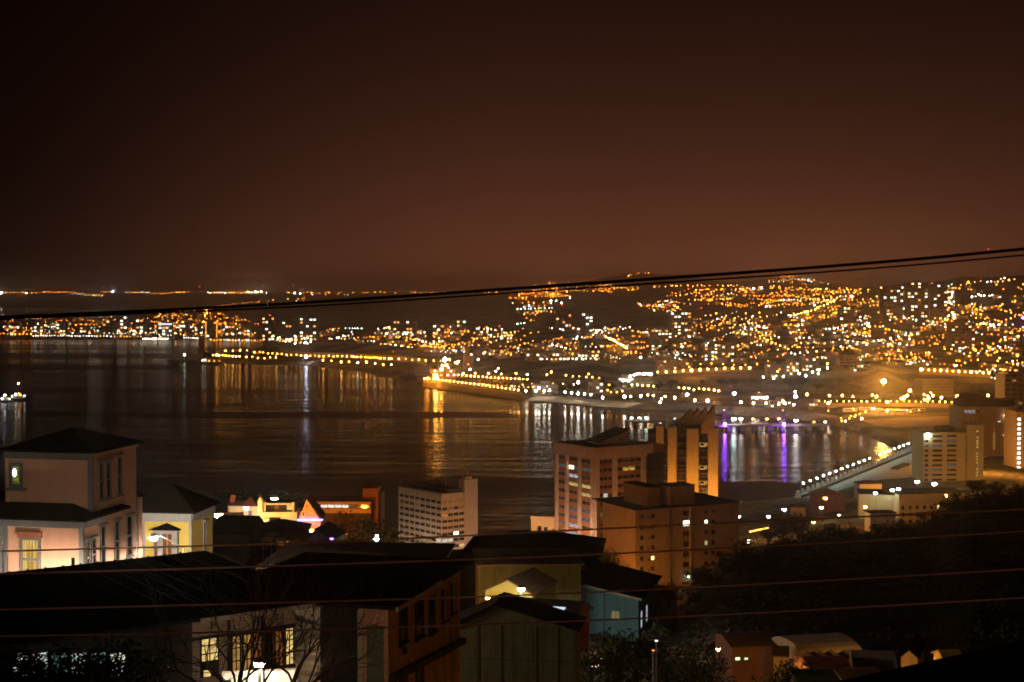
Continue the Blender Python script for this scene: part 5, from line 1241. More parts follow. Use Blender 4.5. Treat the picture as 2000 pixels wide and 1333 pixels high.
    near_lamp(1690, 990, 560, 'o', 240, .5, 'orange lamp hidden before the blank beige hall', group=B, zg=8)
    near_lamp(1835, 985, 665, 'y', 620, 1.1, 'added warm lamp hidden before the beige grid block', group=B, zg=5)  # unseen strong lamp added to light the block's face
    near_lamp(1900, 983, 668, 'y', 620, 1.1, 'added warm lamp hidden before the slim pale tower', group=B, zg=5)  # unseen strong lamp added for the slim tower's front
    near_lamp(1902, 960, 802, 'y', 520, 1.1, 'added orange lamp hidden behind the slim pale tower', group=B, zg=5, hh=16)  # unseen lamp added to light the domed tower from the side
    near_lamp(2035, 962, 775, 'y', 260, .9, 'added orange lamp hidden beyond the frame before the edge tower', group=B, zg=5, hh=10)  # unseen lamp added to brighten the edge tower

def promenade():
    con = mat('pale_deck', (.50, .49, .46), .85, .12, .3, stain=.2); wl = mat('sea_wall_concrete', (.46, .44, .42), .9, .15, .5, stain=.3); fm = mat('brown_frame', None)
    A, B = G(1556, 987), G(1791, 889); d = (B - A).normalized(); n = Vector((d.y, -d.x, 0)); L = (B - A).length
    yaw = math.atan2(d.y, d.x)
    a = MB(); a.box(-4, L + 40, -46, -3.2, 3.4, 4.3, con); a.box(-4, L + 4, -3.196, -.6, 2.0, 4.2, con)
    tag(a.build('promenade', None, (A.x, A.y, 0), yaw), kind='structure')
    t = thing('sea_wall', 'pale sea wall with square piers along the lamp lit promenade', 'sea wall', (A.x, A.y, 0), yaw)
    a = MB(); a.box(-4, L + 2, -.6, 0, -3, 4.6, wl); a.build('wall', t)
    a = MB(); a.box(-4, L + 2, -4.2, -3.3, 4.2, 5.3, DARKW()); a.build('kerb_shade_strip', t)  # dark strip added for the shadow line below the balustrade
    a = MB(); a.box(-4, L + 2, -.45, -.15, 5.4, 5.6, wl); a.build('hand_rail', t)
    nn = 30
    for i in range(nn): slab(t, 'pier', i * L / nn, i * L / nn + 1.5, -.85, .3, 2.5, 6.6, wl)
    lampm = None
    m = 23
    for i in range(m):
        if i == 12: continue
        s = L * (.012 + .985 * (i / (m - 1)) ** 1.0)
        p = A + d * s + n * 1.2
        if lampm is None:
            q = thing('promenade_lamp', None, 'street lamp', (p.x, p.y, 4.2), yaw, 'lamps along the promenade wall')
            a = MB(); a.tube([(0, 0, 0), (0, 0, 5.6)], [.13, .09], pole_mat(), 6); a.build('pole', q)
            a = MB(); a.tube([(0, 0, 5.55), (0, -1.2, 6.15)], .07, pole_mat(), 5); a.build('arm', q)
            a = MB(); a.ball((0, -1.1, 5.75), .27, lampmat('g', 300), sub=1); a.build('lens', q); lampm = q
        else:
            q = lampm.copy(); COL.objects.link(q); q.location = (p.x, p.y, 4.2)
            for ch in lampm.children: c = ch.copy(); COL.objects.link(c); c.parent = q
        q['label'] = 'cool white lamp in the long row along the promenade wall'
        if i == 0: q['label'] = 'first cool white promenade lamp, at the seaward low end of the row'
        if i == m - 1: q['label'] = 'last cool white promenade lamp, by the beach'
    # benches of shade: two dark flower beds on the deck
    for s, w_, lb in ((L * .50, 26, 'long dark planting bed on the pale promenade deck'), (L * .78, 12, 'short dark planting bed near the beach end of the deck')):
        p = A + d * s + n * 16; a = MB(); a.box(0, w_, -2.5, 2.5, 4.3, 4.9, wl); 
        tt = thing('planting_bed', lb, 'planting bed', (p.x, p.y, 0), yaw); a.build('kerb', tt); a = MB(); a.box(.4, w_ - .4, -2.1, 2.1, 4.9, 5.6, mat('hedge_leaf', (.05, .06, .03), .9, .4, 3, bump=.5)); a.build('planting', tt)

def old_pier():
    con = mat('pier_concrete', (.20, .18, .16), .9, .2, .4, stain=.4); fm = mat('crane_steel', (.10, .07, .05), .6)
    A = G(1398, 843); B = G(1622, 841); d = (B - A).normalized(); L = (B - A).length; yaw = math.atan2(d.y, d.x)
    t = thing('old_pier', 'long dark pier on piers across the bay behind the slab tower', 'pier', (A.x, A.y, 0), yaw)
    a = MB(); a.box(-6, L, 0, 9, 3.0, 4.4, con); a.build('deck', t)
    for i in range(9): slab(t, 'support', i * L / 8.6 - 1, i * L / 8.6 + 1.6, .3, 8.7, -5, 2.99, con)
    # two small harbour cranes with violet lights at their feet
    for i, (px, py) in enumerate(((1414, 818), (1529, 815))):
        p = Vector((ray(px, 830).x * (A.y + 4), A.y + 4, 4.4)); q = thing('harbour_crane', ('left', 'right')[i] + ' of the two small dark harbour cranes with violet lights on the old pier', 'crane', (p.x, p.y, 4.4), 0, 'harbour cranes on the old pier')
        a = MB()
        for sx in (-1.5, 1.5):
            for sy in (-1.5, 1.5): a.tube([(sx, sy, 0), (sx * .7, sy * .7, 6)], .22, fm, 4)
        a.box(-1.6, 1.6, -1.6, 1.6, 2.8, 3.1, fm); a.build('portal', q)
        a = MB(); a.box(-1.5, 1.5, -1.4, 1.8, 6, 8.6, fm); a.prism([(-1.6, 8.6), (1.6, 8.6), (.6, 9.6), (-.6, 9.6)], 'y', -1.5, 1.9, fm); a.build('cab', q)
        a = MB(); 
        for k in (-.5, .5): a.tube([(k, -1, 7), (4 + k * .2, -4, 14)], .16, fm, 4)
        for k in range(6): a.tube([(-.5 + k * .72, -1 - .5 * k, 7 + 1.15 * k), (.5 + .6 * k, -1.2 - .5 * k, 7.4 + 1.15 * k)], .1, fm, 3)
        a.build('boom', q)
        a = MB(); a.ball((0, -4.6, .6), 1.0, lampmat('p', 320), sub=1); a.build('violet_light', q)
        a = MB(); a.ball((0, .5, 10.2), .55, lampmat('y', 5), sub=1); a.build('mast_light', q)
    # quay with lights behind the slab tower
    A2 = G(1224, 832); f = thing('low_quay', 'low lit quay shed standing in the water behind the slab tower', 'quay', (A2.x, A2.y, 0), rad(4))
    a = MB(); a.box(0, 44, 0, 12, 2.2, 3.4, con); a.build('deck', f)
    for i in range(7): slab(f, 'support', i * 7, i * 7 + 1.2, .2, 11, -4, 2.19, con)
    a = MB(); a.box(17, 30, 3, 10, 3.4, 8, mat('orange_render', None)); a.build('shed', f)
    row([(1226, 822), (1245, 818), (1290, 817)], 1, 'w', 1) if False else None
    for px, c, s, r in ((1234, 'w', 16, .9), (1248, 'w', 14, .8), (1262, 'g', 20, 1.2), (1272, 'g', 20, 1.3), (1286, 'w', 14, .9)):
        near_lamp(px, 816, A2.y + 6, c, s, r, 'white lamp on the low quay behind the slab tower', group='low quay lamps', zg=3.4)
    near_lamp(1262, 834, A2.y - 3, 'o', 60, .6, 'orange lamp under the low quay shed', group='orange quay lamp', zg=2)
    # lamps along the old pier that pour light on the water
    for px, py, c, s, r in ((1433, 818, 'g', 36, 1.5), (1447, 818, 'w', 22, 1.2), (1471, 818, 'y', 12, .8), (1498, 818, 'y', 14, 1.0), (1521, 818, 'y', 16, .9), (1555, 821, 'w', 34, 1.4), (1590, 824, 'y', 8, .7), (1612, 824, 'w', 12, .8)):
        near_lamp(px, py, A.y + 3, c, s * 2.2, r, '%s lamp on the old pier %s' % (CN[c], 'near its %s crane' % ('left' if px < 1480 else 'right')), group='old pier lamps', zg=4.4)

def sea_walls():
    """lit retaining wall with a railing along the shore road, the hub's slip, the beach"""
    wm = mat('ochre_sea_wall', (.60, .44, .20), .9, .15, .2, stain=.3); pale = mat('pale_sand', (.34, .28, .2), .95, .2, .05, bump=.3)
    pts = [(826, 757), (850, 759), (880, 763), (940, 771), (1018, 783)]
    t = thing('shore_retaining_wall', 'orange lit retaining wall with railing posts along the shore road', 'sea wall', (0, 0, 0))
    Q = [G(x, y) for x, y in pts]
    a = MB()
    for p, q in zip(Q, Q[1:]):
        a.poly([(p.x, p.y, -3), (q.x, q.y, -3), (q.x, q.y, 6.2), (p.x, p.y, 6.2)], wm)
        a.poly([(p.x, p.y, 6.2), (q.x, q.y, 6.2), (q.x, q.y + 5, 6.2), (p.x, p.y + 5, 6.2)], wm)
        a.poly([(p.x, p.y + 5, 6.2), (q.x, q.y + 5, 6.2), (q.x, q.y + 5, -3), (p.x, p.y + 5, -3)], wm)
    a.build('wall', t)
    n = 34
    rail = MB()
    for p, q in zip(Q, Q[1:]): rail.tube([(p.x, p.y + .5, 8), (q.x, q.y + .5, 8)], .2, wm, 4)
    rail.build('hand_rail', t)
    post = MB(); post.box(-.3, .3, -.3, .3, 0, 1.9, wm); pme = post.mesh('railing_post')
    L = [0]
    for p, q in zip(Q, Q[1:]): L.append(L[-1] + (q - p).length)
    for i in range(n):
        s = L[-1] * (i + .5) / n
        k = max(j for j in range(len(Q) - 1) if L[j] <= s); w = (s - L[k]) / (L[k + 1] - L[k]); p = Q[k].lerp(Q[k + 1], w)
        link('railing_post', pme, t, (p.x, p.y + .5, 6.2))
    for i in range(24):
        s = L[-1] * (i + .3) / 24; k = max(j for j in range(len(Q) - 1) if L[j] <= s); w = (s - L[k]) / (L[k + 1] - L[k]); p = Q[k].lerp(Q[k + 1], w)
        o = thing('street_lamp', 'small added lamp leaning out over the orange lit shore wall', 'street lamp', (p.x, p.y, 6.2), 0, 'lamps added on the shore wall')  # row added to light the seaward face of the wall
        if i == 0:
            a = MB(); a.tube([(0, 1, 0), (0, .6, 3.0), (0, -2.6, 3.4)], [.14, .1, .08], pole_mat(), 5); pm_ = a.mesh('pole'); a = MB(); a.ball((0, -2.8, 3.2), .62, lampmat('y', 60)); lm_ = a.mesh('lens')
        link('pole', pm_, o); link('lens', lm_, o)
    # road and beach ribbons draped on the land
    def ribbon(name, pts, wid, m, lift=.35):
        W = [on_land(x, y, 0, 520) for x, y in pts]; W = [w for w in W if w]
        a = MB()
        for p, q in zip(W, W[1:]):
            k = max(1, int((q - p).length / 25))
            for i in range(k):
                b, c = p.lerp(q, i / k), p.lerp(q, (i + 1) / k); e = (c - b).normalized(); nn = Vector((-e.y, e.x, 0)) * wid / 2
                P4 = [b - nn, c - nn, c + nn, b + nn]
                a.poly([(v.x, v.y, max(landxy(v.x, v.y), .4) + lift) for v in P4], m)
        return tag(a.build(name), kind='structure')
    asp = mat('night_asphalt', (.11, .10, .09), .8, .15, .1)
    ribbon('coast_road', [(420, 698), (500, 695), (580, 699), (700, 704), (790, 710), (840, 728)], 26, asp, .9)
    ribbon('shore_road', [(858, 752), (900, 750), (960, 754), (1040, 760), (1110, 771)], 22, asp, .8)
    ribbon('beach', [(1035, 779), (1090, 782), (1160, 789), (1240, 794)], 26, pale, .6)
    ribbon('avenue', [(1560, 790), (1680, 790), (1780, 790), (1890, 793)], 26, asp, .5)
    ribbon('cliff_top_road', [(1283, 731), (1360, 728), (1440, 723), (1486, 716)], 14, asp, .8)
    ribbon('hill_street', [(1184, 660), (1204, 669), (1226, 681)], 14, asp, 1.0)
    ribbon('sand_flat', [(1690, 830), (1760, 826), (1850, 822), (1900, 820)], 60, mat('orange_sand', (.32, .22, .13), .95, .25, .08, bump=.3), .3)
    # retaining wall along the cliff-top rows
    for lb, pts, h in (('lit cliff wall under the even row of orange lamps', [(1796, 731), (1830, 732), (1870, 735), (1935, 738)], 7), ('long orange lit wall behind the coast road lamps', [(497, 696), (560, 698), (640, 701), (700, 703), (770, 707), (830, 714)], 8), ('low yellow lit wall of the avenue on the flat', [(1590, 795), (1680, 795), (1780, 795), (1888, 797)], 3), ('lit wall below the cliff top avenue', [(1283, 733), (1340, 731), (1400, 728), (1470, 725)], 5)):
        W = [on_land(x, y, 0, 520) for x, y in pts]; t = thing('retaining_wall', lb, 'retaining wall', (0, 0, 0), 0, 'retaining walls on the cliff'); a = MB()
        for p, q in zip(W, W[1:]):
            z = max(p.z, q.z)
            a.poly([(p.x, p.y, p.z - 4), (q.x, q.y, q.z - 4), (q.x, q.y, q.z + h), (p.x, p.y, p.z + h)], wm)
            a.poly([(p.x, p.y, p.z + h), (q.x, q.y, q.z + h), (q.x, q.y + 2, q.z + h), (p.x, p.y + 2, p.z + h)], wm)
            a.poly([(p.x, p.y + 2, p.z + h), (q.x, q.y + 2, q.z + h), (q.x, q.y + 2, q.z - 4), (p.x, p.y + 2, p.z - 4)], wm)
        a.build('wall', t)

def coaches():
    wh = mat('coach_paint', (.6, .6, .6), .4, .1, 1); g = glass(); rb = mat('tyre_rubber', (.02, .02, .02), .9); rd = mat('coach_red', (.4, .05, .03), .4)
    a = MB(); a.prism([(-1.2, .5), (1.2, .5), (1.2, 3.0), (1.0, 3.3), (-1.0, 3.3), (-1.2, 3.0)], 'x', -5.5, 5.5, wh); body = a.mesh('body')
    a = MB(); a.box(-5.2, 5.2, -1.23, 1.23, 1.7, 2.7, g); win = a.mesh('window_band'); a = MB(); a.box(-5.52, 5.52, -1.21, 1.21, .8, 1.1, rd); st = a.mesh('stripe')
    a = MB(); a.tube([(0, -.15, 0), (0, .15, 0)], .5, rb, 10); wl = a.mesh('wheel')
    for i, (px, py) in enumerate(((1712, 806), (1728, 809), (1744, 807), (1758, 810), (1772, 808), (1690, 804), (1794, 806), (1660, 806))):
        p = on_land(px, py, 0, 1000)
        if not p: continue
        t = thing('parked_coach', 'pale coach parked on the orange lit flat', 'coach', (p.x, p.y, p.z), R.uniform(-.4, .4), 'coaches parked on the flat')
        for n_, m_ in (('body', body), ('window_band', win), ('stripe', st)): link(n_, m_, t)
        for x in (-3.6, 3.4):
            for y in (-1.1, 1.1): link('wheel', wl, t, (x, y, .5))
def boats():
    hull = mat('dark_hull', (.05, .045, .05), .4, .2, 1); wh = mat('white_deckhouse', (.6, .58, .55), .6, .1, 1)
    def boat(px, py, Ln, yaw, label, lights):
        p = G(px, py); t = thing('boat', label, 'boat', (p.x, p.y, 0), rad(yaw), 'boats lying in the bay'); a = MB(); n = 8; b = Ln / 7
        top = [(-Ln / 2 + Ln * i / n, b * (.75 if i == 0 else math.sin(math.pi * (.5 + .5 * (i / n) ** 2.2)) ** .6 if i < n else .02)) for i in range(n + 1)]
        up = [(x, y) for x, y in top] + [(x, -y) for x, y in top[::-1]]
        k = len(up); base = len(a.v); i_ = a.mi(hull)
        a.v += [(x * .93, y * .7, -.8) for x, y in up] + [(x, y, Ln * .085 + .012 * max(0, x) ** 1.5) for x, y in up]
        for j in range(k): q = (j + 1) % k; a.f.append((base + q, base + j, base + k + j, base + k + q)); a.m.append(i_)
        a.f.append(tuple(base + k + j for j in range(k - 1, -1, -1))); a.m.append(i_); a.build('hull', t)
        z = Ln * .085
        a = MB(); a.box(-Ln * .28, Ln * .12, -b * .55, b * .55, z, z + Ln * .09, wh); a.box(-Ln * .16, Ln * .06, -b * .45, b * .45, z + Ln * .09, z + Ln * .16, wh); a.build('deckhouse', t)
        a = MB(); a.tube([(-Ln * .03, 0, z), (-Ln * .03, 0, z + Ln * .55)], [.14, .08], hull, 5); a.tube([(Ln * .3, 0, z), (Ln * .3, 0, z + Ln * .3)], .08, hull, 5); a.build('mast', t)
        for x, h, c, s, r in lights: a = MB(); a.ball((x * Ln, -b * .6 if h < .5 else 0, z + h * Ln), r, lampmat(c, s), sub=1); a.build('deck_light', t)
    boat(38, 783, 24, 4, 'dark fishing boat with a lit deck and a tall mast light', [(-.03, .56, 'w', 12, .9), (-.12, .16, 'w', 14, 1.0), (.06, .14, 'y', 9, .8), (.2, .1, 'w', 10, .8), (-.25, .09, 'w', 8, .8), (.0, .2, 'y', 7, .7)])
    boat(12, 786, 16, 8, 'smaller boat left of the fishing boat with a bluish lamp and green deck light', [(-.05, .3, 'b', 14, 1.1), (.2, .1, 'g', 6, .7), (-.2, .12, 'w', 10, .9), (.1, .14, 'y', 4, .6)])
    boat(414, 712, 34, 2, 'moored boat with a bar of white lights off the low headland', [(-.35, .08, 'w', 9, 1.1), (-.25, .09, 'w', 9, 1.1), (-.1, .06, 'y', 6, .9), (.1, .05, 'y', 5, .8), (.3, .05, 'o', 4, .8)])
    # rocks with a beacon
    p = G(366, 706); rk = mat('wet_rock', (.05, .045, .04), .7, .4, .3, bump=.5); t = thing('beacon_rock', 'low black reef with a white beacon off the headland', 'rock', (p.x, p.y, 0)); a = MB()
    for k in range(9): a.ball((-26 + k * 6.5 + R.uniform(-2, 2), R.uniform(-3, 3), -.6), 4.5, rk, 1.1, 1, .55 + .3 * R.random(), 1)
    a.build('reef', t); a = MB(); a.tube([(-4, 0, 0), (-4, 0, 8.2)], [.5, .3], wh, 6); a.build('mast', t); a = MB(); a.ball((-4, 0, 9.0), 1.6, lampmat('g', 12), sub=1); a.build('beacon_light', t)
# ------------------------------------------------------------------ the lit cluster below the hill on the left, roofs in the dark, far blocks and houses, trees
def hill_cluster():
    g = glass(); cream = mat('cream_plaster', None); ora = mat('orange_gable_wall', (.50, .26, .12), .9, .12, 1); yel = mat('warm_yellow_wall', (.62, .48, .18), .9, .12, 1); fm = mat('brown_frame', None); wv = mat('white_plaster', None); rf = ROOF(); dk = DARKW()
    def at(pl, pr, D, yaw, z0, dep): return fr_left(pl, pr, D, yaw, z0, dep, py=1010)
    # very bright lean-to and cream house with the red pyramid roof
    f = at(433, 471, 318, 6, 46, 6); H = f.zt(470, 1009)
    simple_house('lean_to_house', 'small house with a dazzling white side wall under the hanging lamp', f, H - 1.0, wv, mat('brown_sheet_roof', None), 1.0, 'u', .9, (), .2)
    f = at(446, 505, 345, -4, 44.5, 9); H = f.zt(470, 989)
    t = simple_house('cream_house', 'cream lit house with a red pyramid roof turret', f, H, cream, mat('brown_sheet_roof', None), .8, 'u', .5, [('f', f.sf(485, 1000), f.zt(487, 1008), .8, 1.1, fm, 2, 2)], .2)
    x0, x1 = f.sf(470, 985), f.sf(501, 985)
    a = MB(); zt = H + .9; ap = ((x0 + x1) / 2 - .3, 3.4, f.zt(481, 973)); b = [(x0, .2, H + .1), (x1, .2, H + .1), (x1, 6.5, H + .1), (x0, 6.5, H + .1)]
    for i in range(4): a.poly([b[i], b[(i + 1) % 4], ap], RED())
    a.build('turret_roof', t)
    a = MB(); s = f.sf(446, 985); a.box(s, s + .9, 2, 3, H, H + 2.3, RED()); a.build('chimney', t)
    # yellow house with terrace
    f = at(506, 580, 342, 2, 44.5, 8); H = f.zt(540, 1002)
    t = place(f, 'yellow_terrace_house', 'warm yellow house with an open upper terrace between two posts', 'house'); walls(t, f, H, yel)
    a = MB(); a.box(-.1, f.W + .1, -.25, -.003, H - .35, H + .15, yel); a.build('parapet', t)
    xa, xb = f.sf(514, 992), f.sf(574, 992); h2 = f.zt(540, 984) - H
    a = MB(); a.box(xa, xb, 3, 7.5, H, H + h2 - .1, dk); a.build('upper_storey', t)
    for x in (xa, xb - .5): a = MB(); a.box(x, x + .5, .6, 1.1, H, H + h2 + .2, yel); a.build('post', t)
    a = MB(); a.box(xa + .5, xb - .5, .6, .8, H + h2 - .35, H + h2 - .05, yel); a.build('beam', t)
    w = window(t, f, 'f', f.sf(557, 995), H + .2, f.sf(569, 995) - f.sf(557, 995), h2 - .7, fm, pane_room(), 1, 1, .08, .05); w.location.y = 2.98
    w = window(t, f, 'f', f.sf(533, 995), H + .2, .9, h2 - .9, fm, emi('orange_dim_glow', None, 0), 1, 1, .08, .05); w.location.y = 2.98
    a = MB(); s = f.sf(505, 1000); a.box(s - .1, s + .9, -.3, 2, -2, f.zt(505, 981), yel); a.prism([(s - .2, f.zt(505, 981)), (s + 1.0, f.zt(505, 981)), (s + .4, f.zt(505, 975) + .5)], 'y', -.4, 2, yel); a.build('corner_tower', t)
    # barrel roofed shelter
    f = at(514, 546, 322, 4, 46.5, 3); t = place(f, 'barrel_shelter', 'little white shelter with a dark barrel roof before the yellow house', 'shelter'); h = f.zt(520, 1024)
    walls(t, f, h, wv); a = MB(); n = 10; rr = f.zt(530, 1013) - h
    a.prism([(f.Dp / 2 - (f.Dp / 2 + .1) * math.cos(math.pi * i / n), h + rr * math.sin(math.pi * i / n)) for i in range(n, -1, -1)], 'x', f.W * .35, f.W, rf); a.build('vault', t)
    a = MB(); a.prism([(f.Dp / 2 - (f.Dp / 2) * math.cos(math.pi * i / n), h + .9 * rr * math.sin(math.pi * i / n)) for i in range(n, -1, -1)], 'x', 0, f.W * .345, wv); a.build('end_vault', t)
    # A-frame with the blue neon strip
    f = at(582, 626, 335, 3, 45, 9); h = f.zt(600, 1016)
    t = place(f, 'steep_gabled_house', 'steep orange gabled house with a glowing blue neon strip at the eaves', 'house'); walls(t, f, h, mat('violet_lit_wall', (.30, .2, .3), .9))  # violet cast of the neon is put into the wall colour
    ap = f.zt(599, 976); xm = f.sf(599, 990)
    a = MB(); a.prism([(0, h + .02), (f.W - .2, h + .02), (xm, ap)], 'y', .2, f.Dp, ora); a.build('gable', t)
    a = MB(); a.prism([(xm - .05, ap + .05), (xm + .05, ap + .12), (f.W + .5, h + .1), (f.W + .1, h - .1)][::-1], 'y', -.2, f.Dp + .2, rf); a.build('roof', t)
    for px in (589, 605): window(t, f, 'f', f.sf(px, 1004), f.zt(px, 1009), .6, 1.0, OFFW(), g, 1, 2, .12, .05).location.y = .19
    a = MB(); a.tube([(xm, .19, ap - 1.5), (xm, .1, ap - 1.5)], .22, dk, 8); a.build('round_vent', t)
    a = MB(); a.box(-.1, f.W + .5, -.35, -.12, h - .1, h + .18, emi('blue_neon', (.16, .18, 1), 9)); a.build('neon_strip', t)
    # modern block behind with two lit windows
    f = fr_right(606, 724, 402, -3, 24, depth=12, py=990); H = f.zt(660, 979); band = mat('tan_band', (.42, .30, .19), .9)
    t = place(f, 'flat_roofed_block', 'long low modern block of two tan bands with a lit ribbon window', 'building'); walls(t, f, H - .2, dk, base=-8)
    for ya, yb in ((980, 985), (993, 1002)):
        a = MB(); a.box(-.2, f.W + .2, -.5, -.003, f.zt(660, yb), f.zt(660, ya), band); a.build('floor_band', t)
    za, zb = f.zt(640, 992.3), f.zt(640, 985.8)
    for i in range(8):
        xa = f.sf(612, 990) + (f.sf(722, 990) - f.sf(612, 990)) * i / 8; m = pane_white() if i in (1, 2, 3, 4) else emi('faint_window', None, 0) if i == 5 else g
        window(t, f, 'f', xa + .08, za, f.W / 8.6, zb - za, fm, m, 2 if i != 2 else 1, 1, .07, .04, False)
    xa, xb = f.sf(705, 960), f.sf(735, 960)
    a = MB(); a.box(xa, xb, 3.0, 9, -6, f.zt(715, 957), mat('brown_plaster', None)); a.box(xb + .01, xb + .8, 4, 10, -6, f.zt(738, 968), dk); a.build('stair_tower', t)
    for k in range(3): window(t, f, 'f', f.sf(690, 1030) + k * 2.5, -1.5, 1.2, 1.5, fm, emi('olive_window', None, 0) if k == 2 else g, 1, 1, .07, .04, False).location.y = -.01
    # dark roofs in front of the cluster
    f = at(490, 600, 300, 4, 44, 10); simple_house('dark_hipped_house', 'house under a broad dark hipped roof before the yellow terrace house', f, f.zt(540, 1041), dk, rf, 2.0, 'u', .5, (), .3, None, True)
    f = at(415, 490, 290, -6, 42, 10); simple_house('dark_shed_house', 'house under a dark sheet roof below the hanging lamp', f, f.zt(450, 1042), dk, rf, 2.6, 'u', .5, (), .3, None, False)
    f = fr_right(598, 648, 292, -10, 44, depth=9, py=1045); 
    t = simple_house('vent_gabled_house', 'small gabled house with a round vent, right of the neon strip', f, f.zt(620, 1053), mat('brown_plaster', None), rf, f.zt(612, 1034) - f.zt(620, 1053), 'v', .35, [('f', f.W * .28, f.zt(612, 1046), .5, .7, g, 1, 1)], .3)
    f = at(538, 600, 280, -8, 44, 7); simple_house('glimmering_house', 'low house with dim cluttered light under its eave', f, f.zt(560, 1053), emi('cluttered_glow', (1, .42, .12), .16, ((1.6, 1.6, 1.6), .0)), rf, .5, 'u', .5, (), .25) if False else simple_house('glimmering_house', 'low house with dim cluttered light under its eave', f, f.zt(560, 1053), dk, rf, .6, 'u', .5, [('f', .4 + 1.5 * k, f.zt(560, 1053) - 1.3, 1.3, 1.0, emi('orange_dim_glow', None, 0), 2, 1) for k in range(3)], .25)
    for i, (pl, pr) in enumerate(((511, 530), (538, 555))):
        f = at(pl, pr, 255, 0, 48, 1.2); t = place(f, 'wooden_gantry', ('left', 'right')[i] + ' one of two small pale wooden gantries in the dark yard', 'gantry', 'pale gantries in the dark yard'); h = f.zt(pl, 1055); a = MB(); a.box(0, f.W, 0, 1.0, h - .3, h + .25, OFFW()); a.build('top_beam', t)
        for x in (.05, f.W - .2): a = MB(); a.box(x, x + .15, .4, .55, -3, h - .31, OFFW()); a.build('leg', t)
        a = MB(); a.tube([(.1, .5, h - 1.8), (f.W - .1, .5, h - .4)], .06, OFFW(), 4); a.build('brace', t)
    L = 'lamps of the lit cluster'
    near_lamp(427, 1006, 312, 'w', 153, .75, 'dazzling pinkish lamp hanging left of the white side wall', group=L)
    near_lamp(481, 992, 338, 'w', 187, .55, 'white lamp high on the cream house wall', group=L)
    near_lamp(501, 1021, 334, 'w', 323, .7, 'bright lamp at the corner of the yellow terrace house', group=L)
    near_lamp(460, 1040, 308, 'y', 3264, .4, 'lamp hidden at the foot of the dazzling side wall', group=L, zg=42)
    near_lamp(520, 1032, 318, 'w', 652, .35, 'lamp hidden beside the little barrel roofed shelter', group=L, zg=45)
    near_lamp(545, 1040, 316, 'y', 1713, .45, 'lamp hidden before the yellow terrace house', group=L, zg=44)
    near_lamp(608, 1036, 322, 'o', 1713, .4, 'orange lamp hidden before the steep gabled house', group=L, zg=44)
    near_lamp(536, 974, 420, 'g', 70, .9, 'greenish white lamp alone at the waterside behind the yellow house', group=L)
    near_lamp(660, 1040, 380, 'o', 1346, .5, 'orange lamp hidden before the low modern block', group=L, zg=24)
    near_lamp(648, 1052, 285, 'p', 26, .32, 'tiny violet lamp at the corner of the vent gabled house', group=L)
    near_lamp(735, 1053, 300, 'g', 60, .5, 'pale lamp shining through leaves below the modern block', group=L)
    near_lamp(736, 1046, 300, 'g', 16, .3, 'small yellow green lamp just above the leaf lit lamp', group=L)
    # the hipped roof before the office block, a reddish tint put in for light on its left slope
    f = fr_right(515, 845, 108, -4, 66, depth=10.2, py=1090); H = f.zt(700, 1112)
    simple_house('broad_hipped_house', 'very broad house under a black hipped roof with a faintly red lit left slope', f, H, dk, mat('red_lit_black_roof', (.05, .028, .02), .8, .4, .6), .35, 'u', .5, (), .5, None, True)
    f = fr_right(905, 1168, 205, -6, 50, depth=14, py=1080); simple_house('hipped_house', 'house with a black hipped roof below the framed tower', f, f.zt(1040, 1085), dk, rf, 2.2, 'u', .5, (), .5, None, True)
    f = fr_right(740, 905, 240, 4, 40, depth=8, py=1080); simple_house('low_black_house', 'house with a low black roof below the office block', f, f.zt(830, 1094), dk, rf, .9, 'u', .5, (), .5, None, True)
    f = fr_right(990, 1100, 260, -4, 38, depth=12, py=1080); simple_house('peaked_black_house', 'house with a black peaked roof before the low cream block', f, f.zt(1040, 1080), dk, rf, 2.1, 'u', .5, (), .5, None, True)

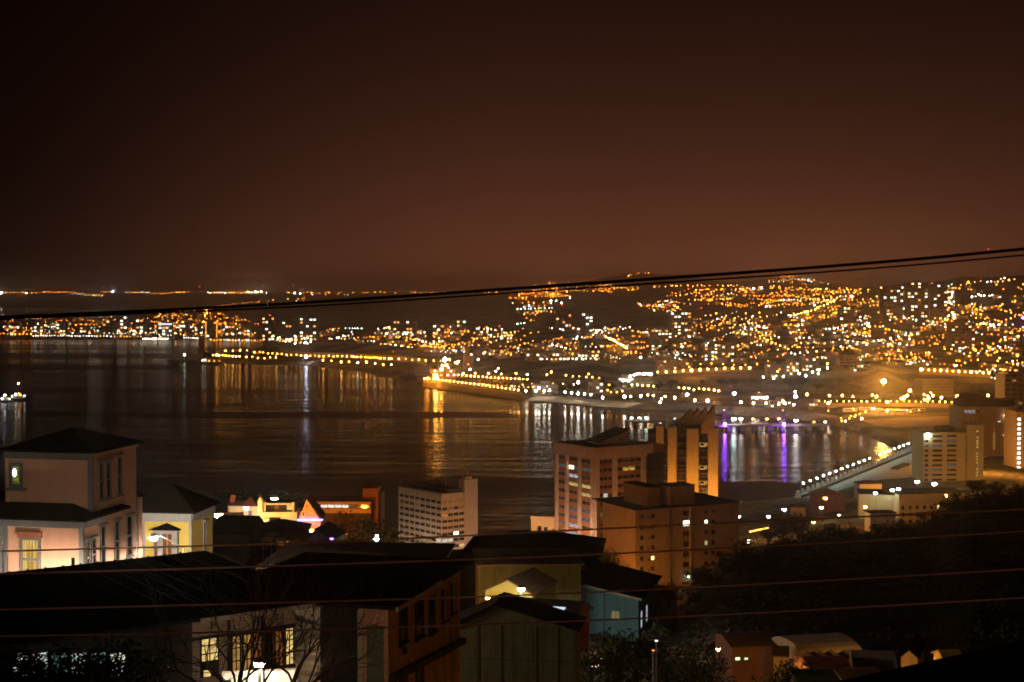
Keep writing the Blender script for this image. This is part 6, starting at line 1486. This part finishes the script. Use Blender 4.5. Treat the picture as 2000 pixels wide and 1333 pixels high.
def far_blocks():
    """blocks of flats one can tell apart on the far shores and hillsides"""
    g = glass(); fm = mat('aluminium_frame', None)
    cols = {'dark': mat('dark_tower_wall', (.12, .11, .10), .9), 'beige': mat('beige_concrete', None), 'tan': mat('tan_tower_wall', (.36, .26, .17), .9), 'orange': mat('orange_render', None), 'grey': mat('grey_render', None)}
    lits = [emi('far_window_warm', (1, .6, .22), 3.2), emi('far_window_white', (1, .92, .75), 4), emi('far_window_green', (.85, 1, .75), 3), emi('far_window_orange', (1, .36, .06), 2.4)]
    def block(px0, px1, ytop, ybase, col, frac, label, name='apartment_tower', nb=None, nf=None, group='blocks of flats on the far hillsides', outline=False, crown=None):
        p = on_land((px0 + px1) / 2, ybase, 0, 520)
        if p is None: return
        D = p.y; f = fr_left(px0, px1, D, R.uniform(-4, 4), p.z - 2, max(12, (px1 - px0) / F * D * .7), py=ybase)
        H = CAMH + ray(px0, ytop).z * D - (p.z - 2)
        t = place(f, name, label, 'tower block' if ybase - ytop > 30 else 'building', group); walls(t, f, H, cols[col], base=-6)
        a = MB(); a.box(f.W * .3, f.W * .7, f.Dp * .3, f.Dp * .7, H, H + 3, cols[col]); a.build('lift_house', t)
        nb = nb or max(2, int((px1 - px0) / 6)); nf = nf or max(2, int((ybase - ytop) / 6)); bw = f.W / nb; fh = (H - 2) / nf
        for j in range(nf + 1): slab(t, 'floor_band', 0, f.W, -.5, -.003, 2 + j * fh - .5, 2 + j * fh + .3, cols[col])
        for i in range(nb):
            for j in range(nf):
                on = R.random() < frac
                if not on and R.random() < .35: continue
                m = R.choice(lits) if on else g
                window(t, f, 'f', i * bw + bw * .15, 2 + j * fh + fh * .3, bw * .7, fh * .5, fm, m, 1, 1, .15, .1, False, True)
        if outline:
            for s in (0, f.W - .8):
                for j in range(nf * 2): a = MB(); a.ball((s + .4, -.6, 3 + j * fh / 2), .95, lampmat('y', 5)); a.build('facade_light', t)
        if crown:
            a = MB(); a.box(-.5, f.W + .5, -1.2, -.1, H - 3, H, emi('crown_sign_glow', (.8, .85, 1), 1.6)); a.build('crown_sign', t)
        return t
    block(512, 536, 620, 667, 'dark', .28, 'leftmost of four dark towers at the edge of the headland, red light on top'); block(551, 570, 622, 667, 'dark', .3, 'second of four dark towers at the edge of the headland')
    block(573, 592, 621, 667, 'dark', .24, 'third of four dark towers at the edge of the headland'); block(597, 618, 622, 667, 'dark', .28, 'rightmost of four dark towers at the edge of the headland')
    block(540, 550, 640, 667, 'grey', .2, 'short pale slab between the first two dark headland towers')
    block(310, 336, 632, 662, 'grey', .3, 'headland tower with a pale glowing sign along its top', crown=True); block(402, 424, 628, 660, 'tan', .12, 'headland tower outlined by strings of yellow lights', outline=True)
    block(228, 248, 618, 657, 'tan', .5, 'pale headland tower full of lit windows'); block(200, 222, 626, 656, 'tan', .3, 'headland tower left of the fully lit one'); block(258, 280, 624, 657, 'tan', .35, 'headland tower right of the fully lit one')
    for i, x in enumerate((20, 66, 110, 150, 350, 380, 440, 470)): block(x, x + 18, 630 + (i * 7) % 12, 657, 'tan', .3, 'headland block of flats, ' + ('far left by the waterfront', 'second from the left', 'third from the left', 'fourth from the left', 'between the sign tower and the outlined tower', 'just left of the outlined tower', 'right of the outlined tower', 'before the dark headland')[i])
    block(1086, 1116, 607, 640, 'dark', .12, 'dark twin tower against the hazy hill, left one'); block(1136, 1158, 612, 662, 'dark', .25, 'dark tower right of the twin on the hazy hill')
    block(1310, 1350, 610, 668, 'tan', .25, 'tall tan tower rising in the middle of the hillside'); block(1272, 1312, 644, 692, 'tan', .3, 'olive lit tower left of the tall tan one')
    block(1376, 1408, 672, 706, 'orange', .4, 'orange lit block with window rows over the cliff road, left one'); block(1410, 1440, 676, 708, 'orange', .35, 'orange lit block with window rows over the cliff road, right one')
    block(1725, 1764, 566, 630, 'tan', .2, 'hillside tower with many lit windows, left of the pair'); block(1772, 1812, 552, 628, 'tan', .22, 'tallest hillside tower full of lit windows'); block(1816, 1850, 556, 632, 'tan', .2, 'hillside tower right of the tallest one')
    block(1858, 1904, 630, 690, 'orange', .3, 'broad orange lit tower on the right hillside'); block(1640, 1668, 600, 640, 'dark', .25, 'dark block on the mid hillside'); block(1870, 1896, 566, 600, 'dark', .2, 'dark tower high on the right hillside')
    block(1282, 1322, 704, 729, 'orange', .12, 'large blank orange lit building on the cliff top', 'large_building'); block(1326, 1352, 708, 727, 'orange', .1, 'smaller blank orange lit building beside the large one', 'large_building')
    block(1118, 1144, 684, 704, 'orange', .1, 'orange lit house block before the dark cliff', 'large_building'); block(1028, 1066, 690, 706, 'orange', .3, 'low orange block with white window lights over the cliff, left one', 'large_building'); block(1072, 1112, 690, 706, 'orange', .4, 'low orange block with white window lights over the cliff, middle', 'large_building'); block(1122, 1168, 692, 706, 'orange', .4, 'low orange block with white window lights over the cliff, right one', 'large_building')
    block(1530, 1560, 708, 734, 'grey', .35, 'grey flats by the cliff edge car park, left block'); block(1566, 1600, 700, 726, 'grey', .35, 'grey flats by the cliff edge car park, right block'); block(1498, 1526, 712, 738, 'grey', .3, 'grey flats by the cliff edge car park, lowest block')
    block(925, 952, 666, 702, 'dark', .05, 'dark blocky tower at the end of the orange street', 'apartment_tower'); block(905, 924, 690, 722, 'tan', .06, 'reddish tower beside the bright hub')
    block(762, 812, 627, 660, 'dark', .3, 'broad dark block on the skyline of the mid hill'); block(845, 868, 628, 655, 'dark', .3, 'dark block with a bright lamp on the mid hill'); block(880, 910, 626, 655, 'dark', .25, 'dark block right of the lamp lit one on the mid hill')
    block(1208, 1238, 738, 758, 'grey', .5, 'white lit shopping hall below the cliff', 'shopping_hall'); block(1660, 1700, 712, 728, 'grey', .3, 'low block with a bluish lit front on the cliff top', 'large_building'); block(1640, 1690, 700, 712, 'orange', .2, 'low orange lit block above the bluish one', 'large_building')
    block(1468, 1500, 775, 792, 'grey', .3, 'long white lit quay shed', 'quay_shed'); block(1505, 1545, 784, 797, 'grey', .15, 'low grey quay shed right of the white lit one', 'quay_shed'); block(1580, 1616, 788, 800, 'grey', .1, 'low shed with a bluish wall at the end of the quay', 'quay_shed')
    block(1040, 1090, 752, 772, 'grey', .12, 'grey roofed hall behind the pale beach', 'beach_hall'); block(1150, 1178, 748, 768, 'orange', .1, 'orange lit hall behind the row of five beach lamps', 'beach_hall'); block(940, 1020, 740, 752, 'orange', .05, 'long orange lit depot along the shore road', 'depot'); block(840, 890, 722, 745, 'orange', .3, 'bright restaurant building of the hub on the point', 'restaurant')

def far_houses():
    walls_ = [mat('house_wall_cream', (.62, .52, .38), .9), mat('house_wall_rust', (.5, .3, .18), .9), mat('house_wall_grey', (.5, .46, .42), .9), mat('house_wall_ochre', (.62, .45, .22), .9)]
    roofs = [mat('house_roof_dark', (.10, .08, .07), .9), mat('house_roof_rust', (.16, .08, .05), .9)]
    wm = [emi('house_window_warm', (1, .55, .18), 1.6), emi('house_window_dim', (1, .45, .1), .5)]
    ME = []
    for w in range(4):
        for (a_, b_, h, rs) in ((9, 7, 4.2, 2.0), (14, 8, 6.8, 2.2), (11, 10, 5.5, 0)):
            a = MB(); a.box(-a_ / 2, a_ / 2, -b_ / 2, b_ / 2, -6, h, walls_[w])
            rm = roofs[w % 2]
            if rs: a.prism([(-b_ / 2 - .4, h), (b_ / 2 + .4, h), (0, h + rs)], 'x', -a_ / 2 - .3, a_ / 2 + .3, rm)
            else: a.box(-a_ / 2 - .2, a_ / 2 + .2, -b_ / 2 - .2, b_ / 2 + .2, h, h + .5, rm)
            for k in range(2): a.box(-a_ * .3 + k * a_ * .45, -a_ * .3 + k * a_ * .45 + 1.4, -b_ / 2 - .05, -b_ / 2 + .1, h - 2.4, h - 1.0, wm[(w + k) % 2])
            ME.append(a.mesh('hillside_house'))
    areas = [([(1690, 570), (1990, 545), (1995, 735), (1850, 712), (1690, 700)], 90, 'house on the steep right hillside among street lamps', 'houses on the right hillside'),
             ([(1340, 625), (1450, 608), (1690, 585), (1690, 695), (1350, 700)], 80, 'house on the hillside right of centre among street lamps', 'houses on the hillside right of centre'),
             ([(900, 640), (1340, 636), (1340, 702), (900, 690)], 60, 'house on the low hill in the centre among street lamps', 'houses on the central hill'),
             ([(620, 645), (880, 640), (880, 684), (640, 664)], 30, 'house on the mid hill behind the dark cliff', 'houses on the mid hill'),
             ([(10, 630), (400, 612), (490, 640), (490, 655), (10, 652)], 30, 'house in the headland city on the left', 'houses of the headland city')]
    # most of them beside a lamp, where the photo lights them
    lamps = [c for c in CAND]
    for poly, n, lb, gr in areas:
        near = [c for c in lamps if inside(CX + c[1].x / c[1].y * F, HZ + (CAMH - c[1].z - 8) / c[1].y * F, poly)]
        R.shuffle(near)
        for c in near[:n]:
            q = c[1]; ang = R.uniform(0, 6.28); dd = R.uniform(9, 15); x, y = q.x + dd * math.cos(ang), q.y + dd * abs(math.sin(ang)) * .9 + 2
            mi = R.randrange(len(ME)); o = link('house', ME[mi], None, (x, y, landxy(x, y) + .6), R.choice((0, math.pi)) * 0 + R.uniform(-.7, .7)); tag(o, '%s %s house near the %s' % (('cream', 'rust', 'grey', 'ochre')[mi // 3], ('small gabled', 'long gabled', 'flat roofed')[mi % 3], landmark(q)), 'house', gr)

def tree_meshes():
    lf = mat('leaf_green', (.03, .042, .016), .8, .4, 3); bk = mat('bark', (.07, .055, .04), .95, .3, 4, bump=.4)
    out = []
    for v in range(4):
        r = random.Random(50 + v); a = MB(); H = 8.0; tips = []
        a.tube([(0, 0, -1), (.1, 0, 1.5), (.15, .1, 3.4)], [.32, .24, .17], bk, 7)
        for k in range(8):
            an = k * 2.4 + r.random(); el = r.uniform(.35, 1.2); L = r.uniform(2.4, 4.0)
            p0 = Vector((.15, .1, r.uniform(2.2, 3.4))); d = Vector((math.cos(an) * math.cos(el), math.sin(an) * math.cos(el), math.sin(el)))
            p1 = p0 + d * L * .55; p2 = p0 + d * L + Vector((0, 0, .4)); a.tube([p0, p1, p2], [.11, .07, .03], bk, 5); tips += [p1, p2]
        tr = a.mesh('trunk'); b = MB()
        cl = [(t + Vector((r.uniform(-.5, .5), r.uniform(-.5, .5), r.uniform(-.2, .7))), r.uniform(.8, 1.5)) for t in tips] + [(Vector((r.uniform(-2, 2), r.uniform(-2, 2), r.uniform(4.4, 7))), r.uniform(.9, 1.5)) for _ in range(10)]
        for c, cr in cl:
            for _ in range(110):
                d = Vector((r.gauss(0, 1), r.gauss(0, 1), r.gauss(0, .8))).normalized() * cr * r.random() ** .4
                p = c + d; n = Vector((r.gauss(0, 1), r.gauss(0, 1), r.gauss(0, 1) + .6)).normalized(); u = n.orthogonal().normalized(); w = n.cross(u); s = r.uniform(.10, .19)
                b.poly([p - u * s, p - w * s * .55, p + u * s, p + w * s * .55], lf)
        out.append((tr, b.mesh('crown')))
    return out
def trees():
    TM = tree_meshes(); k = [0]
    def tree(px, pytop, D, label, sc=None, group='dark trees on the near slope', wide=1.0):
        p = P(px, pytop, D); g = landxy(p.x, p.y); h = max(2.0, p.z - g); s = sc or h / 7.6
        z = g if sc is None else p.z - 7.6 * sc
        t = thing('tree', label, 'tree', (p.x, p.y, z), R.uniform(0, 6.28), group); t.scale = (s * wide, s * wide, s)
        tr, cr = TM[k[0] % 4]; k[0] += 1
        link('trunk', tr, t); link('crown', cr, t); return t
    for px, py, D, w, lb in ((1908, 938, 262, 1.5, 'tallest black tree at the right edge, before the edge tower'), (1950, 941, 258, 1.4, 'black tree right of the tallest one'), (1990, 946, 250, 1.4, 'black tree cut by the right frame edge'), (2040, 945, 250, 1.3, 'black tree just at the right frame edge'),
                             (1868, 965, 268, 1.1, 'round black tree left of the tallest one'), (1838, 982, 266, 1, 'smaller round tree before the beige building'), (1800, 1012, 262, 1.2, 'low black tree below the beige building'), (1760, 1022, 255, 1.2, 'low black tree below the blank beige hall'),
                             (1715, 1030, 255, 1.3, 'low tree in front of the long white house'), (1668, 1030, 258, 1.3, 'low tree under the red walled house'), (1622, 1022, 262, 1.2, 'black tree right of the warm slope lamp'), (1560, 1000, 430, .9, 'dark tree before the orange walled house'), (1530, 1006, 425, 1.0, 'dark tree left of the orange walled house'),
                             (1500, 1032, 300, 1.2, 'low tree right of the brown apartment block'), (1455, 1050, 280, 1.2, 'black tree at the right foot of the brown block'), (1410, 1075, 275, 1.3, 'black tree before the brown block, right'), (1360, 1105, 270, 1.3, 'black tree before the brown block, middle'), (1300, 1140, 262, 1.2, 'black tree before the brown block, left'),
                             (1245, 1232, 112, 1.25, 'large round black tree below the blue house'), (1180, 1238, 108, 1.1, 'black tree left of the large round one'), (1310, 1250, 110, 1.15, 'black tree right of the large round one'), (1350, 1282, 104, 1.1, 'low black tree at the lower edge'), (1552, 1288, 100, .8, 'small round tree before the arched shed'),
                             (440, 1068, 150, 1.2, 'dark bushy tree right of the yellow house'), (470, 1078, 145, 1.1, 'dark tree farther right of the yellow house'), (715, 1010, 372, 1.3, 'tree at the right end of the modern block'), (742, 1040, 350, 1.1, 'leafy tree before the pale green lamp'), (1290, 1214, 150, 1.0, 'dusty tree before the white annex'), (1180, 1070, 330, .9, 'thin tree against the end wall of the brown block'), (1160, 1082, 325, .8, 'thin tree left of the one against the brown end wall'),
                             (1480, 1120, 210, 1.4, 'black tree high on the dark slope'), (1600, 1110, 215, 1.4, 'black tree in the middle of the dark slope'), (1720, 1110, 215, 1.4, 'black tree on the dark slope, right of the middle'), (1850, 1080, 220, 1.4, 'black tree on the dark slope below the tall trees'), (1960, 1070, 220, 1.4, 'black tree on the dark slope at the right edge'),
                             (1420, 1190, 160, 1.4, 'black tree low on the dark slope, left'), (1560, 1190, 165, 1.4, 'black tree low on the dark slope, centre'), (1700, 1195, 165, 1.4, 'black tree low on the dark slope, right of centre'), (1830, 1200, 150, 1.2, 'rust tinted tree above the yellow roofed hut'), (1890, 1215, 140, 1.2, 'rust tinted tree above the corner roof'), (1960, 1190, 150, 1.3, 'black tree above the corner roof at the right')):
        tree(px, py, D, lb, None, 'dark trees on the near slope', w)
    for i in range(9): tree(400 + i * 22 + R.uniform(-6, 6), 968 + R.uniform(-3, 3), 560 + R.uniform(-20, 40), 'small dark tree in the row along the far waterside', None, 'waterside row of trees', 2.2)
    # palms? the shore behind: a few dark trees before the cliff
    for i in range(26):
        px = R.uniform(1080, 1700); p = on_land(px, R.uniform(757, 770), 0, 1000)
        if p:
            t = thing('tree', 'dark tree at the foot of the cliff behind the bay', 'tree', p, R.uniform(0, 6), 'trees at the foot of the cliff'); s = R.uniform(.9, 1.5); t.scale = (s * 1.3, s * 1.3, s); tr, cr = TM[i % 4]; link('trunk', tr, t); link('crown', cr, t)
    # low growth on the black slope
    lf = mat('leaf_green', None); a = MB(); r = random.Random(3)
    for _ in range(420):
        u = r.uniform(1330, 2080); D = r.uniform(128, 300); x, y = (u - CX) / F * D, D; z = landxy(x, y); cr = r.uniform(.8, 2.0)
        for _ in range(34):
            d = Vector((r.gauss(0, .6), r.gauss(0, .6), abs(r.gauss(0, .5)))) * cr; p = Vector((x, y, z)) + d; n = Vector((r.gauss(0, 1), r.gauss(0, 1), r.gauss(0, 1))).normalized(); uu = n.orthogonal().normalized(); w = n.cross(uu); s = r.uniform(.18, .34)
            a.poly([p - uu * s, p - w * s * .6, p + uu * s, p + w * s * .6], lf)
    tag(a.build('undergrowth'), kind='stuff')

def bare_tree():
    """leafless street tree before the kitchen windows, a white lamp burning among its twigs"""
    bk = mat('bark', None); r = random.Random(12); a = MB(); p = P(505, 1330, 50); g = landxy(p.x, p.y); t = thing('bare_tree', 'leafless tree with fine twigs before the lit kitchen windows', 'tree', (p.x, p.y, g), 0)
    Ht = p.z - g
    def grow(p0, d, L, rr, dep):
        if dep == 0 or rr < .004: return
        n = 3; pts = [p0]; dd = d
        for _ in range(n): dd = (dd + Vector((r.gauss(0, .17), r.gauss(0, .17), r.gauss(.02, .12)))).normalized(); pts.append(pts[-1] + dd * L / n)
        a.tube(pts, [rr, rr * .88, rr * .76, rr * .62], bk, 4 if dep < 4 else 6)
        for _ in range(r.choice((2, 3, 3)) if dep > 1 else 0):
            ax = Vector((r.gauss(0, 1), r.gauss(0, 1), r.gauss(0, 1))).normalized(); ang = r.uniform(.35, .95)
            nd = (Matrix.Rotation(ang, 3, ax) @ dd).normalized(); nd.z += .08; grow(pts[r.choice((2, 3, 3))], nd.normalized(), L * r.uniform(.62, .85), rr * .58, dep - 1)
    a.tube([(0, 0, -.5), (0, 0, Ht * .55)], [.13, .10], bk, 7); a.build('trunk', t); a = MB()
    for k in range(8):
        an = k * .8 + .4; grow(Vector((0, 0, Ht * .5 + k * .1)), Vector((math.cos(an) * .6, math.sin(an) * .6, .75)).normalized(), Ht * .28 + .8, .085, 7)
    a.build('branches', t)
    f = fr_left(436, 580, 54.5, 10, landxy(-8, 54) - .1, .25, py=1320); w = thing('garden_wall', 'whitewashed garden wall flooded by the lamp behind the bare tree', 'garden wall', (f.O.x, f.O.y, f.z0), f.yaw); a = MB(); h = f.zt(500, 1316); a.box(0, f.W, 0, .25, -1, h, mat('white_plaster', None)); a.build('wall', w)
    a = MB(); a.box(-.05, f.W + .05, -.05, .3, h, h + .06, mat('white_plaster', None)); a.build('coping', w)
    near_lamp(507, 1296, 53.4, 'w', 420, .2, 'white street lamp burning behind the twigs of the bare tree')
    # leafy tree before the cool lit window on the left
    TM = tree_meshes()
    for px, D, sc, lb in ((28, 52, .40, 'dense tree before the cool lit window, at its left edge'), (250, 51, .42, 'dense tree before the cool lit window, at its right edge'), (80, 52, .46, 'dense tree before the cool lit window, left of its pair'), (205, 51, .46, 'dense tree before the cool lit window, right of its pair'), (140, 50.5, .42, 'low bush like tree between the pair before the cool window')):
        q = P(px, 1262, D); t = thing('tree', lb, 'tree', (q.x, q.y, q.z - 7.6 * sc), R.uniform(0, 6), 'trees before the cool lit window'); t.scale = (sc * 1.15, sc * 1.15, sc); tr, cr = TM[R.randint(0, 3)]; link('trunk', tr, t); link('crown', cr, t)

def near_lamps():
    L = 'street lamps of the near streets'
    near_lamp(100, 1174, 89.6, 'h', 1600, .22, 'hidden street lamp washing the foot of the pink wall', group=L)
    near_lamp(62, 1165, 80, 'h', 480, .22, 'hidden fill lamp added across the lane from the pink house', group=L)  # unseen lamp added to brighten the upper walls
    near_lamp(300, 1150, 98, 'h', 3600, .22, 'hidden street lamp in the gap beside the pink house', group=L)
    near_lamp(325, 1150, 109, 'h', 1300, .22, 'hidden street lamp at the foot of the yellow house', group=L)
    near_lamp(1130, 1262, 147, 'w', 560, .25, 'hidden white lamp in the lane before the blue house', group=L)
    near_lamp(1010, 1420, 70, 'y', 130, .16, 'dim yellow lamp in the lane below the olive house', group=L)
    near_lamp(1050, 1480, 44, 'y', 1300, .16, 'sodium lamp in the street below the rust walled house', group=L)
    near_lamp(1600, 1440, 60, 'y', 200, .16, 'lamp in the street below the hollow houses', group=L)
    for px, py, D, c, s, r, lb in ((1282, 1251, 100, 'w', 4, .1, 'small white lamp glimpsed through the round black tree'), (1276, 1270, 100, 'o', 3, .09, 'faint orange lamp glimpsed through the round black tree')): near_lamp(px, py, D, c, s, r, lb, group=L)
    # red aircraft warning lights on masts
    for px, py, D in ((1930, 487, 3560), (573, 558, 12200), (768, 687, 1900), (527, 616, 2640), (976, 637, 2500), (390, 560, 12500), (1370, 602, 2900), (1668, 607, 2600), (1098, 597, 2650)):
        p = P(px, py, D); g = max(0, landxy(p.x, p.y)); h = max(6, p.z - g); w = D / 3000 * .8
        t = thing('radio_mast', 'slim mast with a red warning light, ' + {1930: 'high above the right hillside', 573: 'over the far orange shore lights', 768: 'by the coast road near the bright hub', 527: 'above the first dark headland tower', 976: 'over the central hill', 390: 'over the far shore left of the headland', 1370: 'in the middle of the hillside', 1668: 'on the hillside right of centre', 1098: 'over the dark twin tower'}[px], 'mast', (p.x, p.y, g), 0, 'masts with red lights')
        a = MB(); a.tube([(0, 0, -1), (0, 0, h)], [w * .6, w * .25], pole_mat(), 4); a.build('pole', t); a = MB(); a.ball((0, 0, h), 1.6 * D / F, lampmat('r', 4)); a.build('warning_light', t)
build_land(); build_sea()
far_blocks(); sea_walls(); promenade(); old_pier()
office_block(); frame_tower(); slab_tower(); brown_block(); right_blocks(); hill_cluster()
pink_house(); yellow_house(); long_house(); near_right_houses(); bottom_right_houses()
city_lights(); far_houses(); coaches()
boats(); trees(); bare_tree(); near_lamps(); wires()
build_haze()
def tell_apart():
    """things of one group that share a label are told apart by their order from the left"""
    W = 'first second third fourth fifth sixth seventh eighth ninth tenth eleventh twelfth thirteenth fourteenth fifteenth sixteenth seventeenth eighteenth nineteenth twentieth'.split()
    T = 'twenty thirty forty fifty sixty seventy eighty ninety'.split(); TT = 'twentieth thirtieth fortieth fiftieth sixtieth seventieth eightieth ninetieth'.split()
    def word(i):
        if i <= 20: return W[i - 1]
        return TT[i // 10 - 2] if i % 10 == 0 else T[i // 10 - 2] + '-' + W[i % 10 - 1]
    by = {}
    for o in COL.objects:
        if o.parent is None and o.get('label'): by.setdefault(o['label'], []).append(o)
    for lb, L in by.items():
        if 1 < len(L) < 90:
            L.sort(key=lambda o: o.location.x / max(1, o.location.y))
            for i, o in enumerate(L):
                o['label'] = lb + ', ' + word(i + 1) + ' from the left'
                if len(o['label'].split()) > 15: o['label'] = lb.replace(' small ', ' ').replace(' long gabled ', ' long ') + ', ' + word(i + 1) + ' from left'
tell_apart()
